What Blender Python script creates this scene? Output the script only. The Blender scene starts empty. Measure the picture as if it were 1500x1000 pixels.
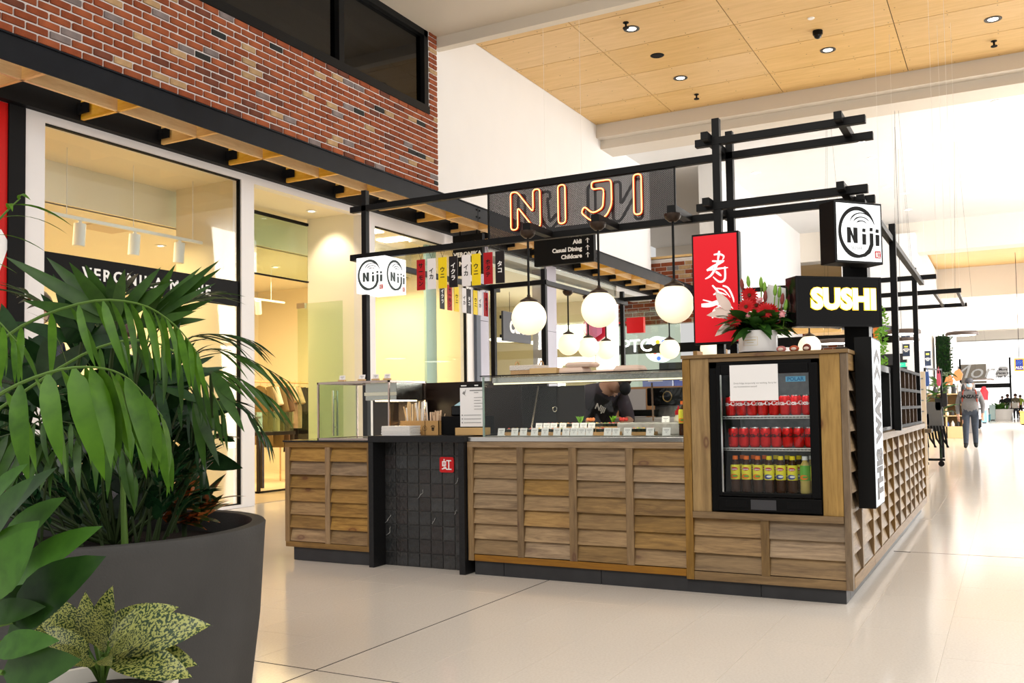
import bpy, bmesh, math, random
from mathutils import Vector, Matrix
scene = bpy.context.scene
C = scene.collection
R = math.radians
rnd = random.Random(11)
# ------------------------------------------------------------------ camera
CAMH = 1.1
YAW, PITCH, ROLL = R(-27.83292), R(2.38794), R(-0.85978)
FPX, PPX, PPY = 1344.718, 766.023, 544.646
_f = Vector((math.sin(YAW)*math.cos(PITCH), math.cos(YAW)*math.cos(PITCH), math.sin(PITCH)))
_r = Vector((math.cos(YAW), -math.sin(YAW), 0)); _u = _r.cross(_f)
_r2 = math.cos(ROLL)*_r + math.sin(ROLL)*_u; _u2 = -math.sin(ROLL)*_r + math.cos(ROLL)*_u
cam = bpy.data.cameras.new('camera'); camo = bpy.data.objects.new('camera', cam); C.objects.link(camo)
camo.matrix_world = Matrix(((_r2.x, _u2.x, -_f.x, 0), (_r2.y, _u2.y, -_f.y, 0), (_r2.z, _u2.z, -_f.z, CAMH), (0, 0, 0, 1)))
cam.sensor_width = 36; cam.lens = FPX/1500*36
cam.shift_x = -(PPX-750)/1500; cam.shift_y = (PPY-500)/1500
cam.clip_start = .05; cam.clip_end = 300
scene.camera = camo
# ------------------------------------------------------------------ light
w = bpy.data.worlds.new('world'); scene.world = w; w.use_nodes = True
bg = w.node_tree.nodes['Background']; bg.inputs[0].default_value = (1.0, .985, .96, 1); bg.inputs[1].default_value = .5
vs = scene.view_settings; vs.view_transform = 'Standard'; vs.look = 'None'; vs.exposure = 0.4; vs.gamma = 1; vs.use_curve_mapping = False
def area(name, loc, rot, sx, sy, power, col):
    l = bpy.data.lights.new(name, 'AREA'); l.shape = 'RECTANGLE'; l.size = sx; l.size_y = sy; l.energy = power; l.color = col
    o = bpy.data.objects.new(name, l); o.location = loc; o.rotation_euler = rot; C.objects.link(o); return o
def spot(name, loc, power, col, ang=90, aim=(0, 0, -1), rad=.06):
    l = bpy.data.lights.new(name, 'SPOT'); l.energy = power; l.color = col; l.spot_size = R(ang); l.spot_blend = .6; l.shadow_soft_size = rad
    o = bpy.data.objects.new(name, l); o.location = loc; o.rotation_euler = Vector(aim).to_track_quat('-Z', 'Y').to_euler(); C.objects.link(o); return o
WARM = (1, .76, .40)
area('shop_light', (-10.0, 6.6, 3.25), (0, 0, 0), 2.2, 2.4, 95, WARM)
area('shop_light', (-11.0, 10.2, 3.25), (0, 0, 0), 2.2, 2.6, 105, WARM)
area('shop_light', (-9.6, 12.2, 3.25), (0, 0, 0), 1.6, 2.0, 60, WARM)
area('shop_light', (-9.9, 15.8, 3.4), (0, 0, 0), 2.4, 3, 26, (1, .80, .48))
def aimed(name, loc, to, sx, sy, power, col): return area(name, loc, (Vector(to)-Vector(loc)).to_track_quat('-Z', 'Y').to_euler(), sx, sy, power, col)
aimed('offframe_fill', (5.5, 8, 6.5), (-5, 11, 3.5), 6, 12, 600, (1, .97, .93))  # these four are unseen area lights, added out of frame as general fill
aimed('offframe_fill', (-1.5, -4, 7.0), (-2.5, 6, 1.0), 9, 4, 400, (1, .96, .90))
aimed('offframe_fill', (7, 25, 4.5), (-4, 26, 5.5), 6, 16, 3400, (1, .97, .93))
aimed('offframe_fill', (7, 50, 5), (-2, 50, 4.5), 8, 30, 14000, (1, .98, .95))
# ------------------------------------------------------------------ helpers
def px(x, y):
    d = _f + _r2*((x-PPX)/FPX) - _u2*((y-PPY)/FPX); return d
def onY(x, y, Y): d = px(x, y); return Vector((0, 0, CAMH)) + d*(Y/d.y)
def onX(x, y, X): d = px(x, y); return Vector((0, 0, CAMH)) + d*(X/d.x)
def onZ(x, y, Z): d = px(x, y); return Vector((0, 0, CAMH)) + d*((Z-CAMH)/d.z)
def atD(x, y, D): return Vector((0, 0, CAMH)) + px(x, y)*D     # D metres in front of the camera

def tag(o, label=None, cat=None, group=None, kind=None):
    if label: o['label'] = label
    if cat: o['category'] = cat
    if group: o['group'] = group
    if kind: o['kind'] = kind
    return o
def thing(name, label, cat, loc=(0, 0, 0), rz=0, group=None, kind=None):
    o = bpy.data.objects.new(name, None); C.objects.link(o); o.location = loc; o.rotation_euler = (0, 0, rz); o.empty_display_size = .1
    return tag(o, label, cat, group, kind)
def root(o):
    while o.parent: o = o.parent
    return o
def inst(name, me, parent=None, loc=(0, 0, 0), rot=(0, 0, 0), sc=(1, 1, 1)):
    o = bpy.data.objects.new(name, me); C.objects.link(o); o.parent = parent; o.location = loc; o.rotation_euler = rot; o.scale = sc; return o
def copy_tree(o, parent=None):
    c = o.copy(); C.objects.link(c); c.parent = parent
    for ch in [x for x in o.children]: copy_tree(ch, c)
    return c
_tc = {}
def text_geo(s, size, bold=0, ext=0, align='CENTER', space=1.0):
    k = (s, size, bold, ext, align, space)
    if k not in _tc:
        cu = bpy.data.curves.new('t', 'FONT'); cu.body = s; cu.size = size; cu.offset = bold; cu.extrude = ext; cu.align_x = align; cu.resolution_u = 3; cu.space_character = space
        o = bpy.data.objects.new('t', cu); C.objects.link(o); bpy.context.view_layer.update()
        m = o.to_mesh(); _tc[k] = ([v.co.copy() for v in m.vertices], [tuple(p.vertices) for p in m.polygons])
        o.to_mesh_clear(); bpy.data.objects.remove(o); bpy.data.curves.remove(cu)
    return _tc[k]
class MB:
    def __init__(s): s.v = []; s.f = []; s.m = []; s.cur = 0
    def add(s, vs, fs):
        n = len(s.v); s.v += [Vector(v) for v in vs]; s.f += [tuple(i+n for i in f) for f in fs]; s.m += [s.cur]*len(fs); return s
    def box(s, x0, y0, z0, x1, y1, z1):
        vs = [(x0, y0, z0), (x1, y0, z0), (x1, y1, z0), (x0, y1, z0), (x0, y0, z1), (x1, y0, z1), (x1, y1, z1), (x0, y1, z1)]
        return s.add(vs, [(3, 2, 1, 0), (4, 5, 6, 7), (0, 1, 5, 4), (1, 2, 6, 5), (2, 3, 7, 6), (3, 0, 4, 7)])
    def obox(s, c, sz, rot):        # rot: Matrix 3x3 or z angle
        if not isinstance(rot, Matrix): rot = Matrix.Rotation(rot, 3, 'Z')
        c = Vector(c); hx, hy, hz = [k/2 for k in sz]
        vs = [c + rot @ Vector(p) for p in ((-hx, -hy, -hz), (hx, -hy, -hz), (hx, hy, -hz), (-hx, hy, -hz), (-hx, -hy, hz), (hx, -hy, hz), (hx, hy, hz), (-hx, hy, hz))]
        return s.add(vs, [(3, 2, 1, 0), (4, 5, 6, 7), (0, 1, 5, 4), (1, 2, 6, 5), (2, 3, 7, 6), (3, 0, 4, 7)])
    def bar(s, a, b, w, h=None):    # square bar between two points
        a = Vector(a); b = Vector(b); d = b-a; L = d.length; h = h or w
        q = d.to_track_quat('X', 'Z').to_matrix(); return s.obox((a+b)/2, (L, w, h), q)
    def cyl(s, a, b, r0, r1=None, n=12, caps=True):
        a = Vector(a); b = Vector(b); r1 = r0 if r1 is None else r1
        q = (b-a).to_track_quat('Z', 'Y').to_matrix(); vs = []
        for c, r in ((a, r0), (b, r1)):
            for k in range(n): t = 2*math.pi*k/n; vs.append(c + q @ Vector((r*math.cos(t), r*math.sin(t), 0)))
        fs = [(k, (k+1) % n, n+(k+1) % n, n+k) for k in range(n)]
        if caps: fs += [tuple(range(n-1, -1, -1)), tuple(range(n, 2*n))]
        return s.add(vs, fs)
    def tube(s, pts, r, n=6, closed=False):
        pts = [Vector(p) for p in pts]; N = len(pts); rs = r if isinstance(r, (list, tuple)) else [r]*N; vs = []
        up = Vector((0.013, .021, 1))
        for i, p in enumerate(pts):
            d = (pts[(i+1) % N]-pts[i-1]) if closed else (pts[min(i+1, N-1)]-pts[max(i-1, 0)])
            if d.length < 1e-9: d = Vector((0, 0, 1))
            d.normalize(); a = d.cross(up)
            if a.length < 1e-3: a = d.cross(Vector((0, 1, .01)))
            a.normalize(); b = d.cross(a)
            for k in range(n): t = 2*math.pi*k/n; vs.append(p + (a*math.cos(t)+b*math.sin(t))*rs[i])
        fs = []
        for i in range(N if closed else N-1):
            j = (i+1) % N
            for k in range(n): fs.append((i*n+k, i*n+(k+1) % n, j*n+(k+1) % n, j*n+k))
        if not closed: fs += [tuple(range(n-1, -1, -1)), tuple(range((N-1)*n, N*n))]
        return s.add(vs, fs)
    def lathe(s, prof, c=(0, 0, 0), n=24, rot=None):
        c = Vector(c); vs = []; fs = []
        for r, z in prof:
            for k in range(n):
                t = 2*math.pi*k/n; p = Vector((max(r, 1e-4)*math.cos(t), max(r, 1e-4)*math.sin(t), z)); vs.append(c + (rot @ p if rot else p))
        for i in range(len(prof)-1):
            for k in range(n): fs.append((i*n+k, i*n+(k+1) % n, (i+1)*n+(k+1) % n, (i+1)*n+k))
        return s.add(vs, fs)
    def prism(s, pts, o, u, v, depth):  # outline pts (2d) in plane o,u,v ; thickness along u x v
        o = Vector(o); u = Vector(u).normalized(); v = Vector(v).normalized(); n = u.cross(v)*depth; N = len(pts)
        vs = [o+u*a+v*b for a, b in pts] + [o+u*a+v*b+n for a, b in pts]
        fs = [tuple(range(N-1, -1, -1)), tuple(range(N, 2*N))] + [(i, (i+1) % N, N+(i+1) % N, N+i) for i in range(N)]
        return s.add(vs, fs)
    def text(s, st, o, u, v, size, bold=0, ext=.001, align='CENTER', fn=None, space=1.0):
        V, F = text_geo(st, size, bold, ext, align, space); o = Vector(o); u = Vector(u).normalized(); v = Vector(v).normalized(); n = u.cross(v)
        return s.add([fn(p) if fn else o+u*p.x+v*p.y+n*p.z for p in V], F)
    def sphere(s, c, r, n=16, m=10, sc=(1, 1, 1)):
        prof = [(r*math.sin(math.pi*i/m), -r*math.cos(math.pi*i/m)) for i in range(m+1)]
        k = len(s.v); s.lathe(prof, (0, 0, 0), n); c = Vector(c)
        for i in range(k, len(s.v)): p = s.v[i]; s.v[i] = c+Vector((p.x*sc[0], p.y*sc[1], p.z*sc[2]))
        return s
    def mesh(s, name, mats, off=Vector((0, 0, 0)), smooth=False, fix=False):
        me = bpy.data.meshes.new(name); me.from_pydata([v-off for v in s.v], [], s.f); mats = mats if isinstance(mats, (list, tuple)) else [mats]
        for k in mats: me.materials.append(k)
        if len(mats) > 1: me.polygons.foreach_set('material_index', s.m)
        if smooth: me.polygons.foreach_set('use_smooth', [True]*len(s.f))
        if fix:
            b = bmesh.new(); b.from_mesh(me); bmesh.ops.recalc_face_normals(b, faces=b.faces); b.to_mesh(me); b.free()
        me.update(); return me
    def build(s, name, mats, parent=None, local=False, smooth=False, bevel=0, fix=False, org=None):
        off = Vector((0, 0, 0))
        if parent is not None and not local: off = root(parent).location.copy()
        if org is not None: off = Vector(org)
        me = s.mesh(name, mats, off, smooth, fix)
        o = bpy.data.objects.new(name, me); C.objects.link(o); o.parent = parent
        if org is not None: o.location = off if parent is None else off-root(parent).location
        if bevel:
            md = o.modifiers.new('b', 'BEVEL'); md.width = bevel; md.segments = 2; md.limit_method = 'ANGLE'; md.angle_limit = R(40)
        if smooth and not bevel:
            try: me.set_sharp_from_angle(angle=R(45))
            except Exception: pass
        return o
def single(mb, name, mats, label, cat, group=None, **k):        # a thing that is one mesh, origin at its base
    xs = [v.x for v in mb.v]; ys = [v.y for v in mb.v]; zs = [v.z for v in mb.v]
    o = mb.build(name, mats, None, org=((min(xs)+max(xs))/2, (min(ys)+max(ys))/2, min(zs)), **k); return tag(o, label, cat, group)
def struct(mb, name, mats, label=None, **k):
    o = mb.build(name, mats, None, **k); o['kind'] = 'structure'
    if label: o['label'] = label
    return o
# ------------------------------------------------------------------ materials
def nt(name):
    m = bpy.data.materials.new(name); m.use_nodes = True; n = m.node_tree; return m, n, n.nodes['Principled BSDF'], n.nodes, n.links
def M(name, col, rough=.5, metal=0, noise=0, nscale=8, bump=0, bscale=40, emit=0, ecol=None, coat=0, spec=None, rand=0, rvar=0):
    m, n, b, N, L = nt(name)
    b.inputs['Base Color'].default_value = (*col, 1); b.inputs['Roughness'].default_value = rough; b.inputs['Metallic'].default_value = metal
    b.inputs['Specular IOR Level'].default_value = .22 if spec is None else spec
    if coat: b.inputs['Coat Weight'].default_value = coat; b.inputs['Coat Roughness'].default_value = .1
    if emit: b.inputs['Emission Color'].default_value = (*(ecol or col), 1); b.inputs['Emission Strength'].default_value = emit
    if noise or bump or rand or rvar:
        tc = N.new('ShaderNodeTexCoord')
    if noise or rand:
        mx = N.new('ShaderNodeHueSaturation'); mx.inputs['Color'].default_value = (*col, 1); val = None
        if noise:
            t = N.new('ShaderNodeTexNoise'); t.inputs['Scale'].default_value = nscale; t.inputs['Detail'].default_value = 6; L.new(tc.outputs['Object'], t.inputs['Vector'])
            mr = N.new('ShaderNodeMapRange'); mr.inputs[1].default_value = .25; mr.inputs[2].default_value = .75; mr.inputs[3].default_value = 1-noise; mr.inputs[4].default_value = 1+noise; L.new(t.outputs[0], mr.inputs[0]); val = mr.outputs[0]
        if rand:
            oi = N.new('ShaderNodeObjectInfo'); mr = N.new('ShaderNodeMapRange'); mr.inputs[3].default_value = 1-rand; mr.inputs[4].default_value = 1+rand; L.new(oi.outputs['Random'], mr.inputs[0])
            if val is not None:
                mu = N.new('ShaderNodeMath'); mu.operation = 'MULTIPLY'; L.new(val, mu.inputs[0]); L.new(mr.outputs[0], mu.inputs[1]); val = mu.outputs[0]
            else: val = mr.outputs[0]
        L.new(val, mx.inputs['Value']); L.new(mx.outputs[0], b.inputs['Base Color'])
    if bump:
        t = N.new('ShaderNodeTexNoise'); t.inputs['Scale'].default_value = bscale; t.inputs['Detail'].default_value = 4; L.new(tc.outputs['Object'], t.inputs['Vector'])
        bp = N.new('ShaderNodeBump'); bp.inputs['Strength'].default_value = bump; bp.inputs['Distance'].default_value = .01; L.new(t.outputs[0], bp.inputs['Height']); L.new(bp.outputs[0], b.inputs['Normal'])
    if rvar:
        t = N.new('ShaderNodeTexNoise'); t.inputs['Scale'].default_value = 3; L.new(tc.outputs['Object'], t.inputs['Vector'])
        mr = N.new('ShaderNodeMapRange'); mr.inputs[3].default_value = rough-rvar; mr.inputs[4].default_value = rough+rvar; L.new(t.outputs[0], mr.inputs[0]); L.new(mr.outputs[0], b.inputs['Roughness'])
    return m
def wood(name, c0, c1, axis='X', rough=.55, knots=True, rand=.24, gscale=1.0, knot=(.12, .05, .02), sat=(.78, 1.22)):
    m, n, b, N, L = nt(name)
    tc = N.new('ShaderNodeTexCoord'); oi = N.new('ShaderNodeObjectInfo')
    sc = N.new('ShaderNodeVectorMath'); sc.operation = 'SCALE'; cb = N.new('ShaderNodeCombineXYZ')
    for k in range(3): L.new(oi.outputs['Random'], cb.inputs[k])
    L.new(cb.outputs[0], sc.inputs[0]); sc.inputs['Scale'].default_value = 37.0
    ad = N.new('ShaderNodeVectorMath'); L.new(tc.outputs['Object'], ad.inputs[0]); L.new(sc.outputs[0], ad.inputs[1])
    mp = N.new('ShaderNodeMapping'); s = {'X': (1.6, 16, 16), 'Y': (16, 1.6, 16), 'Z': (16, 16, 1.6)}[axis]; mp.inputs['Scale'].default_value = [k*gscale for k in s]; L.new(ad.outputs[0], mp.inputs[0])
    no = N.new('ShaderNodeTexNoise'); no.inputs['Scale'].default_value = 1.6; no.inputs['Detail'].default_value = 8; no.inputs['Roughness'].default_value = .62; no.inputs['Distortion'].default_value = 1.1; L.new(mp.outputs[0], no.inputs['Vector'])
    fn = N.new('ShaderNodeTexNoise'); fn.inputs['Scale'].default_value = 9; fn.inputs['Detail'].default_value = 4; L.new(mp.outputs[0], fn.inputs['Vector'])
    mx = N.new('ShaderNodeMath'); mx.operation = 'MULTIPLY_ADD'; L.new(fn.outputs[0], mx.inputs[0]); mx.inputs[1].default_value = .35; L.new(no.outputs[0], mx.inputs[2])
    cr = N.new('ShaderNodeValToRGB'); cr.color_ramp.elements[0].position = .46; cr.color_ramp.elements[0].color = (*c0, 1); cr.color_ramp.elements[1].position = .84; cr.color_ramp.elements[1].color = (*c1, 1); L.new(mx.outputs[0], cr.inputs[0])
    col = cr.outputs[0]
    if knots:
        m2 = N.new('ShaderNodeMapping'); m2.inputs['Scale'].default_value = {'X': (3.2, 7, 7), 'Y': (7, 3.2, 7), 'Z': (7, 7, 3.2)}[axis]; L.new(ad.outputs[0], m2.inputs[0])
        vo = N.new('ShaderNodeTexVoronoi'); vo.inputs['Scale'].default_value = 1; L.new(m2.outputs[0], vo.inputs['Vector'])
        kr = N.new('ShaderNodeValToRGB'); e = kr.color_ramp.elements; e[0].position = .05; e[0].color = (.45, .45, .45, 1); e[1].position = .27; e[1].color = (0, 0, 0, 1); r1 = e.new(.095); r1.color = (.95, .95, .95, 1); r2 = e.new(.14); r2.color = (.3, .3, .3, 1); L.new(vo.outputs['Distance'], kr.inputs[0])
        mk = N.new('ShaderNodeMix'); mk.data_type = 'RGBA'; L.new(kr.outputs[0], mk.inputs['Factor']); L.new(col, mk.inputs['A']); mk.inputs['B'].default_value = (*knot, 1); col = mk.outputs['Result']
    hs = N.new('ShaderNodeHueSaturation'); mr = N.new('ShaderNodeMapRange'); mr.inputs[3].default_value = 1-rand; mr.inputs[4].default_value = 1+rand; L.new(oi.outputs['Random'], mr.inputs[0]); L.new(mr.outputs[0], hs.inputs['Value'])
    ml = N.new('ShaderNodeMath'); ml.operation = 'MULTIPLY'; ml.inputs[1].default_value = 7.31; L.new(oi.outputs['Random'], ml.inputs[0]); fr = N.new('ShaderNodeMath'); fr.operation = 'FRACT'; L.new(ml.outputs[0], fr.inputs[0])
    m3 = N.new('ShaderNodeMapRange'); m3.inputs[3].default_value = sat[0]; m3.inputs[4].default_value = sat[1]; L.new(fr.outputs[0], m3.inputs[0]); L.new(m3.outputs[0], hs.inputs['Saturation'])
    L.new(col, hs.inputs['Color']); L.new(hs.outputs[0], b.inputs['Base Color']); b.inputs['Roughness'].default_value = rough
    bp = N.new('ShaderNodeBump'); bp.inputs['Strength'].default_value = .25; bp.inputs['Distance'].default_value = .004; L.new(mx.outputs[0], bp.inputs['Height']); L.new(bp.outputs[0], b.inputs['Normal'])
    return m
def glass(name, tint=(.96, .98, .97), refl=.06, rough=.02):
    m, n, b, N, L = nt(name); N.remove(b); out = N['Material Output']
    tr = N.new('ShaderNodeBsdfTransparent'); tr.inputs[0].default_value = (*tint, 1); gl = N.new('ShaderNodeBsdfGlossy'); gl.inputs['Roughness'].default_value = rough
    lw = N.new('ShaderNodeLayerWeight'); pw = N.new('ShaderNodeMath'); pw.operation = 'POWER'; pw.inputs[1].default_value = 5; L.new(lw.outputs['Facing'], pw.inputs[0])
    mu = N.new('ShaderNodeMath'); mu.operation = 'MULTIPLY_ADD'; mu.inputs[1].default_value = .8; mu.inputs[2].default_value = refl*.6; mu.use_clamp = True; L.new(pw.outputs[0], mu.inputs[0])
    mx = N.new('ShaderNodeMixShader'); L.new(mu.outputs[0], mx.inputs[0]); L.new(tr.outputs[0], mx.inputs[1]); L.new(gl.outputs[0], mx.inputs[2]); L.new(mx.outputs[0], out.inputs[0]); return m
def leafm(name, c0, c1, rough=.35, scale=6, trans=.25):
    m, n, b, N, L = nt(name); out = N['Material Output']; tc = N.new('ShaderNodeTexCoord'); oi = N.new('ShaderNodeObjectInfo')
    no = N.new('ShaderNodeTexNoise'); no.inputs['Scale'].default_value = scale; no.inputs['Detail'].default_value = 3; L.new(tc.outputs['Object'], no.inputs['Vector'])
    ad = N.new('ShaderNodeMath'); ad.operation = 'MULTIPLY_ADD'; ad.inputs[1].default_value = .5; L.new(oi.outputs['Random'], ad.inputs[0]); L.new(no.outputs[0], ad.inputs[2])
    cr = N.new('ShaderNodeValToRGB'); cr.color_ramp.elements[0].position = .35; cr.color_ramp.elements[0].color = (*c0, 1); cr.color_ramp.elements[1].position = 1.05 if False else 1; cr.color_ramp.elements[1].color = (*c1, 1); L.new(ad.outputs[0], cr.inputs[0])
    L.new(cr.outputs[0], b.inputs['Base Color']); b.inputs['Roughness'].default_value = rough; b.inputs['Specular IOR Level'].default_value = .3
    t = N.new('ShaderNodeBsdfTranslucent'); L.new(cr.outputs[0], t.inputs[0]); mx = N.new('ShaderNodeMixShader'); mx.inputs[0].default_value = trans
    L.new(b.outputs[0], mx.inputs[1]); L.new(t.outputs[0], mx.inputs[2]); L.new(mx.outputs[0], out.inputs[0]); return m
def speck(name, base, spots, scale=60, lo=.5, hi=.56, rough=.4, stretch=(1, 1, 1)):
    m, n, b, N, L = nt(name); tc = N.new('ShaderNodeTexCoord'); mp = N.new('ShaderNodeMapping'); mp.inputs['Scale'].default_value = stretch; L.new(tc.outputs['Object'], mp.inputs[0])
    no = N.new('ShaderNodeTexNoise'); no.inputs['Scale'].default_value = scale; no.inputs['Detail'].default_value = 5; L.new(mp.outputs[0], no.inputs['Vector'])
    cr = N.new('ShaderNodeValToRGB'); cr.color_ramp.elements[0].position = lo; cr.color_ramp.elements[0].color = (*base, 1); cr.color_ramp.elements[1].position = hi; cr.color_ramp.elements[1].color = (*spots, 1); L.new(no.outputs[0], cr.inputs[0])
    L.new(cr.outputs[0], b.inputs['Base Color']); b.inputs['Roughness'].default_value = rough; return m
BLACK = M('black_steel', (.005, .005, .005), .45, spec=.14, rvar=.05)
BLACKM = M('black_matt', (.005, .005, .0055), .65, spec=.14)
GLOSSB = M('gloss_black', (.004, .004, .0045), .15, spec=.3)
SHOPBLK = M('black_paint', (.005, .005, .0055), .6, spec=.14)
STEELBL = M('blue_black_steel', (.008, .0095, .013), .34, noise=.25, nscale=3, rvar=.1, spec=.12)
WHITE = M('white_paint', (.83, .81, .78), .55)
WHITEW = M('white_wall', (.74, .73, .72), .6, noise=.015, nscale=2)
SOFFIT = M('soffit_paint', (.68, .62, .53), .6)
FRAMEW = M('shop_frame_white', (.80, .78, .78), .4)
CREAM = M('cream_wall', (.80, .72, .52), .6)
STEEL = M('stainless', (.62, .60, .57), .25, 1)
CHROME = M('chrome', (.75, .74, .72), .1, 1)
GLASS = glass('clear_glass'); GLASSG = glass('green_glass', (.86, .93, .84), .07); DARKG = glass('dark_glass', (.12, .13, .11), .10); CASEG = glass('case_glass', (.95, .965, .95), .045)
PAPER = M('paper', (.86, .85, .85), .6); INK = M('ink', (.012, .012, .012), .8, spec=.2); INKG = M('ink_grey', (.25, .25, .25), .7)
LETTER = M('white_letter', (.9, .9, .9), .4)
# ================================================================== SETTING
XW = -8.07
# ---- floor
FLOORM = speck('polished_stone', (.83, .77, .695), (.78, .715, .64), 90, .42, .62, .13); 
JOINT = M('dark_joint', (.03, .025, .02), .7)
fb = MB(); fb.box(-30, -4, -.06, 14, 100, -.0025); floor = struct(fb, 'floor', M('floor_base', (.82, .76, .685), .13, noise=.02, nscale=4, spec=.5), 'pale polished stone floor of the mall walkway')
TW, TL = .393, .868
tm = MB(); tm.box(0, 0, -.012, TW-.0022, TL-.0022, 0); tmesh = tm.mesh('tile', FLOORM); nt_ = 0
for i in range(-10, 4):
    for j in range(0, 17):
        x = -.29+i*TW; y = 3.11+(j-1)*TL+(.0 if i % 2 else .434)
        if y > 15.5: continue
        if x < -3.9 and y > 5.3 and x > -4.9 or (-4.8 < x < -.95 and 5.45 < y < 9.5): continue
        d = Vector((x, y, 0)).dot(_f)
        inst('tile', tmesh, floor, (x, y, 0)); nt_ += 1
jm = MB(); jm.box(-2.668, 1.5, -.004, -2.662, 5.4, .0008); jm.box(-4.2, 3.098, -.004, -1.2, 3.103, .0008); jm.build('expansion_joint', JOINT, floor)
jm = MB(); jm.box(-.8, 7.448, -.004, 3, 7.454, .0008); jm.build('expansion_joint', JOINT, floor)
# ---- brick wall
BR = [M('brick_red', (.235, .058, .022), .85, noise=.18, nscale=14, bump=.3, bscale=60, rand=.13), M('brick_rust', (.285, .078, .03), .85, noise=.2, nscale=10, bump=.3, bscale=60, rand=.12), M('brick_brown', (.14, .045, .026), .85, noise=.25, nscale=10, bump=.3, bscale=60, rand=.15),
      M('brick_tan', (.40, .26, .135), .85, noise=.22, nscale=16, bump=.3, bscale=60, rand=.12), M('brick_black', (.02, .021, .02), .75, noise=.2, bump=.3, bscale=60), M('brick_grey', (.19, .155, .15), .85, noise=.2, nscale=12, bump=.3, bscale=60, rand=.1)]
MORTAR = M('mortar', (.66, .62, .60), .9, noise=.08, nscale=20, bump=.4, bscale=90)
def brickmesh(mats, tab, l=.219, h=.0668, d=.034):
    o = []
    c = .018 if tab else .007      # tumbled corners
    pts = [(c*.4, 0), (l-c*.4, 0), (l, c), (l, h-c*.3), (l-c, h), (c*.5, h), (0, h-c*.4), (0, c*.4)]
    mb = MB(); mb.prism([(a, b) for a, b in pts], (0, 0, 0), (0, 1, 0), (0, 0, 1), d*.85)
    k = len(pts); n0 = len(mb.v)    # chamfered front
    mb.add([(d, .004+(a-l/2)*.97+l/2-.004, (b-h/2)*.92+h/2) for a, b in pts], [tuple(range(k))]+[((i+1) % k, i, i-k, (i+1) % k-k) for i in range(k)])
    return mb
def pickb():
    r = rnd.random(); return 0 if r < .46 else 1 if r < .76 else 2 if r < .855 else 3 if r < .93 else 4 if r < .955 else 5
bmesh_sh = {}
for k in range(6):
    for t in range(2): bmesh_sh[k, t] = brickmesh(None, t).mesh('brick', BR[k], fix=True)
bw = MB(); bw.box(XW-.25, 2.0, 4.2, XW-.012, 12.36, 7.22)   # carcass, opening for the window cut below
wall = MB()
WZ, WY1 = 5.94, 12.20      # window sill height and right jamb
wall.box(XW-.25, 2.0, 4.0, XW-.012, 12.44, WZ); wall.box(XW-.25, WY1, WZ, XW-.012, 12.44, 7.25); wall_left = struct(wall, 'wall_left', MORTAR, 'red brick upper wall with pale mortar above the shopfront')
rest = MB(); pieces = []
z = 4.16; row = 0
while z < 7.24:
    y = 12.435-.228-(.12 if row % 2 else 0)
    if row % 2: pieces.append((12.435-.108, z, .108, row))
    while y > 4.6:
        top = z+.074 > WZ-.012 and z < 8
        if top and y < WY1-.01:
            if y+.228 > WY1+.04: pieces.append((WY1+.02, z, y+.228-WY1-.02, row))
            y -= .24; continue
        pieces.append((y, z, .228, row)); y -= .24
    z += .086; row += 1
def vis(y, z): # rough: seen in the picture and not behind the canopy channel
    p = Vector((XW, y+.1, z+.04-CAMH)); d = p.dot(_f); X = PPX+FPX*p.dot(_r2)/d; Y = PPY-FPX*p.dot(_u2)/d
    return -10 < X < 1500 and Y > -10 and Y < .371*X+42
pieces.sort(key=lambda p: (not vis(p[0], p[1]), p[0])); nb = 0
for y, z, l, row in pieces:
    k = pickb(); t = int(rnd.random() < .4)
    if vis(y, z) and nb < 300:
        o = inst('brick', bmesh_sh[k, t], wall_left, (XW-.03+rnd.uniform(-.004, .004), y, z), (0, 0, 0), (1, l/.228, 1)); nb += 1
    elif z > 4.0:
        b_ = brickmesh(None, t, l); rest.cur = k; rest.add([v+Vector((XW-.03+rnd.uniform(-.004, .004), y, z)) for v in b_.v], b_.f)
o = rest.build('brickwork', BR, wall_left, fix=True); o['kind'] = 'stuff'
# high window
wn = MB()
for y in (WY1-.06, 10.02, 6.6): wn.box(XW-.16, y-.05, WZ, XW-.01, y+.06, 7.22)
wn.box(XW-.16, 3, WZ-.075, XW+.012, WY1, WZ+.05); wn.box(XW-.16, 3, 7.12, XW-.01, WY1, 7.22)
win_hi = struct(wn, 'window_1', BLACK, 'black framed upper window in the brick wall')
for a, b in ((10.08, WY1-.11), (6.66, 9.97), (3, 6.55)):
    g = MB(); g.box(XW-.10, a, WZ+.05, XW-.09, b, 7.12); g.build('pane', DARKG, win_hi)
# dim room behind the window
rm = MB(); rm.box(-12, 2, 5.6, XW-.3, 12.5, 5.65); rm.box(-12.1, 2, 5.6, -12, 12.5, 7.6); rm.box(-12, 12.45, 5.6, XW-.26, 12.5, 7.6); struct(rm, 'wall_upper_room', M('upper_room', (.16, .15, .13), .8))
for k in range(5):
    q = MB(); x = -8.6-k*.62; q.box(x-.2, 2, 7.05, x, 12.4, 7.3); struct(q, 'trim_%d' % (k+1), M('upper_joist', (.30, .29, .25), .7))
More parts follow.
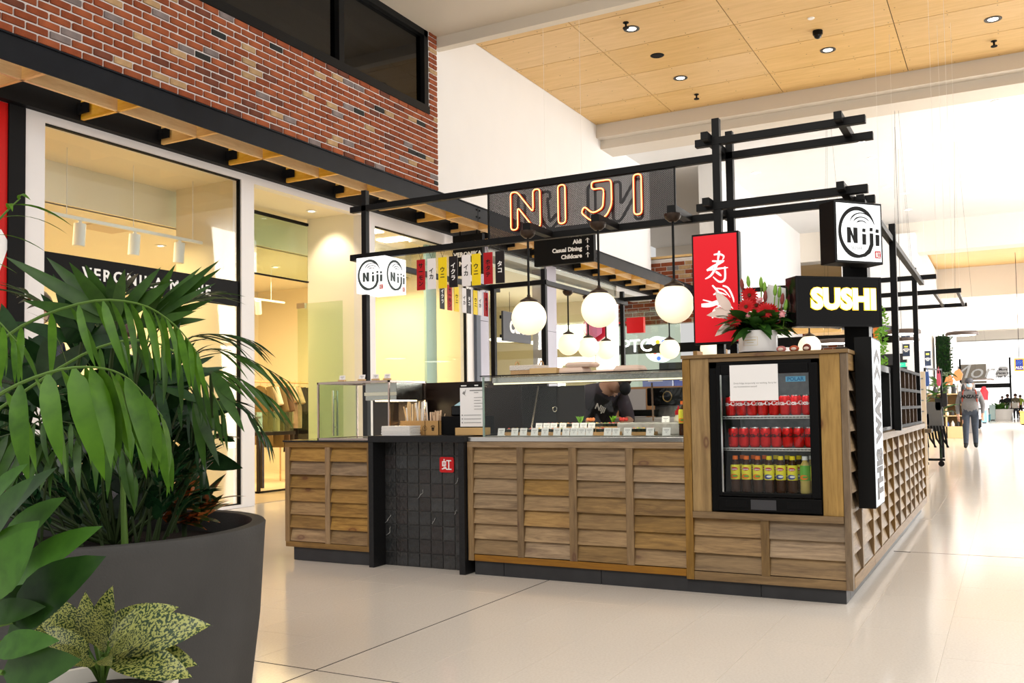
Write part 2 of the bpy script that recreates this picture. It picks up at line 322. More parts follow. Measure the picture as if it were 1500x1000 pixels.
# ---- white wall beyond, soffit, plywood ceiling
mb = MB(); mb.box(XW-.6, 12.45, 3.9, XW-.08, 22.7, 8); struct(mb, 'wall_white', WHITEW, 'tall plain white wall beside the plywood ceiling')
mb = MB(); mb.box(-12.5, -1, 7.22, 3.2, 12.5, 7.32); struct(mb, 'ceiling', SOFFIT, 'low beige painted soffit over the shopfront')
mb = MB(); mb.box(-8.16, 12.46, 7.04, 3.2, 12.62, 8.0); struct(mb, 'trim_8', SOFFIT, 'narrow downstand at the edge of the beige soffit')
ZP = 7.6
PLY = wood('plywood', (.60, .38, .14), (.70, .46, .195), 'X', .45, knots=False, rand=.035, gscale=.35, sat=(.95, 1.05))
mb = MB(); mb.box(-8.2, 12.4, ZP+.02, 6, 19.3, ZP+.1); cp = struct(mb, 'ceiling_plywood', M('ceiling_void', (.05, .04, .03), .8), 'golden plywood panel ceiling with downlights')
xs = [-8.15, -6.33, -3.92, -1.52, .88, 3.28]; ys = [12.45, 12.66, 13.98, 15.31, 16.63, 17.94, 19.2]
SCREW = M('screw', (.10, .06, .03), .5)
for i in range(5):
    for j in range(6):
        mb = MB(); mb.box(xs[i]+.007, ys[j]+.009, ZP, xs[i+1]-.007, ys[j+1]-.009, ZP+.018); p = mb.build('panel', PLY, cp)
        if ys[j+1]-ys[j] > 1:
            sb = MB()
            for a in range(4):
                for b in range(3): sb.cyl((xs[i]+.08+a*(xs[i+1]-xs[i]-.16)/3, ys[j]+.08+b*(ys[j+1]-ys[j]-.16)/2, ZP-.001), (xs[i]+.08+a*(xs[i+1]-xs[i]-.16)/3, ys[j]+.08+b*(ys[j+1]-ys[j]-.16)/2, ZP+.004), .011, n=6)
            sb.build('screw', SCREW, p)
BULK = M('bulkhead_paint', (.64, .58, .50), .6)
mb = MB(); mb.box(-8.15, 19.2, 7.30, 8, 19.45, 8.0); struct(mb, 'trim_6', BULK, 'white bulkhead at the far edge of the plywood ceiling')
mb = MB(); mb.box(-8.15, 19.45, 7.1, 8, 20.2, 7.9); struct(mb, 'trim_7', BULK)
mb = MB(); mb.box(-12, 20.2, 7.35, 9, 34, 7.5); struct(mb, 'ceiling_white', WHITEW, 'bright white ceiling beyond the plywood bay')
LAMP = M('downlight_glow', (1, 1, 1), .5, emit=6, ecol=(1, .95, .85)); RIMM = M('downlight_rim', (.06, .06, .06), .4); RIMW = M('downlight_rim_white', (.85, .85, .83), .5)
def downlight(x, y, z, label, group, r=.13, rim=RIMM, power=0):
    t = thing('downlight', label, 'downlight', (x, y, z), 0, group)
    mb = MB(); mb.lathe([(r*.60, -.003), (r*.66, -.006), (r*.74, -.014), (r*1.06, -.010), (r*1.06, .0)], (x, y, z), 20); mb.build('rim', rim, t, smooth=True)
    mb = MB(); mb.cyl((x, y, z-.005), (x, y, z+.001), r*.62, n=20); mb.build('lens', LAMP, t)
    return t
for (x, y, w_) in ((-5.5, 14.59, 'dark rimmed downlight nearest the soffit in the plywood ceiling'), (-5.51, 17.28, 'dark rimmed downlight in the plywood ceiling above the neon sign'), (-2.71, 17.27, 'dark rimmed downlight in the plywood ceiling beside the dome camera'), (-.02, 17.29, 'dark rimmed downlight at the right end of the plywood ceiling')):
    downlight(x, y, ZP, w_, 'plywood ceiling downlights')
    spot('downlight_beam', (x, y, ZP-.03), 60, (1, .93, .8), 110)
for (x, y, w_) in ((-5.49, 14.30, 'beside the nearest downlight'), (-5.52, 18.36, 'above the neon sign near the bulkhead'), (-.02, 18.35, 'at the right end of the plywood ceiling')):
    t = thing('sprinkler', 'small dark sprinkler head ' + w_, 'sprinkler', (x, y, ZP), 0, 'ceiling sprinklers')
    mb = MB(); mb.cyl((x, y, ZP), (x, y, ZP-.09), .018, n=8); mb.build('stem', BLACKM, t); mb = MB(); mb.cyl((x, y, ZP-.09), (x, y, ZP-.105), .055, n=12); mb.build('deflector', BLACKM, t); mb = MB(); mb.cyl((x, y, ZP), (x, y, ZP-.012), .05, n=12); mb.build('plate', BLACKM, t)
t = thing('dome_camera', 'small black dome security camera on plywood ceiling', 'camera', (-2.72, 16.3, ZP)); mb = MB(); mb.cyl((-2.72, 16.3, ZP), (-2.72, 16.3, ZP-.06), .085, n=16); mb.build('mount', BLACKM, t); mb = MB(); mb.sphere((-2.72, 16.3, ZP-.07), .07); mb.build('dome', GLOSSB, t, smooth=True)
mb = MB(); mb.lathe([(.0, -.012), (.11, -.012), (.13, 0)], (-5.52, 15.95, ZP), 20); single(mb, 'ceiling_speaker', BLACKM, 'round flat black ceiling speaker between two plywood downlights', 'speaker')
mb = MB(); mb.lathe([(.0, -.012), (.05, -.012), (.06, 0)], (-2.72, 15.7, ZP), 16); single(mb, 'smoke_detector', WHITE, 'small white disc on plywood ceiling above the dome camera', 'detector')
# downlights of the white ceiling beyond
for i, p in enumerate([(1107, 253), (1278, 231), (1192, 293), (1325, 283), (1462, 148), (1300, 273), (1330, 307), (1410, 262), (1262, 207)]):
    q = onZ(p[0], p[1], 7.35)
    if 20.3 < q.y < 33.5: downlight(q.x, q.y, 7.35, 'white recessed downlight in the bright white ceiling', 'white ceiling downlights', .13, RIMW)
# ---- timber canopy over the shopfront
PINE = wood('pine_batten', (.70, .40, .115), (.86, .55, .21), 'X', .45, knots=False, rand=.08); PINEY = wood('pine_batten_long', (.70, .40, .115), (.86, .55, .21), 'Y', .45, knots=False, rand=.08)
cn = thing('timber_canopy', 'pine batten canopy on black steel channel below the brick wall', 'canopy', (XW, 5.9, 4.0))
XF = -7.1
mb = MB(); mb.box(XF-.012, 3.2, 4.0, XF, 27, 4.235); mb.box(XF-.10, 3.2, 4.222, XF+.02, 27, 4.236); mb.build('steel_channel', STEELBL, cn)
mb = MB(); mb.box(XW-.02, 3.2, 4.005, XW+.09, 27, 4.30); mb.build('wall_beam', SHOPBLK, cn)
for k in range(4):
    y = 12.05+k*4.6
    mb = MB()
    for a in (-.045, .045):
        for b in (-.055, .055): mb.cyl((XF, y+a, 4.12+b), (XF+.014, y+a, 4.12+b), .014, n=6)
    mb.build('splice_bolt', BLACKM, cn)
    mb = MB(); mb.box(XF-.001, y-.008, 4.0, XF+.003, y+.002, 4.235); mb.build('splice_joint', BLACKM, cn)
mb = MB(); mb.box(-7.482, 3.4, 4.02, -7.448, 27, 4.21); mb.build('batten', PINEY, cn)
crossm = MB(); crossm.box(-.46, -.017, 0, .46, .017, .19); cm_ = crossm.mesh('batten', PINE)
brm = MB(); brm.box(-.02, -.06, .0, .16, -.05, .11); brm.box(-.02, -.06, 0, -.005, .03, .11); brm.cyl((.05, -.05, .03), (.05, -.068, .03), .01, n=6); brm.cyl((.05, -.05, .08), (.05, -.068, .08), .01, n=6); br_ = brm.mesh('bracket', BLACKM)
for k in range(-3, 22):
    y = 5.893+k*.968
    inst('batten', cm_, cn, (-7.57-XW, y-5.9, .02)); inst('bracket', br_, cn, (XW+.1-XW, y-5.9, .06))
# ================================================================== SHOPFRONT ON THE LEFT
mb = MB(); mb.box(XW-.12, 3.0, 0, XW, 5.19, 4.0); struct(mb, 'wall_red', M('red_panel', (.55, .008, .006), .3), 'glossy red shopfront panel at the left edge')
mb = MB(); mb.prism([(0, 0), (.16, .14), (.28, .5), (.2, .62), (0, .5)], (XW+.001, 4.93, 2.2), (0, 1, 0), (0, 0, 1), .004); single(mb, 'wall_decal', PAPER, 'white curved decal on the red shop panel', 'decal')
mb = MB(); mb.box(XW-.12, 5.19, 0, XW+.02, 5.352, 4.0); struct(mb, 'trim_9', SHOPBLK)
sf = MB()
sf.box(XW-.14, 5.352, 0, XW, 5.56, 4.012); sf.box(XW-.14, 5.56, 3.924, XW, 8.105, 4.012); sf.box(XW-.14, 8.105, 0, XW, 8.315, 4.012)
sf.box(XW-.14, 8.315, 3.915, XW, 10.42, 4.012); sf.box(XW-.14, 10.42, 0, XW, 10.735, 4.012); sf.box(XW-.14, 10.735, 3.82, XW, 13.29, 4.012); sf.box(XW-.14, 13.29, 0, XW, 13.5, 4.012)
shopframe = struct(sf, 'wall_shopfront', FRAMEW, 'white painted shopfront frame around the clothes shop windows')
mb = MB(); mb.box(XW-.14, 5.56, 0, XW+.0, 8.105, .035); mb.box(XW-.14, 10.735, 0, XW, 13.29, .035); struct(mb, 'baseboard_left', FRAMEW)
def window(n, y0, y1, z0, z1, label, mat=GLASS, fr=SHOPBLK, t=.012, x=XW-.05):
    mb = MB(); mb.box(x-.02, y0, z1-t, x+.03, y1, z1); mb.box(x-.02, y1-t, z0, x+.03, y1, z1); mb.box(x-.02, y0, z0, x+.03, y1, z0+t); mb.box(x-.02, y0, z0, x+.03, y0+t*.5, z1)
    o = struct(mb, 'window_%d' % n, fr, label); g = MB(); g.box(x-.004, y0+t, z0+t, x+.004, y1-t, z1-t); g.build('pane', mat, o); return o
w2 = window(2, 5.56, 8.105, .035, 3.924, 'clothes shop display window behind the big planter')
w3 = window(3, 10.735, 13.29, .035, 3.82, 'second clothes shop window behind the hanging menu tags')
# black sign band across the first window
t = thing('sign_band', 'black sign band with white shop lettering across the window', 'sign', (XW-.03, 5.567, 2.39))
mb = MB(); mb.box(XW-.046, 5.565, 2.392, XW-.03, 8.09, 2.69); mb.build('panel', SHOPBLK, t)
mb = MB(); mb.text('VERONIKA MAINE', (XW-.028, 6.82, 2.475), (0, 1, 0), (0, 0, 1), .168, .0035, .002, space=1.27); mb.build('lettering', LETTER, t)
# interior shell
mb = MB(); mb.box(-13.1, 3.2, 0, -13, 13.6, 4.0); struct(mb, 'wall_shop_back', CREAM, 'cream back wall inside the clothes shop')
mb = MB(); mb.box(-13, 3.1, 0, XW-.14, 3.2, 4.0); struct(mb, 'wall_shop_side', CREAM)
mb = MB(); mb.box(-13, 13.5, 0, XW-.14, 13.6, 4.0); struct(mb, 'wall_shop_end', CREAM)
mb = MB(); mb.box(-13, 3.2, 3.96, XW-.14, 13.5, 4.0); struct(mb, 'ceiling_shop', M('shop_ceiling', (.88, .82, .68), .6))
mb = MB(); mb.box(-13, 3.2, 3.50, -9.4, 13.5, 3.55); mb.box(-9.45, 3.2, 3.50, -9.35, 13.5, 3.96); struct(mb, 'ceiling_shop_low', M('shop_bulkhead', (.80, .76, .62), .6), 'dropped bulkhead ceiling inside the clothes shop')
mb = MB(); mb.box(-13, 3.2, .0005, XW-.14, 13.5, .004); struct(mb, 'floor_shop', M('shop_floor', (.74, .58, .38), .3, noise=.06, nscale=2), 'warm timber toned shop floor')
mb = MB(); mb.box(-9.25, 8.17, 0, XW-.14, 8.27, 3.96); struct(mb, 'wall_window_return', CREAM)
mb = MB(); mb.box(-9.07, 10.43, 0, XW-.14, 10.60, 3.96); struct(mb, 'wall_entry_return', M('entry_cream', (.88, .83, .70), .6), 'cream return wall of the recessed shop entry')
# inner entry glazing and open glass door
mb = MB(); mb.box(-9.09, 8.27, 3.86, -9.05, 10.43, 3.90); mb.box(-9.09, 8.27, 3.02, -9.05, 10.43, 3.04); w4 = struct(mb, 'window_4', SHOPBLK, 'glass transom over the recessed shop entry')
g = MB(); g.box(-9.074, 8.27, 3.04, -9.066, 10.43, 3.86); g.build('pane', GLASSG, w4)
t = thing('glass_door', 'frameless glass door standing open in the shop entry', 'door', (-9.05, 10.25, 0))
mb = MB(); mb.box(-9.1, 10.24, .02, -8.28, 10.252, 2.69); mb.build('leaf', GLASSG, t)
mb = MB()
for dy in (10.20, 10.29):
    mb.cyl((-8.42, dy, .78), (-8.42, dy, 1.42), .017, n=10)
for z in (.9, 1.3): mb.cyl((-8.42, 10.2, z), (-8.42, 10.29, z), .01, n=8)
mb.build('handle', CHROME, t, smooth=True)
mb = MB(); mb.box(-9.10, 10.22, 2.62, -8.95, 10.27, 2.70); mb.build('patch_fitting', CHROME, t)
for i, (x, y) in enumerate(((-8.6, 8.75), (-8.62, 10.0), (-10.5, 9.0), (-10.5, 11.3), (-11.3, 7.4), (-11.2, 6.0))):
    downlight(x, y, 3.96 if x > -9 else 3.5, ('small recessed downlight in the shop entry soffit' if x > -9 else 'small recessed downlight in the clothes shop ceiling'), 'clothes shop downlights', .07, RIMW)
spot('entry_beam', (-8.55, 9.95, 3.9), 35, (1, .85, .6), 80, (-.05, .55, -1))
spot('wall_wash', (-11.6, 9.6, 3.3), 60, (1, .85, .55), 80, (-.8, .35, -.9)); spot('wall_wash', (-8.9, 12.0, 3.4), 50, (1, .85, .55), 80, (-.6, .8, -1.1))
# suspended track with spotlights
TRK = M('track_white', (.80, .80, .76), .4)
t = thing('track_light', 'white suspended lighting track with three cylinder spotlights in window', 'track light', (-8.75, 7.2, 3.2))
mb = MB(); mb.box(-8.77, 6.08, 3.205, -8.73, 8.42-.3, 3.24); mb.build('rail', TRK, t)
for y in (6.28, 7.12, 7.98):
    mb = MB(); mb.cyl((-8.75, y, 3.24), (-8.75, y, 3.96), .004, n=5); mb.build('wire', TRK, t)
for y in (6.44, 7.14, 7.78):
    mb = MB(); mb.cyl((-8.75, y, 3.2), (-8.75, y, 3.17), .02, n=8); mb.cyl((-8.75, y, 3.17), (-8.76, y-.01, 2.93), .062, n=16); mb.build('spotlight', TRK, t, smooth=True)
t = thing('track_light', 'white ceiling track with angled spotlights seen through the entry', 'track light', (-10.6, 10.3, 2.9))
mb = MB(); mb.box(-10.62, 9.6, 2.93, -10.58, 11.6, 2.96); mb.build('rail', TRK, t)
for y in (9.9, 11.3):
    mb = MB(); mb.cyl((-10.6, y, 2.96), (-10.6, y, 3.5), .004, n=5); mb.build('wire', TRK, t)
for y in (10.3, 10.55, 11.0):
    mb = MB(); mb.cyl((-10.6, y, 2.92), (-10.66, y+.08, 2.72), .05, n=14); mb.build('spotlight', TRK, t, smooth=True)
# air grille
mb = MB(); mb.box(-10.3, 7.5, 3.485, -9.8, 8.05, 3.5)
t = single(mb, 'air_grille', M('grille', (.62, .52, .36), .6), 'square air grille in the shop ceiling above the sign band', 'vent')
# square panel lights seen in second window
for i, (x, y) in enumerate(((-8.9, 11.6), (-8.9, 12.35), (-9.8, 11.8))):
    mb = MB(); z = 3.95 if x > -9.3 else 3.49; mb.box(x-.25, y-.14, z-.01, x+.25, y+.14, z); single(mb, 'panel_light', M('panel_glow', (1, 1, 1), .5, emit=5, ecol=(1, .97, .9)), 'flat white panel light on the ceiling inside the second window', 'panel light', 'panel lights in the second window')
a = onX(625, 500, -8.55); b = onX(640, 500, -8.55); mb = MB(); mb.box(-8.6, a.y, .0, -8.55, b.y, 3.9); single(mb, 'mirror_panel', M('mirror_blue', (.42, .60, .58), .25), 'tall pale blue mirror panel inside the second window', 'mirror')
# clothes rail
WOODR = M('rail_wood', (.75, .45, .2), .5)
t = thing('clothes_rack', 'slim rail of hanging clothes inside the shop entry', 'rack', (-10.6, 10.9, 0))
mb = MB(); mb.cyl((-10.6, 9.9, 1.62), (-10.6, 12.3, 1.62), .014, n=8); mb.build('rail', WOODR, t)
mb = MB()
for y in (9.95, 11.5): mb.cyl((-10.6, y, 0), (-10.6, y, 1.62), .013, n=8)
mb.build('upright', M('brass_tube', (.65, .42, .2), .3, .8), t)
def garment(y, w_, h, mat, label, x=-10.6, z=1.56):
    t = thing('garment', label, 'garment', (x, y, z-h), 0, 'clothes on the rail')
    vs = []; rows = 9; n = 18
    for i in range(rows):
        u = i/(rows-1); wi = w_*(.45+.55*min(1, u*5))*(1+.08*u); d = .035+.02*min(1, u*3)
        for k in range(n):
            a = 2*math.pi*k/n; fold = 1+.16*math.sin(5*a+u*2+y*9)*min(1, u*3)
            vs.append(Vector((x+wi/2*math.cos(a)*fold, y+d*math.sin(a)*fold, z-.06*math.cos(a)**2*(1-u)-h*u)))
    fs = [(i*n+k, i*n+(k+1) % n, (i+1)*n+(k+1) % n, (i+1)*n+k) for i in range(rows-1) for k in range(n)]+[tuple(range(n))]
    mb = MB(); mb.add(vs, fs); mb.build('cloth', mat, t, smooth=True)
    for sx in (-1, 1):
        mb = MB(); mb.cyl((x+sx*w_*.42, y, z-.03), (x+sx*w_*.62, y, z-h*.42), .05, .065, 10); mb.build('sleeve', mat, t, smooth=True)
    mb = MB(); mb.tube([(x, y, z), (x, y, z+.05), (x+.02, y, z+.09), (x, y, z+.11)], .004); mb.tube([(x-w_*.4, y, z-.05), (x, y, z), (x+w_*.4, y, z-.05)], .008); mb.build('hanger', WOODR, t)
CL = {'cream': M('cloth_cream', (.78, .68, .47), .9), 'sand': M('cloth_sand', (.55, .41, .24), .9, noise=.15, nscale=20), 'olive': M('cloth_olive', (.19, .13, .05), .9), 'black': M('cloth_black', (.015, .012, .012), .9), 'brown': M('cloth_brown', (.14, .08, .04), .9)}
for y, c, h, l in ((10.05, 'olive', .95, 'long olive coat at the near end of the clothes rail'), (10.2, 'cream', .75, 'cream draped blouse beside the olive coats on the rail'), (10.33, 'olive', 1.0, 'dark olive coat right of the cream blouse'), (10.46, 'brown', 1.0, 'brown coat between olive and sand garments on the rail'), (10.6, 'sand', .62, 'sand striped top with short sleeves on the rail'), (10.72, 'sand', .7, 'second sand top hanging beside the black trousers'), (10.85, 'black', 1.1, 'black garment next to the sand tops'), (10.98, 'black', 1.15, 'long black garment at the far end of the rail')):
    garment(y+1.0, .44, h, CL[c], l)
# display table with glass case
t = thing('display_table', 'dark metal display table with glass case in shop entry', 'table', (-9.45, 9.95, 0))
DB = M('dark_bronze', (.035, .024, .018), .4)
mb = MB(); mb.box(-9.85, 9.55, .80, -9.2, 10.3, .85); mb.build('top', DB, t)
for a, b in ((-9.82, 9.58), (-9.23, 9.58), (-9.82, 10.27), (-9.23, 10.27)):
    mb = MB(); mb.box(a-.02, b-.02, 0, a+.02, b+.02, .8); mb.build('leg', DB, t)
mb = MB(); mb.box(-9.84, 9.56, 0, -9.21, 9.59, .03); mb.box(-9.24, 9.56, 0, -9.21, 10.29, .03); mb.build('base_frame', DB, t)
mb = MB(); x0, x1, y0, y1 = -9.83, -9.22, 9.57, 10.28
for f in ((x0, y0, x1, y0+.006), (x0, y1-.006, x1, y1), (x0, y0, x0+.006, y1), (x1-.006, y0, x1, y1)): mb.box(f[0], f[1], .851, f[2], f[3], 1.13)
mb.build('glass_case', GLASSG, t)
# mannequins in the window, half hidden by the foliage
SKINM = M('mannequin_skin', (.62, .42, .32), .5); NAVY = M('navy_cloth', (.02, .022, .05), .85); HAIR = M('brown_hair', (.05, .02, .012), .6, noise=.4, nscale=30); ROSE = M('rose_cloth', (.75, .38, .34), .85)
def mannequin(x, y, h, mat, label):
    t = thing('mannequin', label, 'mannequin', (x, y, 0)); s = h/1.75
    mb = MB(); mb.lathe([(.10, .02), (.17, .25), (.2, .75), (.17, .98), (.15, 1.12), (.19, 1.3), (.2, 1.4), (.13, 1.47), (.055, 1.5), (.05, 1.56)], (0, 0, 0), 20)
    mb.v = [Vector((v.x*s*.75+x, v.y*s+y, v.z*s)) for v in mb.v]; mb.build('dress', mat, t, smooth=True)
    for sy in (-1, 1):
        mb = MB(); mb.tube([(x, y+sy*.19*s, 1.39*s), (x+.03, y+sy*.26*s, 1.1*s), (x+.1, y+sy*.24*s, .82*s)], [.05, .042, .03], 8); mb.build('arm', mat, t, smooth=True)
    mb = MB(); mb.sphere((x+.01, y, 1.64*s), .10*s, 14, 10, (1, .85, 1.2)); mb.build('head', SKINM, t, smooth=True)
    mb = MB(); mb.sphere((x-.02, y, 1.66*s), .125*s, 14, 10, (1, 1, 1.15)); mb.build('hair', HAIR, t, smooth=True)
mannequin(-8.75, 5.95, 2.35, NAVY, 'navy dressed mannequin with brown hair behind the palm leaves'); mannequin(-8.7, 6.95, 2.1, NAVY, 'mannequin in navy with rose scarf behind the planter foliage')
# ================================================================== FURTHER ALONG THE LEFT WALL
mb = MB(); mb.box(XW-.14, 13.5, 0, XW+.06, 13.635, 4.0); struct(mb, 'trim_10', M('slate_post', (.10, .115, .15), .4))
COLM = M('lilac_metal', (.36, .35, .41), .35, .2, noise=.05, nscale=2)
def cladcol(y0, y1, x0=XW-.3, x1=XW+.02, n=3, nm='column_panel'):
    st = MB(); st.box(x0+.01, y0+.006, 0, x1-.008, y1-.006, 4.0); s_ = struct(st, 'trim_%d' % (11+int(y0)), BLACKM)
    for k in range(n):
        mb = MB(); mb.box(x0, y0, k*4.0/n+.004, x1, y1, (k+1)*4.0/n-.004); mb.build('panel', COLM, s_)
cladcol(13.64, 13.99); cladcol(16.3, 16.75)
SH3 = M('shop_three_wall', (.66, .58, .38), .6)
mb = MB(); mb.box(-11.6, 13.6, 0, -11.5, 20.2, 4.0); struct(mb, 'wall_shop_three', SH3, 'pale yellow wall inside the third shop')
mb = MB(); mb.box(-11.5, 13.6, 3.70, XW-.1, 20.2, 3.76); struct(mb, 'ceiling_shop_three', M('shop_three_ceiling', (.85, .80, .66), .6))
mb = MB(); mb.box(-11.5, 20.1, 0, XW-.1, 20.2, 3.7); struct(mb, 'wall_shop_three_end', SH3)
w5 = window(5, 13.99, 16.3, .0, 4.0, 'glass front of the third shop with a grey sign plate', GLASS, STEEL, .02)
w6 = window(6, 16.75, 20.1, .0, 4.0, 'glass front of the fourth shop behind the globe lamps', GLASS, STEEL, .02)
t = thing('shop_sign', 'charcoal square sign plate with white letters on the glass', 'sign', (XW+.04, 15.1, 2.38))
a = onX(737, 456, XW+.06); b = onX(778, 503, XW+.06)
mb = MB(); mb.box(XW+.02, a.y, 2.36, XW+.06, b.y, 2.90); mb.build('plate', M('charcoal_plate', (.06, .063, .075), .4), t)
mb = MB(); mb.text('cue', (XW+.062, (a.y+b.y)/2, 2.53), (0, 1, 0), (0, 0, 1), .46, .012, .004, space=.95); mb.build('lettering', LETTER, t)
mb = MB()
for z in (2.45, 2.8): mb.box(XW-.05, a.y+.06, z-.03, XW+.02, a.y+.1, z+.03)
mb.build('mounting', BLACKM, t)
for i, (x, y, l) in enumerate(((-9.6, 17.6, 'flat round ceiling lamp nearest the glass of the third shop'), (-10.2, 15.5, 'flat round ceiling lamp behind the grey sign plate'), (-9.3, 18.9, 'flat round ceiling lamp at the far end of the fourth shop'))):
    t = thing('disc_lamp', l, 'ceiling lamp', (x, y, 2.62), 0, 'disc lamps in the third shop')
    mb = MB(); mb.lathe([(0, .0), (.42, 0), (.45, .03), (.45, .05), (0, .06)], (x, y, 2.62), 24); mb.build('shade', M('lamp_disc', (1, 1, .95), .5, emit=2, ecol=(1, .93, .75)), t)
    mb = MB(); mb.cyl((x, y, 2.66), (x, y, 3.699), .006, n=5); mb.build('cable', BLACKM, t)
# hanging blade signs
t = thing('blade_sign', 'black blade sign with white shop name hanging from the canopy', 'sign', (-7.45, 12.63, 3.3))
a = onY(663, 346, 12.63); b = onY(707, 400, 12.63)
mb = MB(); mb.box(a.x, 12.63, b.z, b.x, 12.71, a.z); mb.build('box', SHOPBLK, t)
for w_, zz in (('VERONIKA', .30), ('MAINE', .15)): mb = MB(); mb.text(w_, ((a.x+b.x)/2, 12.628, b.z+zz), (1, 0, 0), (0, 0, 1), .10, .004, .002, space=1.1); mb.build('lettering', LETTER, t)
for x in (a.x+.12, b.x-.12):
    mb = MB(); mb.cyl((x, 12.669, a.z-.01), (x, 12.669, 4.03), .014, n=8); mb.build('rod', BLACKM, t)
t = thing('wayfinding_sign', 'black hanging wayfinding sign listing stores with white arrows', 'sign', (-6.1, 13, 3.4))
a = onY(782, 350, 13); b = onY(870, 382, 13); a.z = 3.98
mb = MB(); mb.box(a.x, 13, b.z, b.x, 13.09, a.z); mb.build('panel', BLACKM, t)
mb = MB()
for i, s_ in enumerate(('Childcare', 'Casual Dining', 'Aldi', 'Kmart')):
    z = b.z+.075+i*.112; mb.text(s_, (b.x-.2, 12.998, z), (1, 0, 0), (0, 0, 1), .092, .003, .002, 'RIGHT')
    if i < 3: mb.obox((b.x-.1, 12.998, z+.03), (.012, .004, .075), 0); mb.bar((b.x-.1, 12.998, z+.07), (b.x-.13, 12.998, z+.04), .012, .004); mb.bar((b.x-.1, 12.998, z+.07), (b.x-.07, 12.998, z+.04), .012, .004)
    else: mb.bar((b.x-.13, 12.998, z), (b.x-.07, 12.998, z+.06), .012, .004); mb.bar((b.x-.07, 12.998, z+.06), (b.x-.11, 12.998, z+.06), .012, .004)
mb.build('lettering', LETTER, t)
for x in (a.x+.2, b.x-.2):
    mb = MB(); mb.cyl((x, 13.045, a.z), (x, 13.045, 7.6), .0018, n=5); mb.build('wire', WHITE, t)
# far brick return, dark shop and neighbours
FARB = M('far_brick_base', (.62, .58, .55), .9)
def brickpanel(name, label, x0, x1, y, z0, z1):
    mb = MB(); mb.box(x0, y, z0, x1, y+.2, z1); s_ = struct(mb, name, FARB, label)
    st = MB(); z = z0+.01; r_ = 0
    while z < z1-.08:
        x = x0-(.16 if r_ % 2 else 0)
        while x < x1-.03:
            a_, b_ = max(x, x0+.005), min(x+.30, x1-.005)
            if b_-a_ > .04: st.cur = pickb(); st.box(a_, y-.018, z, b_, y+.01, z+.095)
            x += .325
        z += .115; r_ += 1
    o = st.build('brickwork', BR, s_); o['kind'] = 'stuff'
brickpanel('wall_far_brick', 'far red brick wall beyond the globe lamps', -9.4, -6.9, 22.9, 3.3, 5.0)
mb = MB(); mb.box(-10, 22.9, 5.02, -6.9, 34, 5.08); struct(mb, 'ceiling_far_timber', PLY)
mb = MB(); mb.box(-6.9, 22.95, 2.9, -6.5, 34, 7.4); struct(mb, 'wall_far_white', WHITEW)
mb = MB(); mb.box(-10, 22.8, 2.55, -2.2, 23.0, 2.78); struct(mb, 'trim_40', SHOPBLK)
mb = MB(); mb.box(-10.2, 29, 0, -2.6, 29.2, 2.6); struct(mb, 'wall_dark_shop', M('dark_shop', (.02, .02, .022), .5), 'dark interior of a far shop')
mb = MB(); mb.box(-6.95, 22.9, 0, -6.75, 23.1, 2.6); struct(mb, 'trim_41', M('oak_post', (.62, .44, .2), .5))
mb = MB(); mb.box(-8.1, 20.25, 0, -6.6, 20.27, 3.4); struct(mb, 'window_7', GLASSG, 'glass screen with white lettering beyond the lamps')
a = onY(932, 515, 20.2); mb = MB(); mb.text('PTC', (a.x, 20.22, a.z), (1, 0, 0), (0, 0, 1), .42, -.0, .01); mb.text('°', (a.x+.42, 20.22, a.z), (1, 0, 0), (0, 0, 1), .3, 0, .01); single(mb, 'glass_lettering', M('neon_white', (1, 1, 1), .5, emit=3), 'white glowing letters on the far glass screen', 'lettering')
a = onY(920, 466, 20.1); b = onY(945, 487, 20.1); mb = MB(); mb.box(a.x, 20.0, b.z, b.x, 20.12, a.z); mb.box(XW-.05, 20.04, a.z-.12, a.x, 20.08, a.z-.08); single(mb, 'red_blade_sign', M('sign_red', (.6, .01, .015), .4), 'plain red blade sign above the white glass lettering', 'sign')
a = onY(862, 480, 19.0); mb = MB(); mb.prism([(-.2, 0), (-.02, .36), (.38, .2), (.38, -.2), (.05, -.42)], (a.x, 19.05, a.z), (1, 0, 0), (0, 0, 1), -.06); t = single(mb, 'gem_sign', M('sign_crimson', (.62, .02, .06), .35), 'pink gem shaped sign between the two globe lamps', 'sign')
mb = MB(); mb.prism([(-.14, -.01), (0, .28), (.33, .15), (.33, -.14), (.06, -.3)], (a.x, 18.99, a.z), (1, 0, 0), (0, 0, 1), .012); mb.build('face', M('sign_pink', (.75, .25, .5), .4), t)
a = onY(872, 465, 19.6); b = onY(905, 545, 19.6); mb = MB(); mb.box(a.x, 19.6, .5, b.x, 19.7, a.z+.3); single(mb, 'lit_panel', M('lit_white', (1, 1, 1), .5, emit=.45), 'bright white lit panel behind the row of globe lamps', 'light panel')
a = onY(963, 511, 28.5); mb = MB(); mb.cyl((a.x, 29.0, a.z), (a.x, 28.44, a.z), .42, n=24); t = single(mb, 'round_sign', M('round_sign', (.75, .75, .85), .4, emit=1.5), 'round lit sign with coloured dots in the dark shop', 'sign')
for k in range(9):
    mb = MB(); q = k*.7; rr = .12+.1*(k % 3); mb.cyl((a.x+rr*math.cos(q*2), 28.43, a.z+rr*math.sin(q*2)), (a.x+rr*math.cos(q*2), 28.42, a.z+rr*math.sin(q*2)), .07, n=10); mb.build('dot', M('dot%d' % (k % 3), ((.9, .1, .1), (.95, .6, .05), (.1, .2, .8))[k % 3], .5, emit=1), t)
# right hand brick patch and timber canopy seen under the sushi sign
brickpanel('wall_far_brick_right', 'pale lit brick wall far behind the sushi sign', -7.6, -5.0, 34.2, 1.8, 4.2)
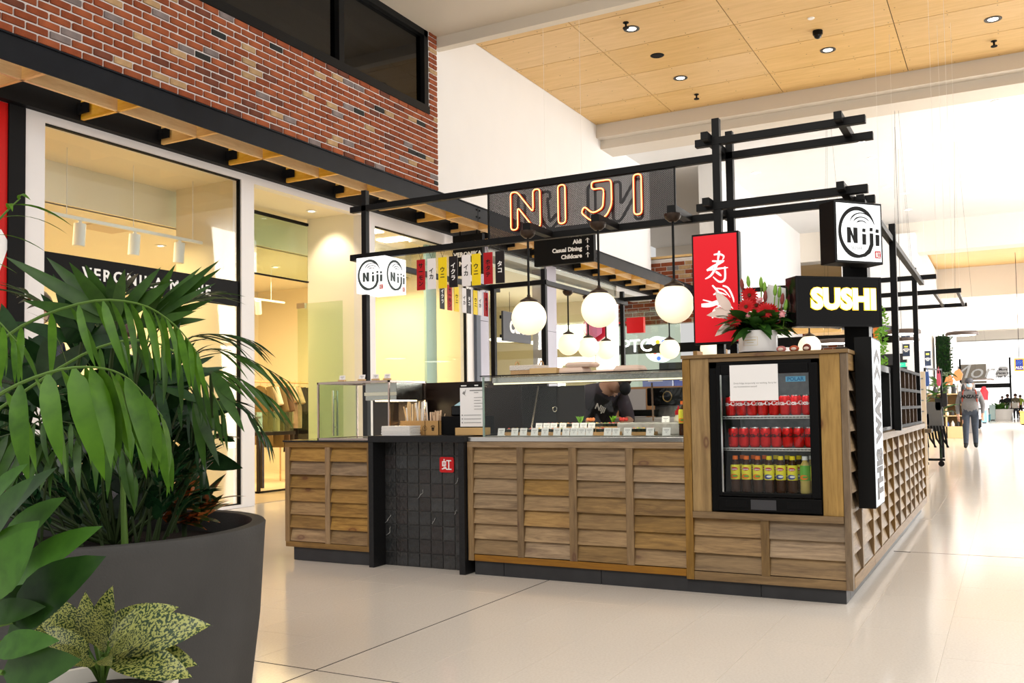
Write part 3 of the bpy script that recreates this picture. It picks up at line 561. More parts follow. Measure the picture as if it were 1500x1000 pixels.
# ================================================================== KIOSK CABINETS
YF, XS = 5.34, -.786
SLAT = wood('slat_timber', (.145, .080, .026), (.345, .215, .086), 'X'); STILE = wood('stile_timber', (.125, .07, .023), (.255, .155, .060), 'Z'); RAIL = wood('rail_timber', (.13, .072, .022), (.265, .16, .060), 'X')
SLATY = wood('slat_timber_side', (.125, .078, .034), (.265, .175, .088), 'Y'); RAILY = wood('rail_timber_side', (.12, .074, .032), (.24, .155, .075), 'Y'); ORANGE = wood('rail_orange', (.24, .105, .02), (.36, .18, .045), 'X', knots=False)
BOARD = wood('upright_board', (.19, .115, .042), (.36, .235, .098), 'Z', gscale=.7)
PLINTH = M('plinth_tile', (.035, .035, .037), .45, noise=.2, nscale=6); CARC = M('carcass_dark', (.02, .016, .012), .8)
_sl = {}
def slat(parent, axis, a, b, z0, h, face, deep=.03):
    """one tilted board; axis X: spans a..b in x on plane y=face ; axis Y: spans a..b in y on plane x=face (facing +x)"""
    L = round(b-a, 3); k = (axis, L, round(h, 3), deep)
    if k not in _sl:
        mb = MB(); t = .016; hh = h+.012
        if axis == 'X': pts = [(-L/2, 0, 0), (L/2, 0, 0), (L/2, t, 0), (-L/2, t, 0), (-L/2, deep, hh), (L/2, deep, hh), (L/2, deep+t, hh), (-L/2, deep+t, hh)]
        else: pts = [(0, L/2, 0), (0, -L/2, 0), (-t, -L/2, 0), (-t, L/2, 0), (-deep, L/2, hh), (-deep, -L/2, hh), (-deep-t, -L/2, hh), (-deep-t, L/2, hh)]
        mb.add(pts, [(3, 2, 1, 0), (4, 5, 6, 7), (0, 1, 5, 4), (1, 2, 6, 5), (2, 3, 7, 6), (3, 0, 4, 7)])
        if axis == 'Y': mb.f = [tuple(reversed(f)) for f in mb.f]; mb.f = [tuple(f) for f in mb.f]
        _sl[k] = mb.mesh('slat', SLAT if axis == 'X' else SLATY, fix=True)
    r_ = root(parent).location; j = rnd.uniform(-.004, .004); tilt = rnd.uniform(-.006, .006)
    c = Vector(((a+b)/2, face+.004+j, z0)) if axis == 'X' else Vector((face-.004+j, (a+b)/2, z0))
    return inst('slat', _sl[k], parent, c-r_, (0, tilt, 0) if axis == 'X' else (tilt, 0, 0))
def bx(name, parent, mat, *c, bevel=.002): mb = MB(); mb.box(*c); return mb.build(name, mat, parent, bevel=bevel)
# ---- left cabinet
lc = thing('timber_cabinet', 'small two bay timber louvre cabinet left of the slate panel', 'cabinet', (-4.47, 5.6, 0), 0, 'timber kiosk cabinets')
bx('body', lc, CARC, -4.855, 5.385, .11, -4.075, 6.0, .885, bevel=0)
bx('top_rail', lc, RAIL, -4.878, YF, .846, -4.067, 5.39, .887); bx('bottom_rail', lc, RAIL, -4.872, YF, .10, -4.067, 5.39, .140)
for x0, x1 in ((-4.875, -4.832), (-4.489, -4.444), (-4.102, -4.068)): bx('stile', lc, STILE, x0, YF-.002, .138, x1, 5.39, .848)
for x0, x1 in ((-4.832, -4.489), (-4.444, -4.102)):
    for k in range(7): slat(lc, 'X', x0, x1, .144+k*.1, .1, YF)
bx('side_panel', lc, STILE, -4.876, 5.39, .10, -4.856, 6.0, .887)
bx('plinth', lc, PLINTH, -4.815, 5.366, 0, -4.067, 5.9, .10)
bx('worktop', lc, GLOSSB, -4.886, 5.325, .887, -4.066, 6.0, .899)
# ---- slate order counter
oc = thing('order_counter', 'black framed order counter faced with square slate tiles', 'counter', (-3.66, 5.6, 0))
GRAN = M('black_granite', (.012, .012, .013), .3, noise=.3, nscale=80)
bx('top', oc, GRAN, -4.064, 5.30, .888, -3.257, 6.0, .934); bx('leg', oc, GRAN, -4.064, 5.305, 0, -4.021, 5.9, .888); bx('leg', oc, GRAN, -3.308, 5.305, 0, -3.262, 5.9, .888)
bx('tile_bed', oc, M('tile_grout', (.062, .06, .058), .9), -4.021, 5.452, 0, -3.308, 5.6, .888, bevel=0)
SLATE = [M('slate_%d' % k, c, .36, noise=.5, nscale=14, bump=1.0, bscale=26, rand=.25, spec=.5) for k, c in enumerate(((.018, .0185, .019), (.022, .0215, .0215), (.02, .017, .017), (.024, .025, .026)))]
tmn = MB(); tmn.box(-.046, -.005, -.0455, .046, .002, .0455); tms = [tmn.mesh('slate_tile', s_) for s_ in SLATE]
cx = [-4.021+.048+i*.0995 for i in range(7)]; cz = [.004+.046+j*.0985 for j in range(9)]
for i, x in enumerate(cx):
    for j, z in enumerate(cz):
        o = inst('slate_tile', rnd.choice(tms), oc, Vector((x, 5.45, z))-oc.location, (0, 0, 0), (1, 1, 1) if i < 6 else (.78, 1, 1))
        if i == 6: o.location.x -= .008
        o.rotation_euler = (rnd.uniform(-.02, .02), 0, rnd.uniform(-.02, .02))
VEIN = M('slate_vein', (.38, .38, .37), .5)
for (x, z, s_) in ((-3.99, .33, .05), (-3.985, .24, .045), (-3.70, .52, .05), (-3.60, .33, .035), (-3.42, .40, .03), (-3.40, .62, .03)):
    mb = MB(); pts = [(x+rnd.uniform(-.2, .2)*s_+s_*(k/5-.5), 5.4405, z+s_*1.4*(k/5-.5)+rnd.uniform(-.15, .15)*s_) for k in range(6)]; mb.tube(pts, [.0006, .002, .0028, .0015, .0024, .0005], 5); mb.build('vein', VEIN, oc)
RED = M('seal_red', (.55, .012, .015), .45)
a = onY(644, 669, 5.437); b = onY(665, 692, 5.437)
sq = []
for qx, qz, st in ((1, 1, 0), (-1, 1, 90), (-1, -1, 180), (1, -1, 270)):
    for k in range(4): t_ = R(st+k*30); w2_ = (b.x-a.x)/2; h2 = (a.z-b.z)/2; sq.append((qx*(w2_-.014)+.014*math.cos(t_), qz*(h2-.014)+.014*math.sin(t_)))
mb = MB(); mb.prism(sq, ((a.x+b.x)/2, 5.441, (a.z+b.z)/2), (1, 0, 0), (0, 0, 1), .006); seal = mb.build('seal', RED, oc)
seal['label'] = 'red rounded square seal with a white character'
mb = MB(); mb.text('虹', ((a.x+b.x)/2, 5.4345, b.z+.022), (1, 0, 0), (0, 0, 1), .085, .0008, .0006); mb.build('character', LETTER, seal)
# ---- main cabinet
mc = thing('timber_cabinet', 'long four bay timber louvre cabinet under the glass sushi case', 'cabinet', (-2.5, 5.6, 0), 0, 'timber kiosk cabinets')
bx('body', mc, CARC, -3.24, 5.385, .11, -1.74, 6.0, .885, bevel=0)
bx('top_rail', mc, RAIL, -3.257, YF, .855, -1.735, 5.39, .892); bx('bottom_rail', mc, ORANGE, -3.21, YF+.002, .095, -1.735, 5.39, .137)
for x0, x1, z0 in ((-3.255, -3.213, .095), (-2.877, -2.831, .137), (-2.501, -2.448, .137), (-2.113, -2.064, .137)): bx('stile', mc, STILE, x0, YF-.002, z0, x1, 5.39, .855)
for x0, x1 in ((-3.213, -2.877), (-2.831, -2.501), (-2.448, -2.113), (-2.064, -1.735)):
    for k in range(7): slat(mc, 'X', x0, x1, .143+k*.1015, .1015, YF)
for x0, x1 in ((-3.22, -3.0), (-2.996, -2.3), (-2.296, -1.735)): bx('plinth_tile', mc, PLINTH, x0, 5.366, 0, x1, 5.5, .095, bevel=.001)
# ---- fridge housing
fh = thing('fridge_housing', 'tall timber clad corner unit framing the drinks fridge', 'cabinet', (-1.26, 5.65, 0), 0, 'timber kiosk cabinets')
for x0, x1 in ((-1.733, -1.686), (-.823, XS)): bx('stile', fh, STILE, x0, YF-.004, .08, x1, 5.39, 1.392)
bx('upright_board', fh, BOARD, -1.684, YF, .485, -1.572, 5.375, 1.392); bx('upright_board', fh, BOARD, -.934, YF, .485, -.825, 5.375, 1.392)
bx('header_board', fh, RAIL, -1.572, YF, 1.368, -.934, 5.375, 1.392); bx('top_board', fh, RAIL, -1.737, YF-.018, 1.393, -.775, 6.25, 1.414)
bx('ledge', fh, RAIL, -1.684, YF-.014, .447, -.825, 5.39, .485)
bx('stile', fh, STILE, -1.286, YF-.002, .129, -1.239, 5.39, .447); bx('bottom_rail', fh, RAIL, -1.686, YF, .08, -.823, 5.39, .130)
for x0, x1 in ((-1.686, -1.286), (-1.239, -.823)):
    for k in range(3): slat(fh, 'X', x0, x1, .135+k*.104, .104, YF)
bx('back_panel', fh, CARC, -1.72, 6.2, .1, -.83, 6.22, 1.392, bevel=0); bx('side_body', fh, CARC, -1.735, 5.39, .1, -1.70, 6.2, 1.392, bevel=0); bx('side_body', fh, CARC, -.84, 5.39, .1, -.823, 6.2, 1.392, bevel=0); bx('base', fh, CARC, -1.70, 5.39, .1, -.84, 6.2, .46, bevel=0)
for x0, x1 in ((-1.735, -1.30), (-1.297, -.828)): bx('plinth_tile', fh, PLINTH, x0, 5.366, 0, x1, 5.5, .085, bevel=.001)
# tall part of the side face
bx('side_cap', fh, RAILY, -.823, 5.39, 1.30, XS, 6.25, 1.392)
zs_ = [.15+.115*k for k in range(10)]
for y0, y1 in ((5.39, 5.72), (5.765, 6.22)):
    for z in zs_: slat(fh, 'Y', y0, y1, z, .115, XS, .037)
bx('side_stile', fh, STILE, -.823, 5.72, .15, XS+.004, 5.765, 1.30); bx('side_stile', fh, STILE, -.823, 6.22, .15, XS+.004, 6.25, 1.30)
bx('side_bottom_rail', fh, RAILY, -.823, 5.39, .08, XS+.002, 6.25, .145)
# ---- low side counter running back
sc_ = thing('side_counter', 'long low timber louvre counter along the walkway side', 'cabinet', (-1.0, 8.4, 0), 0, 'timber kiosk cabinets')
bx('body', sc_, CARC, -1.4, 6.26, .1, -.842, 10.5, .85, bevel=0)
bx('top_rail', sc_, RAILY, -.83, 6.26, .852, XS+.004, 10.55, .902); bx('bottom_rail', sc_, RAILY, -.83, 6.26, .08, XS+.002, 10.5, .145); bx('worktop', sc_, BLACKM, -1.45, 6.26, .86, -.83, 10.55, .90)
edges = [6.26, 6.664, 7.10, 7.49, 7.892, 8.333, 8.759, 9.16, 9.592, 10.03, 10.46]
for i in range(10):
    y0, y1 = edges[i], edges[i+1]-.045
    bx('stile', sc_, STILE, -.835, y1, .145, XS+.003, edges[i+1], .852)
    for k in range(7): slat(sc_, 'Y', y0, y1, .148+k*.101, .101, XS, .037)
bx('plinth_tile', fh, PLINTH, -.95, 5.505, 0, -.828, 6.255, .085, bevel=.001)
for y0, y1 in ((6.26, 6.8), (6.803, 8.2), (8.203, 9.6), (9.603, 10.3)): bx('plinth_tile', sc_, PLINTH, -.95, y0, 0, -.828, y1, .085, bevel=.001)
bx('bracket', sc_, RAILY, -.82, 10.5, .80, -.72, 10.62, .84)
# black framed logo display and cubby shelf on the side counter
t = thing('logo_display', 'black framed white logo panel standing on the side counter', 'display', (-.95, 7.5, .902))
bx('frame', t, BLACK, -1.15, 6.75, .902, -.83, 6.98, 1.40); bx('frame', t, BLACK, -1.15, 6.98, 1.35, -.83, 7.85, 1.40); bx('frame', t, BLACK, -1.15, 7.80, .902, -.83, 7.90, 1.40); bx('frame', t, BLACK, -1.15, 6.98, .902, -.83, 7.8, .93)
mb = MB(); mb.box(-.93, 7.22, .95, -.915, 7.72, 1.33); mb.build('panel', M('lit_panel_white', (.9, .93, .93), .4, emit=.8), t)
ring = [(-.912, 7.47+.17*math.cos(q), 1.13+.15*math.sin(q)) for q in [2*math.pi*k/24 for k in range(24)]]
mb = MB(); mb.tube(ring, .008, 5, True); mb.text('Niji', (-.912, 7.47, 1.09), (0, 1, 0), (0, 0, 1), .15, .006, .001); mb.build('logo', INK, t)
t = thing('cubby_shelf', 'black pigeonhole shelf with three rows on the side counter', 'shelf', (-.98, 9.2, .902))
bx('carcass', t, BLACK, -1.2, 7.93, .902, -.80, 8.08, 1.42); bx('carcass', t, BLACK, -1.2, 10.30, .902, -.80, 10.365, 1.42); bx('back', t, CARC, -1.2, 8.08, .902, -1.18, 10.30, 1.42)
for z in (.902, 1.06, 1.215, 1.39): bx('shelf_board', t, BLACKM, -1.18, 8.08, z, -.80, 10.30, z+.028)
for k in range(1, 6):
    y = 8.08+k*2.22/6; bx('divider', t, M('divider_brown', (.07, .04, .022), .5), -1.18, y-.015, .93, -.81, y+.015, 1.39)
# ================================================================== DRINKS FRIDGE
fr = thing('drinks_fridge', 'black glass door drinks fridge set into the timber corner unit', 'fridge', (-1.25, 5.6, .49))
FBK = M('fridge_black', (.003, .003, .0033), .4, spec=.1); FIN = M('fridge_inner', (.12, .12, .12), .4, noise=.15, nscale=30)
f0, f1 = -1.568, -.938
bx('side', fr, FBK, f0, 5.345, .49, f0+.045, 5.95, 1.366); bx('side', fr, FBK, f1-.045, 5.345, .49, f1, 5.95, 1.366); bx('top', fr, FBK, f0, 5.345, 1.33, f1, 5.95, 1.366); bx('base', fr, FBK, f0+.04, 5.36, .49, f1, 5.95, .575)
bx('back', fr, FIN, f0+.045, 5.86, .575, f1-.045, 5.9, 1.33, bevel=0)
dr = MB(); gx0, gx1, gz0, gz1 = onY(1058, 640, 5.33).x, onY(1187, 640, 5.33).x, .605, 1.29
dr.box(f0+.045, 5.322, .583, gx0, 5.36, 1.345); dr.box(gx1, 5.322, .583, f1-.004, 5.36, 1.345); dr.box(gx0, 5.322, .583, gx1, 5.36, gz0); dr.box(gx0, 5.322, gz1, gx1, 5.36, 1.345)
door = dr.build('door', FBK, fr, bevel=.004)
mb = MB(); mb.box(gx0, 5.34, gz0, gx1, 5.346, gz1); mb.build('pane', glass('fridge_glass', (.92, .94, .94), .03), door)
mb = MB(); mb.box(gx0-.004, 5.3205, gz0, gx0+.006, 5.3235, gz1); mb.build('edge_trim', CHROME, door)
mb = MB(); mb.box(gx1-.13, 5.338, gz1-.05, gx1-.02, 5.3395, gz1-.02); mb.build('brand_sticker', M('sticker_blue', (.10, .30, .45), .5), door)
mb = MB(); mb.text('POLAR', (gx1-.075, 5.337, gz1-.045), (1, 0, 0), (0, 0, 1), .03, .001, .0003); mb.build('sticker_lettering', M('sticker_letter', (.03, .12, .25), .5), door)
bx('kick_grille', fr, FBK, f0+.045, 5.326, .497, f1-.002, 5.36, .575)
mb = MB()
for k in range(16):
    for s_ in (f0+.08, f1-.19): mb.box(s_+k*.0085, 5.3235, .52, s_+k*.0085+.004, 5.327, .56)
mb.build('grille_slots', BLACKM, fr)
mb = MB(); mb.box(-1.335, 5.322, .508, -1.19, 5.327, .565); mb.build('controller', M('controller_grey', (.05, .05, .055), .3), fr)
for z in (.80, .985):
    pass
Z1, Z2, Z3 = onY(1120, 608.5, 5.44).z, onY(1120, 655, 5.44).z, .60
WIRE = M('shelf_wire', (.7, .7, .7), .3, .8)
for z in (Z1, Z2):
    mb = MB(); mb.cyl((f0+.05, 5.385, z-.004), (f1-.05, 5.385, z-.004), .004, n=6); mb.cyl((f0+.05, 5.385, z-.016), (f1-.05, 5.385, z-.016), .003, n=6)
    for k in range(26): x = f0+.06+k*(f1-f0-.12)/25; mb.cyl((x, 5.385, z-.004), (x, 5.84, z-.004), .002, n=4); mb.cyl((x, 5.385, z-.016), (x, 5.385, z-.004), .0018, n=4)
    mb.build('wire_shelf', WIRE, fr)
l_ = bpy.data.lights.new('fridge_lamp', 'AREA'); l_.shape = 'RECTANGLE'; l_.size = .5; l_.size_y = .06; l_.energy = 2.2; o = bpy.data.objects.new('fridge_lamp', l_); o.location = (-1.25, 5.40, 1.325); o.rotation_euler = (R(25), 0, 0); C.objects.link(o)
# ---- cans
CANR = M('can_red', (.62, .012, .012), .22, .35); CANT = M('can_alu', (.8, .8, .8), .25, 1); CANW = M('can_white', (.9, .88, .86), .4); CANK = M('can_dark_print', (.03, .005, .005), .4)
def wrap(c, r, z, s_, size, a0, bold=.0012):
    def fn(p):
        a = a0+p.x/r; return Vector((c[0]+(r+.0004+p.z)*math.sin(a), c[1]-(r+.0004+p.z)*math.cos(a), z+p.y))
    mb = MB(); mb.text(s_, (0, 0, 0), (1, 0, 0), (0, 0, 1), size, bold, .0002, fn=fn); return mb
def can(label, group, loc, a0, zero=False):
    t = thing('drink_can', label, 'can', loc, 0, group); r = .031; h = .118
    mb = MB(); mb.lathe([(0, .002), (.022, .002), (.026, .006), (r, .014), (r, h-.014), (.027, h-.006)], (0, 0, 0), 20); mb.build('body', CANR, t, local=True, smooth=True)
    mb = MB(); mb.lathe([(.027, h-.006), (.0275, h), (.025, h), (.024, h-.004), (0, h-.004)], (0, 0, 0), 20); mb.build('lid', CANT, t, local=True, smooth=True)
    mb = wrap((0, 0), r, h*.52, 'Coca-Cola', .034, a0); mb.build('lettering', CANK if zero else CANW, t, local=True)
    return t
for i in range(8):
    can(('red soft drink can with white script on the top fridge shelf, %s from the left' % ('first', 'second', 'third', 'fourth', 'fifth', 'sixth', 'seventh', 'eighth')[i]), 'cans on the top shelf', (-1.466+i*.0635, 5.43, Z1), rnd.uniform(-.6, .6))
for i in range(8):
    can(('red soft drink can with black script on the middle fridge shelf, %s from the left' % ('first', 'second', 'third', 'fourth', 'fifth', 'sixth', 'seventh', 'eighth')[i]), 'cans on the middle shelf', (-1.455+i*.0635, 5.43, Z2), rnd.uniform(-.6, .6), True)
# ---- bottles
TEA = M('tea_brown', (.05, .018, .008), .12); LABY = M('label_yellow', (.80, .72, .05), .45); LABR = M('label_logo_red', (.55, .02, .03), .45); LABO = M('label_orange', (.85, .22, .02), .45); LABB = M('label_navy', (.06, .08, .28), .45); CAPO = M('cap_orange', (.85, .17, .02), .4); CAPY = M('cap_yellow', (.85, .68, .02), .4); CAPW = M('cap_white', (.85, .85, .82), .4); GRN = M('label_green', (.13, .4, .05), .45)
GTEA = M('green_tea', (.55, .42, .12), .12)
def bottle(label, group, loc, cap, sec, logo=True, body=TEA, lab=LABY):
    t = thing('tea_bottle', label, 'bottle', loc, 0, group)
    mb = MB(); mb.lathe([(0, .0), (.026, 0), (.029, .006), (.0285, .02), (.0272, .026), (.0288, .032), (.0272, .042), (.0288, .05), (.0272, .06), (.029, .068), (.029, .148), (.025, .162), (.015, .182), (.0125, .186), (.0125, .196)], (0, 0, 0), 18); mb.build('bottle_body', body, t, local=True, smooth=True)
    mb = MB(); mb.lathe([(.0295, .074), (.0295, .152), (.0265, .16)], (0, 0, 0), 18); lb = mb.build('label', lab, t, local=True, smooth=True)
    mb = MB(); mb.cyl((0, 0, .190), (0, 0, .212), .0165, .0155, 14); mb.build('cap', cap, t, local=True)
    def patch(z0, z1, a0, a1, m_, nm, rr=.0301):
        mb = MB(); n = 8; vs = []
        for k in range(n+1):
            a = a0+(a1-a0)*k/n; e = math.sqrt(max(0, 1-((k/n)*2-1)**2))
            for z in ((z0+z1)/2-(z1-z0)/2*e, (z0+z1)/2+(z1-z0)/2*e): vs.append((rr*math.sin(a), -rr*math.cos(a), z))
        mb.add(vs, [(2*k, 2*k+2, 2*k+3, 2*k+1) for k in range(n)]); mb.build(nm, m_, lb, local=True)
    patch(.078, .106, -1.0, .75, sec, 'label_fruit'); patch(.088, .10, -.4, .7, GRN if sec is LABO else LABW, 'label_accent', .0304)
    if logo:
        patch(.126, .146, -.75, .75, LABR, 'label_logo'); mb = wrap((0, 0), .0306, .131, 'Lipton', .013, 0, .0003); mb.build('label_lettering', CANW, lb, local=True)
    return t
LABW = M('label_white', (.85, .85, .8), .5)
ords = ('leftmost', 'middle', 'rightmost')
for i in range(6):
    x = -1.448+i*.0665; c, s_ = (CAPO, LABO) if i < 3 else (CAPY, LABB)
    bottle('front iced tea bottle with %s cap and yellow label, %s of three' % ('orange' if i < 3 else 'yellow', ords[i % 3]), 'iced tea bottles', (x, 5.43, Z3), c, s_)
    bottle('iced tea bottle with %s cap standing behind the %s front one' % ('orange' if i < 3 else 'yellow', ords[i % 3]), 'iced tea bottles', (x+.022, 5.51, Z3), c, s_)
for i, (x, y) in enumerate(((-1.045, 5.43), (-1.02, 5.50), (-.985, 5.43))):
    bottle('white capped green tea bottle at the right of the bottom shelf, %s' % ('left front one', 'one behind', 'right front one')[i], 'green tea bottles', (x, y, Z3), CAPW, LABO, False, GTEA, GRN if i < 2 else LABY)
# ---- notice taped to the fridge door
a = onY(1068, 535, 5.31); b = onY(1140, 586, 5.31)
t = thing('paper_notice', 'white printed notice taped to the fridge door', 'notice', ((a.x+b.x)/2, 5.316, b.z))
mb = MB(); mb.box(a.x, 5.3165, b.z, b.x, 5.318, a.z); mb.build('sheet', PAPER, t)
mb = MB(); mb.text('Drink fridge temporarily not working. Sorry for', (a.x+.022, 5.316, b.z+.098), (1, 0, 0), (0, 0, 1), .0128, 0, .0002, 'LEFT'); mb.text('any inconvenience caused!', (a.x+.022, 5.316, b.z+.079), (1, 0, 0), (0, 0, 1), .0128, 0, .0002, 'LEFT'); mb.build('print', INKG, t)
# ================================================================== PEOPLE (one continuous skinned body each)
SKIN = M('skin', (.52, .29, .20), .5)
def seg_d(p, a, b):
    ab = b-a; t = max(0, min(1, (p-a).dot(ab)/max(ab.length_squared, 1e-9))); return (p-(a+ab*t)).length
def figure(name, label, loc, rz, J, E, mats, hair=None, face=None):
    """J: joint -> (x,y,z,radius) in local metres, E: (joint, joint, material index)"""
    t = thing(name, label, 'person', loc, rz)
    ks = list(J); idx = {k: i for i, k in enumerate(ks)}
    me = bpy.data.meshes.new('body'); me.from_pydata([J[k][:3] for k in ks], [(idx[a], idx[b]) for a, b, _ in E], [])
    o = bpy.data.objects.new('body', me); C.objects.link(o)
    md = o.modifiers.new('s', 'SKIN'); md.use_smooth_shade = True
    for i, k in enumerate(ks):
        r = J[k][3]; rr = r if isinstance(r, tuple) else (r, r); me.skin_vertices[0].data[i].radius = rr; me.skin_vertices[0].data[i].use_root = (k == 'pelvis')
    sb = o.modifiers.new('u', 'SUBSURF'); sb.levels = sb.render_levels = 2
    bpy.context.view_layer.update(); dg = bpy.context.evaluated_depsgraph_get(); nm = bpy.data.meshes.new_from_object(o.evaluated_get(dg))
    bpy.data.objects.remove(o)
    for m_ in mats: nm.materials.append(m_)
    segs = [(Vector(J[a][:3]), Vector(J[b][:3]), mi) for a, b, mi in E]
    for p in nm.polygons:
        p.material_index = min(segs, key=lambda s_: seg_d(p.center, s_[0], s_[1]))[2]; p.use_smooth = True
    b = inst('body', nm, t)
    if hair: hair(t)
    if face: face(t)
    return t
def hand(J, E, nm, wrist, d, side, curl=.4, mi=0, s=1.0):
    """five separate fingers rooted in a palm; d: pointing direction, side: thumb side direction"""
    d = Vector(d).normalized(); side = Vector(side); side = (side-d*side.dot(d)).normalized(); n = d.cross(side); w_ = Vector(wrist)
    p = w_+d*.05*s; J[nm+'palm'] = (*p, .026*s); E.append((nm, nm+'palm', mi))
    q = w_+d*.085*s; J[nm+'kn'] = (*q, (.03*s)); E.append((nm+'palm', nm+'kn', mi))
    for i, (o_, l) in enumerate(((.030, .068), (.010, .078), (-.010, .072), (-.030, .056))):
        a = q+side*o_*s+d*.012; m_ = a+d*l*.5*s-n*curl*l*.15*s; e = m_+(d*(1-curl)-n*curl).normalized()*l*.5*s
        for k, v in enumerate((a, m_, e)): J['%sf%d%d' % (nm, i, k)] = (*v, .0085*s)
        E += [(nm+'kn', '%sf%d0' % (nm, i), mi), ('%sf%d0' % (nm, i), '%sf%d1' % (nm, i), mi), ('%sf%d1' % (nm, i), '%sf%d2' % (nm, i), mi)]
    a = p+side*.03*s; e = a+(d*.7+side*.6).normalized()*.05*s; J[nm+'t0'] = (*a, .010*s); J[nm+'t1'] = (*e, .0085*s); E += [(nm+'palm', nm+'t0', mi), (nm+'t0', nm+'t1', mi)]
# ================================================================== THINGS ON THE COUNTER
# ---- heated glass display on the left cabinet
hd = thing('warming_display', 'empty glass warming display with steel edges on left cabinet', 'display case', (-4.3, 5.7, .899))
x0, x1, y0, y1, z0, z1 = -4.65, -3.99, 5.46, 5.93, .899, 1.327
ROSE_ST = M('warm_steel', (.58, .46, .40), .22, 1)
for (a, b) in ((x0, y0), (x1, y0), (x0, y1), (x1, y1)): bx('corner_post', hd, ROSE_ST, a-.006, b-.006, z0, a+.006, b+.006, z1, bevel=0)
for f in ((x0, y0, x1, y0), (x0, y1, x1, y1), (x0, y0, x0, y1), (x1, y0, x1, y1)):
    for z in (z0+.006, z1): bx('edge_bar', hd, ROSE_ST, f[0]-.007, f[1]-.007, z-.007, f[2]+.007, f[3]+.007, z+.007, bevel=0)
mb = MB(); mb.box(x0, y0-.002, z0, x1, y0+.002, z1); mb.build('front_pane', CASEG, hd); mb = MB(); mb.box(x1-.002, y0, z0, x1+.002, y1, z1); mb.build('side_pane', CASEG, hd); mb = MB(); mb.box(x0-.002, y0, z0, x0+.002, y1, z1); mb.build('side_pane', GLASSG, hd)
bx('top_pane', hd, CASEG, x0, y0, z1+.004, x1, y1, z1+.01, bevel=0)
bx('lamp_housing', hd, STEEL, -4.28, 5.56, 1.19, -3.995, 5.90, 1.32); bx('vent_strip', hd, M('vent_cream', (.8, .76, .66), .5), -4.284, 5.55, 1.225, -3.993, 5.56, 1.25)
mb = MB(); mb.box(-4.22, 5.60, 1.183, -4.02, 5.86, 1.189); mb.build('heat_lamp', M('heat_glow', (1, .8, .5), .5, emit=9, ecol=(1, .72, .38)), hd)
bx('rear_door', hd, M('smoked_panel', (.045, .035, .03), .25), -4.25, 5.94, .91, -3.99, 5.955, 1.19)
bx('shelf', hd, STEEL, x0, y0, .90, x1, y1, .906)
l_ = bpy.data.lights.new('heat_lamp', 'AREA'); l_.size = .18; l_.energy = 3; l_.color = (1, .72, .4); o = bpy.data.objects.new('heat_lamp', l_); o.location = (-4.12, 5.73, 1.175); C.objects.link(o)
mb = MB(); mb.lathe([(.11, 0), (.12, .03), (.105, .075), (.08, .09)], (0, 0, 0), 20); mb.v = [Vector((-3.93+v.y*.6, 5.78+v.x*.6, 1.262)) + Vector((v.z*1.2, 0, 0)) for v in mb.v]; single(mb, 'round_vent', CHROME, 'curved chrome side vent at the end of the warming display', 'vent', smooth=True)
TAGW = M('tag_wood', (.62, .40, .2), .5)
def price_tag(x, y, z, label, group, w_=.05, h=.045, lean=.25, wood_=False):
    t = thing('price_tag', label, 'price tag', (x, y, z), 0, group)
    rot = Matrix.Rotation(-lean, 3, 'X'); mb = MB(); mb.obox(rot @ Vector((0, 0, h/2)), (w_, .0015, h), rot); mb.build('card', PAPER, t, local=True)
    mb = MB(); u = Vector((1, 0, 0)); v = rot @ Vector((0, 0, 1)); n = rot @ Vector((0, -.0012, 0))
    for f_, w2_, hh in ((.70, .62, .0035), (.52, .34, .002), (.34, .2, .0025)):
        mb.add([n+u*sx*w_*w2_/2+v*(h*f_+sz*hh/2) for sx, sz in ((-1, -1), (1, -1), (1, 1), (-1, 1))], [(0, 1, 2, 3)])
    mb.build('print', INKG, t, local=True)
    mb = MB()
    if wood_: mb.box(-w_*.55, -.012, -.006, w_*.55, .012, .006)
    else: mb.box(-w_*.5, -.002, -.001, w_*.5, .02, .001)
    mb.build('foot', TAGW if wood_ else PAPER, t, local=True)
for i, (p, l) in enumerate((((501, 558), 'price card at the left end on top of the warming display'), ((530, 558), 'second price card on top of the warming display'), ((550, 556), 'pinkish price card on top of the warming display by the dark post'), ((567, 554), 'rightmost price card on top of the warming display'))):
    q = onY(p[0], p[1], 5.50); price_tag(q.x, 5.50, z1+.017, l, 'price cards on the warming display', .055, .04, .2, True)
# ---- order counter top things
NAP = M('napkin_white', (.82, .80, .77), .8)
for i in range(7):
    mb = MB(); mb.obox((-3.845+rnd.uniform(-.004, .004), 5.40, .934+.005+i*.0098), (.245, .13, .008), rnd.uniform(-.02, .02)); single(mb, 'takeaway_tray', NAP, 'flat white paper tray in the counter stack, %s from the bottom' % ('first', 'second', 'third', 'fourth', 'fifth', 'sixth', 'seventh')[i], 'tray', 'stacked white paper trays')
t = thing('cutlery_box', 'open cardboard box of chopsticks and wooden sticks on order counter', 'box', (-3.76, 5.58, .934))
KRAFT = M('kraft', (.50, .29, .11), .6); cx0, cx1, cy0, cy1, cz0, cz1 = -3.94, -3.60, 5.52, 5.64, .934, 1.035
for f in ((cx0, cy0, cx1, cy0+.005), (cx0, cy1-.005, cx1, cy1), (cx0, cy0, cx0+.005, cy1), (cx1-.005, cy0, cx1, cy1), (cx0+.22, cy0, cx0+.225, cy1)): bx('wall', t, KRAFT, f[0], f[1], cz0, f[2], f[3], cz1, bevel=0)
mb = MB(); mb.text('♛', (-3.65, cy0-.001, .965), (1, 0, 0), (0, 0, 1), .05, 0, .0002); mb.text('①', (-3.72, cy0-.001, .965), (1, 0, 0), (0, 0, 1), .045, 0, .0002); mb.build('print', INK, t)
STICK = M('bamboo_stick', (.72, .52, .28), .6); SLEEVE = M('paper_sleeve', (.85, .83, .8), .7)
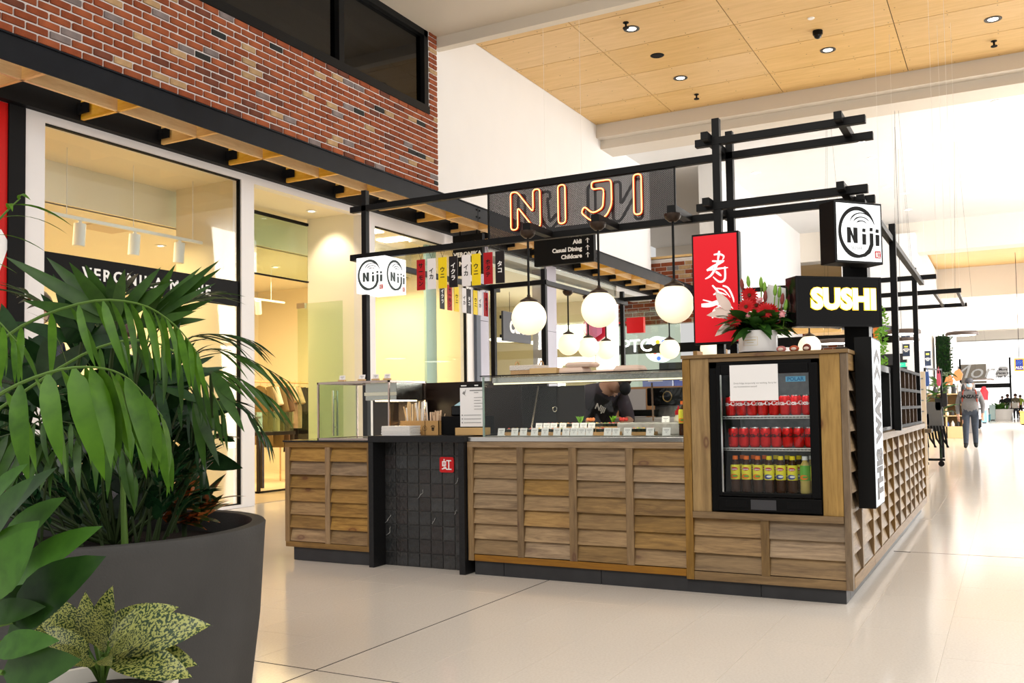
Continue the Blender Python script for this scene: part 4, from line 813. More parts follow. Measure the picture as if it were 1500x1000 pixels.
for k in range(26):
    a = Vector((rnd.uniform(-3.93, -3.74), rnd.uniform(5.535, 5.625), .94)); b = a+Vector((rnd.uniform(-.04, .01), rnd.uniform(-.01, .02), rnd.uniform(.17, .24)))
    mb = MB(); mb.bar(a, b, .009, .006); single(mb, 'chopsticks', SLEEVE if k % 3 == 0 else STICK, ('paper sleeved chopsticks standing in the cardboard box' if k % 3 == 0 else 'bare bamboo chopsticks standing in the cardboard box'), 'chopsticks', 'sleeved chopsticks' if k % 3 == 0 else 'bare chopsticks')
for k in range(20):
    a = Vector((rnd.uniform(-3.71, -3.62), rnd.uniform(5.535, 5.625), .94)); b = a+Vector((rnd.uniform(-.02, .03), rnd.uniform(-.01, .02), rnd.uniform(.13, .17)))
    mb = MB(); mb.bar(a, b, .012, .003); single(mb, 'wooden_stick', M('pale_stick', (.75, .55, .38), .6) if k == 0 else bpy.data.materials['pale_stick'], 'flat pale wooden stick in the right half of the cardboard box', 'stick', 'flat wooden sticks')
t = thing('payment_terminal', 'black cash terminal and receipt printer on the order counter', 'terminal', (-3.5, 5.7, .934))
bx('cash_drawer', t, FBK, -3.60, 5.55, .934, -3.36, 5.9, 1.065, bevel=.004); bx('printer', t, GLOSSB, -3.55, 5.6, 1.066, -3.38, 5.75, 1.14, bevel=.012)
mb = MB(); mb.obox((-3.46, 5.66, 1.15), (.14, .10, .012), Matrix.Rotation(.35, 3, 'X')); mb.build('screen', M('screen_blue', (.25, .38, .42), .1, emit=.5), t)
mb = MB(); mb.obox((-3.40, 5.72, 1.19), (.10, .02, .07), Matrix.Rotation(-.3, 3, 'X')); mb.build('display_head', GLOSSB, t, bevel=.004)
mb = MB(); mb.box(-4.56, 6.02, .0, -2.98, 6.05, 1.325); single(mb, 'back_screen', M('screen_brown', (.02, .012, .009), .35), 'dark brown privacy panel standing behind the order counter', 'panel')
t = thing('notice_stand', 'white printed notice in a wooden block stand beside the case', 'notice stand', (-3.33, 5.50, .934))
a = onY(673, 562, 5.48); b = onY(707, 628, 5.48)
bx('block', t, M('block_wood', (.60, .38, .16), .5), -3.42, 5.45, .934, -3.18, 5.53, .985, bevel=.003)
bx('sheet', t, PAPER, a.x, 5.486, .98, b.x+.01, 5.49, a.z, bevel=0); mb = MB(); mb.box(a.x, 5.484, a.z-.028, b.x+.01, 5.4855, a.z); mb.build('header_bar', INK, t); mb = MB(); mb.box(a.x, 5.484, .985, b.x+.01, 5.4855, .992); mb.build('footer_bar', INK, t)
mb = MB(); mb.box(a.x+.01, 5.483, a.z-.018, a.x+.055, 5.4838, a.z-.011); mb.box(a.x+.12, 5.483, a.z-.018, a.x+.15, 5.4838, a.z-.010); mb.build('header_print', LETTER, t)
mb = MB(); mb.box(a.x+.08, 5.4835, a.z-.052, a.x+.19, 5.4845, a.z-.045); mb.box(a.x+.115, 5.4835, a.z-.066, a.x+.15, 5.4845, a.z-.062)
for k in range(5): mb.box(a.x+.115, 5.4835, a.z-.10-.02*k, a.x+.19-(k % 2)*.02, 5.4845, a.z-.097-.02*k)
for k in range(3):
    mb.box(a.x+.03, 5.4835, 1.07-.026*k, a.x+.17, 5.4845, 1.0735-.026*k); mb.cyl((a.x+.017, 5.4835, 1.072-.026*k), (a.x+.017, 5.4845, 1.072-.026*k), .005, n=8)
mb.prism([(0, 0), (.012, .016), (.018, .01), (.03, .03), (.02, -.01), (.032, -.02)], (a.x+.02, 5.4845, a.z-.068), (1, 0, 0), (0, 0, 1), .001); mb.build('print', INKG, t)
# ---- sushi case
sc2 = thing('sushi_case', 'long glass sushi display case on the four bay cabinet', 'display case', (-2.45, 5.65, .892))
x0, x1, y0, y1, z1 = -3.165, -1.742, 5.40, 5.96, 1.335
bx('base', sc2, STEEL, -3.257, 5.345, .893, -1.737, 5.98, .924, bevel=.003)
mb = MB(); mb.box(x0, y0, .924, x1, y0+.008, z1-.006); mb.build('front_pane', CASEG, sc2); mb = MB(); mb.box(x0, y0+.008, .924, x0+.008, y1, z1-.006); mb.build('side_pane', CASEG, sc2); mb = MB(); mb.box(x0-.01, y0-.012, z1-.006, x1, y1, z1+.002); mb.build('top_pane', CASEG, sc2)
bx('top_edge', sc2, BLACKM, x0-.012, y0-.014, z1-.003, x1, y0-.006, z1+.004, bevel=0); bx('corner_edge', sc2, M('glass_edge', (.25, .34, .31), .2), x0-.001, y0-.001, .924, x0+.009, y0+.012, z1-.006, bevel=0)
bx('top_tray', sc2, STEEL, x0+.02, 5.50, 1.288, x1, 5.94, 1.326); mb = MB(); mb.box(x0+.03, 5.502, 1.279, x1, 5.512, 1.288); mb.build('light_strip', M('led_warm', (1, .95, .8), .5, emit=.9, ecol=(1, .85, .5)), sc2)
mb = MB(); mb.box(x0+.03, 5.92, .93, -2.86, 5.93, 1.27); mb.build('sliding_door', M('smoked_door', (.016, .015, .015), .2), sc2); mb = MB(); mb.box(-2.90, 5.935, .93, -2.645, 5.945, 1.27); d2 = mb.build('sliding_door', M('smoked_door2', (.024, .019, .018), .25), sc2)
ringp = [(-2.87+.016*math.cos(q), 5.917, 1.105+.018*math.sin(q)) for q in [k*math.pi/8 for k in range(16)]]; mb = MB(); mb.tube(ringp, .004, 6, True); mb.build('finger_pull', CHROME, sc2)
mb = MB(); mb.bar((-2.99, 5.90, 1.27), (-2.90, 5.60, .95), .012); mb.build('strut', STEEL, sc2); mb = MB(); mb.bar((-2.13, 5.90, 1.27), (-2.06, 5.72, 1.02), .012); mb.build('strut', ROSE_ST, sc2)
bx('deck', sc2, M('deck_steel', (.35, .33, .30), .3, .7), x0+.01, y0+.01, .924, x1, 5.93, .93, bevel=0)
bx('cold_tray', sc2, M('frosted_tray', (.42, .40, .38), .3, noise=.2, nscale=30), -2.27, 5.60, .93, -1.83, 5.80, 1.01, bevel=.01)
l_ = bpy.data.lights.new('case_light', 'AREA'); l_.shape = 'RECTANGLE'; l_.size = 1.35; l_.size_y = .02; l_.energy = 2.4; l_.color = (1, .92, .75); o = bpy.data.objects.new('case_light', l_); o.location = (-2.45, 5.515, 1.268); C.objects.link(o)
BOARDM = M('serving_board', (.50, .30, .13), .5, noise=.15, nscale=10, rand=.2); RICE = M('rice', (.82, .78, .68), .7, bump=.6, bscale=200); NORI = M('nori', (.015, .02, .012), .6); FILL = [M('fill_salmon', (.85, .28, .10), .5), M('fill_green', (.28, .5, .05), .5), M('fill_tuna', (.6, .06, .05), .5), M('fill_egg', (.85, .6, .12), .5), M('fill_crumb', (.62, .40, .16), .7)]
def rolls(parent_label, x, y, z, n, w_):
    t = thing('sushi_tray', parent_label, 'food tray', (x, y, z), 0, 'trays of sushi in the case')
    mb = MB(); mb.box(-w_/2, -.07, 0, w_/2, .07, .022); mb.build('board', BOARDM, t, local=True)
    for k in range(n):
        for r_ in range(2):
            fx = -w_/2+.02+k*(w_-.04)/max(1, n-1); fy = -.035+r_*.06; f_ = FILL[rnd.randrange(5)]
            mb = MB(); mb.cyl((fx, fy, .022), (fx, fy, .042), .0165, n=12); rl = mb.build('roll', NORI, t, local=True)
            mb = MB(); mb.cyl((fx, fy, .042), (fx, fy, .0435), .0152, n=12); mb.build('rice', RICE, rl, local=True); mb = MB(); mb.cyl((fx, fy, .0434), (fx+rnd.uniform(-.003, .003), fy, .048), .008, .006, 8); mb.build('filling', f_, rl, local=True)
for i in range(6):
    rolls('wooden board of sushi rolls at the front of the case, %s from the left' % ('first', 'second', 'third', 'fourth', 'fifth', 'sixth')[i], -2.96+i*.165+(.08 if i > 4 else 0), 5.52, .931, 4, .14)
for i in range(4):
    rolls('raised board of sushi rolls behind the front row, %s from the left' % ('first', 'second', 'third', 'fourth')[i], -2.78+i*.15, 5.70, .962, 4, .14)
mb = MB(); mb.box(-2.88, 5.62, .9305, -2.26, 5.79, .9615); single(mb, 'serving_riser', BOARDM, 'low wooden riser holding the rear sushi boards in the case', 'riser')
for (x, l) in ((-2.60, 'green salad garnish with orange carrot behind the price cards'), (-2.36, 'green and red salad garnish at the right of the rear boards')):
    t = thing('garnish', l, 'garnish', (x, 5.75, 1.01), 0, 'garnishes in the case')
    for k in range(9):
        mb = MB(); a_ = rnd.uniform(0, 6.28); mb.add([(0, 0, -.01), (.02*math.cos(a_), .02*math.sin(a_), .015), (.03*math.cos(a_+.5), .03*math.sin(a_+.5), .045), (.008*math.cos(a_+1), .008*math.sin(a_+1), .03)], [(0, 1, 2, 3)]); mb.build('leaf', M('lettuce', (.25, .55, .05), .5) if k == 0 and x < -2.5 else bpy.data.materials['lettuce'], t, local=True)
    for k in range(3): mb = MB(); mb.sphere((.06+.02*k, 0, .02), .014, 8, 6); mb.build('carrot', FILL[0 if x < -2.5 else 2], t, local=True)
tags_f = [733.8, 753.6, 766.3, 782.6, 797.8, 815.5, 828.7, 840.2, 851.5, 863, 890, 902, 919, 952, 976]; num = ('first', 'second', 'third', 'fourth', 'fifth', 'sixth', 'seventh', 'eighth', 'ninth', 'tenth', 'eleventh', 'twelfth', 'thirteenth', 'fourteenth', 'fifteenth')
for i, p in enumerate(tags_f): q = onY(p, 641, 5.43); price_tag(q.x, 5.43, .932, 'white price card in the front row of the case, %s from the left' % num[i], 'front row price cards', .052, .05, .25, False)
for i, p in enumerate([789, 800, 810.5, 824, 842.4, 854, 866, 975]): q = onY(p, 630, 5.62); price_tag(q.x, 5.62, .962 if i < 7 else 1.0, 'white price card in the raised rear row, %s from the left' % num[i], 'rear row price cards', .05, .05, .25, False)
# things inside the right end of the case
t = thing('sauce_bottle', 'cream sauce bottle with red cap in the case', 'bottle', (-1.93, 5.85, .93)); mb = MB(); mb.lathe([(0, 0), (.03, 0), (.03, .10), (.024, .12), (.02, .125)], (0, 0, 0), 14); mb.build('body', M('sauce_cream', (.8, .72, .55), .4), t, local=True, smooth=True); mb = MB(); mb.lathe([(.024, .125), (.024, .15), (.008, .165), (.004, .185), (0, .186)], (0, 0, 0), 14); mb.build('cap', M('cap_red', (.65, .02, .03), .4), t, local=True, smooth=True)
bottle('iced tea bottle with orange cap at the right end of the case', 'iced tea bottles', (-1.785, 5.50, .931), CAPO, LABO, False)
t = thing('tray_stack', 'red and white printed takeaway trays stacked in the case', 'trays', (-1.9, 5.72, .93))
for k in range(4): mb = MB(); mb.obox((.02, 0, .012+k*.02), (.17, .12, .016), .1+k*.09); mb.build('tray', (M('tray_red', (.55, .03, .03), .4) if k == 0 else bpy.data.materials['tray_red']) if k % 2 == 0 else PAPER, t, local=True)
# ---- boxes on top of the case and behind
WICK = M('wicker', (.55, .35, .18), .7, bump=1, bscale=120)
t = thing('wicker_basket', 'wicker basket with white lace trim above the glass case', 'basket', (-2.98, 5.86, 1.337)); a = onY(757, 545, 5.86); b = onY(796, 535, 5.86)
bx('body', t, WICK, a.x, 5.76, 1.337, b.x, 5.94, 1.40, bevel=.008); bx('lace_trim', t, M('lace', (.8, .74, .68), .8, bump=1, bscale=150), a.x-.004, 5.755, 1.385, b.x+.004, 5.945, 1.42, bevel=.004)
for x in (a.x+.01, b.x-.01): mb = MB(); mb.tube([(x, 5.85+.03*math.cos(q), 1.42+.03*math.sin(q)) for q in [k*math.pi/5 for k in range(6)]], .005, 6); mb.build('handle', WICK, t)
a = onY(783, 545, 5.80); b = onY(822, 536, 5.8); t = thing('cardboard_box', 'flat kraft cardboard box on top of the glass case', 'box', ((a.x+b.x)/2, 5.8, 1.337)); bx('body', t, M('box_kraft', (.62, .42, .2), .7), a.x, 5.72, 1.337, b.x, 5.90, 1.393, bevel=.003); mb = MB(); mb.box(a.x, 5.795, 1.3935, b.x, 5.825, 1.3945); mb.build('tape', M('tape', (.55, .38, .18), .3), t)
CLAM = M('clamshell', (.78, .60, .50), .7)
for i, (p0, p1, h, zz, l) in enumerate(((818, 861, .055, 0, 'lower left pulp clamshell box on top of the case'), (834, 872, .035, .056, 'pulp clamshell box stacked on the lower left one'), (872, 906, .03, 0, 'flat pulp clamshell box in the middle of the case top'), (905, 942, .055, 0, 'tall pulp clamshell box at the right of the case top'))):
    a = onY(p0, 540, 5.84); b = onY(p1, 540, 5.84); t = thing('clamshell_box', l, 'box', ((a.x+b.x)/2, 5.84, 1.337+zz), 0, 'pulp clamshell boxes')
    w_ = b.x-a.x; xm = (a.x+b.x)/2
    for nm_, zz0, zz1, s0, s1 in (('base', 0, h*.5, .86, 1), ('lid', h*.5, h, 1, .84)):
        mb = MB(); vs = []
        for z, s_ in ((zz0, s0), (zz1, s1)): vs += [(xm-w_/2*s_, 5.76+.09*(1-s_), 1.337+zz+z), (xm+w_/2*s_, 5.76+.09*(1-s_), 1.337+zz+z), (xm+w_/2*s_, 5.93-.09*(1-s_), 1.337+zz+z), (xm-w_/2*s_, 5.93-.09*(1-s_), 1.337+zz+z)]
        mb.add(vs, [(3, 2, 1, 0), (4, 5, 6, 7), (0, 1, 5, 4), (1, 2, 6, 5), (2, 3, 7, 6), (3, 0, 4, 7)]); mb.build(nm_, CLAM, t, bevel=.004)
# ---- rear of the kiosk seen through the glass
mb = MB(); mb.box(-3.5, 7.6, 0, -1.5, 7.64, 1.29); struct(mb, 'wall_kiosk_back', M('kiosk_back_brown', (.40, .20, .09), .5), 'brown low back wall of the kiosk')
mb = MB(); mb.box(-3.02, 7.58, 0, -2.80, 7.598, 1.27); single(mb, 'grey_sheet', M('pale_panel', (.45, .42, .42), .4), 'pale grey panel against the brown kiosk back wall', 'panel')
t = thing('prep_bench', 'stainless prep bench with boxed stock inside the kiosk', 'bench', (-2.1, 7.1, 0)); bx('top', t, STEEL, -3.1, 6.8, .86, -1.55, 7.5, .9); bx('leg', t, STEEL, -3.05, 6.85, 0, -3.0, 6.9, .86); bx('leg', t, STEEL, -1.65, 6.85, 0, -1.6, 6.9, .86)
t = thing('rice_machine', 'white and black kitchen appliance with gold emblem behind the case', 'appliance', (-2.3, 6.95, .9)); bx('base', t, M('appl_white', (.72, .68, .64), .4), -2.80, 6.75, .9, -2.15, 7.1, 1.03, bevel=.01); bx('hot_plate', t, BLACKM, -2.72, 6.75, 1.04, -2.44, 7.0, 1.09, bevel=.008); bx('head', t, GLOSSB, -2.50, 6.8, 1.12, -2.17, 7.1, 1.26, bevel=.01); bx('column', t, STEEL, -2.47, 6.9, 1.03, -2.20, 7.1, 1.12)
mb = MB(); mb.tube([(-2.33+.035*math.cos(q), 6.795, 1.19+.04*math.sin(q)) for q in [k*math.pi/8 for k in range(16)]], .004, 5, True); mb.build('emblem', M('gold', (.6, .42, .18), .3, .8), t)
t = thing('kraft_carton', 'white paper food box with red print stacked above the case', 'box', (-1.82, 6.35, 1.30)); bx('body', t, M('red_print', (.5, .25, .22), .6, noise=.8, nscale=40), -1.93, 6.3, 1.15, -1.78, 6.42, 1.47, bevel=.003); bx('flap', t, KRAFT, -1.96, 6.29, 1.45, -1.93, 6.43, 1.50); bx('flap', t, KRAFT, -1.78, 6.29, 1.44, -1.75, 6.43, 1.51)
SCR = [M('menu_a', (.12, .14, .3), .3, emit=.25, ecol=(.3, .35, .6)), M('menu_b', (.1, .12, .3), .3, emit=.25, ecol=(.15, .2, .6))]
for i in range(3):
    mb = MB(); x = -3.35+i*.34; mb.box(x, 9.0, 1.32, x+.32, 9.04, 1.46); t = single(mb, 'menu_screen', SCR[i % 2], 'small blue lit menu screen seen through the case, %s of three' % ('left', 'middle', 'right')[i], 'screen', 'menu screens'); m2 = MB(); m2.box(x+.06, 8.997, 1.375, x+.22+.03*i, 8.999, 1.395); m2.build('print', LETTER, t)
# ---- staff member leaning over the bench
SHIRT = M('shirt_plum', (.055, .042, .055), .8); SLV = M('striped_sleeve', (.6, .5, .4), .7); APRON = M('apron_dark', (.02, .018, .022), .7)
X0 = -2.84
J = {'pelvis': (-.02, .12, .92, (.15, .12)), 'waist': (.0, .06, 1.05, (.14, .11)), 'chest': (.08, -.02, 1.17, (.15, .12)), 'neckb': (.18, -.06, 1.25, .075), 'neck': (.22, -.075, 1.275, .05), 'head0': (.26, -.09, 1.29, .075), 'head1': (.31, -.10, 1.265, .072),
     'kneeL': (-.10, .06, .48, .075), 'ankL': (-.1, .12, .08, .05), 'toeL': (-.1, -.06, .04, .04), 'kneeR': (.08, .06, .48, .075), 'ankR': (.08, .12, .08, .05), 'toeR': (.08, -.06, .04, .04), 'hipL': (-.1, .1, .86, .095), 'hipR': (.08, .1, .86, .095),
     'shL': (-.02, -.12, 1.2, .075), 'elL': (.02, -.22, .99, .05), 'elLb': (.055, -.25, .99, .044), 'wrL': (.20, -.28, .945, .03), 'shR': (.24, .08, 1.19, .07), 'elR': (.36, -.08, 1.0, .05), 'wrR': (.32, -.24, .95, .03)}
E = [('pelvis', 'waist', 2), ('waist', 'chest', 0), ('chest', 'neckb', 0), ('neckb', 'neck', 1), ('neck', 'head0', 1), ('head0', 'head1', 1), ('pelvis', 'hipL', 2), ('hipL', 'kneeL', 2), ('kneeL', 'ankL', 2), ('ankL', 'toeL', 2), ('pelvis', 'hipR', 2), ('hipR', 'kneeR', 2), ('kneeR', 'ankR', 2), ('ankR', 'toeR', 2), ('chest', 'shL', 0), ('shL', 'elL', 0), ('elL', 'elLb', 3), ('elLb', 'wrL', 1), ('chest', 'shR', 0), ('shR', 'elR', 0), ('elR', 'wrR', 1)]
hand(J, E, 'wrL', J['wrL'][:3], (.8, -.2, -.35), (0, -1, .3), .5, 1); hand(J, E, 'wrR', J['wrR'][:3], (-.2, -.8, -.4), (-1, 0, 0), .5, 1)
def sh(t):
    mb = MB(); mb.sphere((.275, -.06, 1.325), .092, 14, 10, (1.1, .95, .85)); mb.build('hair', HAIR, t, local=True, smooth=True)
    mb = MB(); mb.sphere((.345, -.115, 1.25), .052, 12, 8, (.8, 1, 1)); mb.build('face_mask', M('mask_black', (.015, .015, .02), .7), t, local=True, smooth=True)
    mb = MB()
    for k in range(5): mb.tube([(.025+.011*k+.0*q, -.228-.008*k+.050*math.cos(q), .985+.052*math.sin(q)) for q in [j*math.pi/6 for j in range(12)]], .004, 5, True)
    mb.build('sleeve_band', M('sleeve_stripe', (.65, .58, .48), .7), t, local=True)
    mb = MB(); mb.obox((.14, -.135, 1.09), (.16, .02, .22), Matrix.Rotation(.5, 3, 'Y')); mb.build('apron', APRON, t, local=True, bevel=.008)
    mb = MB(); mb.text('Niji', (.15, -.148, 1.09), (.9, 0, -.45), (.45, 0, .9), .06, .002, .001); mb.build('apron_lettering', LETTER, t, local=True)
    mb = MB()
    for e in (-.115, -.075): mb.sphere((.355, e-.01, 1.292), .009, 8, 6)
    mb.build('eye', INK, t, local=True)
figure('person', 'staff member in a plum shirt leaning over the bench behind the case', (X0, 6.45, 0), 0, J, E, [SHIRT, SKIN, APRON, SLV], None, sh)
# ================================================================== STEEL FRAME, SIGNS, LAMPS
Y1, Y2, B = 5.75, 6.08, .048
pg = thing('pergola_frame', 'black square tube steel frame over the kiosk', 'frame', (-2.7, 6.08, .9))
def pbar(name, *c): return bx(name, pg, BLACK, *c, bevel=.002)
h = B/2
pbar('post', -4.692, Y2-h, .90, -4.692+B, Y2+h, 2.94); pbar('post', -1.632, Y2-h, 1.415, -1.632+B, Y2+h, 2.956); pbar('post', -1.629, Y1-h, 1.415, -1.629+B, Y1+h, 2.952)
pbar('beam', -4.81, Y2-h, 2.767, -.697, Y2+h-.002, 2.815); pbar('beam', -4.81, Y2-h-.001, 2.366, -.696, Y2+h-.003, 2.414)
pbar('beam', -1.741, Y1-h-.001, 2.781, -.698, Y1+h-.002, 2.829); pbar('beam', -1.741, Y1-h-.002, 2.362, -.696, Y1+h-.003, 2.411)
for x0, z in ((-1.677, 2.80), (-.865, 2.797), (-1.677, 2.378), (-.862, 2.376)): pbar('cross_bar', x0, 5.64, z, x0+.046, 6.2, z+.049)
pbar('beam', -4.745, 5.97, 2.345, -4.70, 8.42, 2.393); pbar('post', -4.715, 8.226, .0, -4.667, 8.274, 2.39); pbar('post', -4.125, 8.226, .0, -4.077, 8.274, 2.52); pbar('beam', -4.9, 8.22, 2.362, -4.06, 8.268, 2.408)
pbar('beam', -4.122, 8.2, 2.36, -4.076, 10.5, 2.407); pbar('post', -4.137, 10.376, 0, -4.089, 10.424, 2.523); pbar('beam', -4.2, 10.372, 2.40, -.62, 10.42, 2.448)
pbar('post', -.784, 7.63, .90, -.736, 7.678, 2.51); pbar('post', -.856, 10.376, .90, -.808, 10.42, 2.53); pbar('beam', -.80, 6.0, 2.366, -.752, 10.6, 2.412)
# globe brackets
for x in (-2.965, -2.44, -1.90):
    pbar('globe_bracket', x-.03, 5.70, 2.372, x+.03, 6.06, 2.42)
GLOBE = M('opal_globe', (1, .96, .88), .3, emit=.58, ecol=(1, .84, .54))
def globe(x, y, z, r, ztop, label):
    t = thing('globe_pendant', label, 'pendant lamp', (x, y, z-r), 0, 'opal globe pendants')
    mb = MB(); mb.sphere((x, y, z), r, 28, 18); mb.build('globe', GLOBE, t, smooth=True)
    BZ = bpy.data.materials.get('bronze_fitting') or M('bronze_fitting', (.045, .03, .022), .35, .4)
    mb = MB(); mb.lathe([(r*.48, r*.86), (r*.52, r*.90), (r*.50, r*.98), (r*.28, r*1.10), (r*.1, r*1.2), (.012, r*1.3)], (x, y, z), 20); mb.build('gallery', BZ, t, smooth=True)
    mb = MB(); mb.cyl((x, y, z+r*1.1), (x, y, ztop-.03), .0085, n=8); mb.build('rod', BLACK, t)
    mb = MB(); mb.lathe([(0, -.052), (.025, -.052), (.05, -.03), (.056, -.012), (.056, 0)], (x, y, ztop), 18); mb.build('ceiling_rose', BZ, t, smooth=True)
for p, r, l in (((775, 465), .124, 'front opal globe pendant on the left below the neon sign'), ((878, 453), .124, 'front opal globe pendant in the middle below the neon sign'), ((988, 445), .127, 'front opal globe pendant on the right beside the red sign')):
    q = onY(p[0], p[1], 5.75); globe(q.x, 5.75, q.z, r, 2.372, l)
for p, r, l in (((833, 504), .118, 'rear opal globe pendant leftmost of the back row'), ((862, 508.5), .117, 'rear opal globe pendant second from left in the back row'), ((888, 512), .113, 'rear opal globe pendant third from left in the back row')):
    q = onX(p[0], p[1], -4.1); globe(-4.1, q.y, q.z, r, 2.36, l)
for p, r, l in (((981, 511), .12, 'rear opal globe pendant behind the open takeaway box'), ((1186, 507), .122, 'opal globe pendant seen below the glowing sushi box'), ((1041, 510), .12, 'opal globe pendant behind the foot of the red sign')):
    q = onY(p[0], p[1], 10.395); globe(q.x, 10.395, q.z, r, 2.40, l)
# ---- perforated panel with neon
m, n_, b_, N, L = nt('perforated'); tc = N.new('ShaderNodeTexCoord'); sx = N.new('ShaderNodeSeparateXYZ'); L.new(tc.outputs['Object'], sx.inputs[0])
def mth(op, a, b=None):
    k = N.new('ShaderNodeMath'); k.operation = op
    for i, v in enumerate((a, b)):
        if v is None: continue
        if isinstance(v, (int, float)): k.inputs[i].default_value = v
        else: L.new(v, k.inputs[i])
    return k.outputs[0]
su = mth('MULTIPLY', sx.outputs[0], 2*math.pi/.0135); sv = mth('MULTIPLY', sx.outputs[2], 2*math.pi/.0135)
d_ = mth('GREATER_THAN', mth('MULTIPLY', mth('SINE', su), mth('SINE', sv)), .42)
tr = N.new('ShaderNodeBsdfTransparent'); mx = N.new('ShaderNodeMixShader'); L.new(d_, mx.inputs[0]); b_.inputs['Base Color'].default_value = (.015, .015, .016, 1); b_.inputs['Roughness'].default_value = .35; L.new(b_.outputs[0], mx.inputs[1]); L.new(tr.outputs[0], mx.inputs[2]); L.new(mx.outputs[0], N['Material Output'].inputs[0]); PERF = m
np_ = thing('neon_sign', 'perforated black metal panel with orange neon letters', 'sign', (-2.74, 6.08, 2.414))
bx('panel', np_, PERF, -3.484, 6.076, 2.415, -1.996, 6.079, 2.767, bevel=0)
for c in ((-3.492, -3.480), (-2.0, -1.99)): bx('edge', np_, BLACK, c[0], 6.07, 2.415, c[1], 6.086, 2.767, bevel=0)
def roundpoly(P, r, n=5):
    out = []; N_ = len(P)
    for i in range(N_):
        p0, p1, p2 = Vector(P[i-1]), Vector(P[i]), Vector(P[(i+1) % N_]); a = (p0-p1); b = (p2-p1); ra = min(r, a.length*.48, b.length*.48); a = p1+a.normalized()*ra; b = p1+b.normalized()*ra
        for k in range(n+1): t = k/n; out.append((1-t)**2*a+2*t*(1-t)*p1+t*t*b)
    return out
def letterpath(ch, w_, h):
    s = .058
    if ch == 'N': P = [(0, 0), (0, h), (.055, h), (w_-s, .115), (w_-s, h), (w_, h), (w_, 0), (w_-.055, 0), (s, h-.115), (s, 0)]
    elif ch == 'I': P = [(0, 0), (0, h), (s, h), (s, 0)]
    else: P = [(.085, h), (w_, h), (w_, .10), (w_-.045, .02), (.08, 0), (0, .07), (.025, .115), (.09, .055), (w_-s-.01, .085), (w_-s, h-.055), (.085, h-.055)]
    return roundpoly(P, .034)
NEON = M('neon_orange', (1, .35, .1), .3, emit=1.5, ecol=(1, .10, .015)); NCORE = M('neon_core', (1, .8, .4), .3, emit=2.2, ecol=(1, .48, .16)); BACKT = M('neon_back', (.008, .008, .008), .5)
for ch, px0, px1, zz in (('N', 748, 791, 2.456), ('I', 817.5, 830.5, 2.462), ('J', 851, 896, 2.452), ('I', 928.5, 942.5, 2.462)):
    xa = onY(px0, 300, 6.04).x; xb = onY(px1, 300, 6.04).x; w_ = xb-xa if ch != 'I' else .058
    pts = letterpath(ch, w_, .285); mb = MB(); mb.tube([(xa+p.x, 6.042, zz+p.y) for p in pts], .0062, 8, True); o = mb.build('neon_letter', NEON, np_, smooth=True)
    mb = MB(); mb.tube([(xa+p.x, 6.0375, zz+p.y) for p in pts], .0034, 6, True); mb.build('tube_core', NCORE, o, smooth=True)
    mb = MB(); mb.tube([(xa+p.x, 6.062, zz+p.y) for p in pts], .009, 6, True); mb.build('letter_backing', M('neon_backing', (.16, .006, .006), .5) if 'neon_backing' not in bpy.data.materials else bpy.data.materials['neon_backing'], o)
for ch, px0, px1 in (('I', 757, 770), ('J', 793, 822), ('I', 859, 873), ('N', 899, 942)):
    xa = onY(px0, 300, 6.12).x; xb = onY(px1, 300, 6.12).x; w_ = xb-xa
    pts = letterpath(ch, w_, .285); mb = MB(); mb.tube([(xb-p.x, 6.11, 2.445+p.y) for p in pts], .011, 6, True); mb.build('rear_letter', BACKT, np_)
# ---- logo painter
def brushring(mb, o, u, v, cx, cy, rx, ry, a0, a1, w0, w1, d=.0015, n=40):
    o = Vector(o); u = Vector(u).normalized(); v = Vector(v).normalized(); nn = u.cross(v); vs = []; fs = []
    for i in range(n+1):
        t = i/n; a = a0+(a1-a0)*t; w_ = (w0+(w1-w0)*t)*(1+.12*math.sin(9*t))*min(1, .25+6*t, .2+4*(1-t)); c = o+u*(cx+rx*math.cos(a))+v*(cy+ry*math.sin(a)); rd = (u*math.cos(a)*ry+v*math.sin(a)*rx).normalized()
        vs += [c+rd*w_/2+nn*d, c-rd*w_/2+nn*d]
    fs = [(2*i, 2*i+1, 2*i+3, 2*i+2) for i in range(n)]; mb.add(vs, fs)
def blk(mb, o, u, v, P, d=.002):
    o = Vector(o); u = Vector(u).normalized(); v = Vector(v).normalized(); nn = u.cross(v); mb.add([o+u*a+v*b+nn*d for a, b in P], [tuple(range(len(P)))])
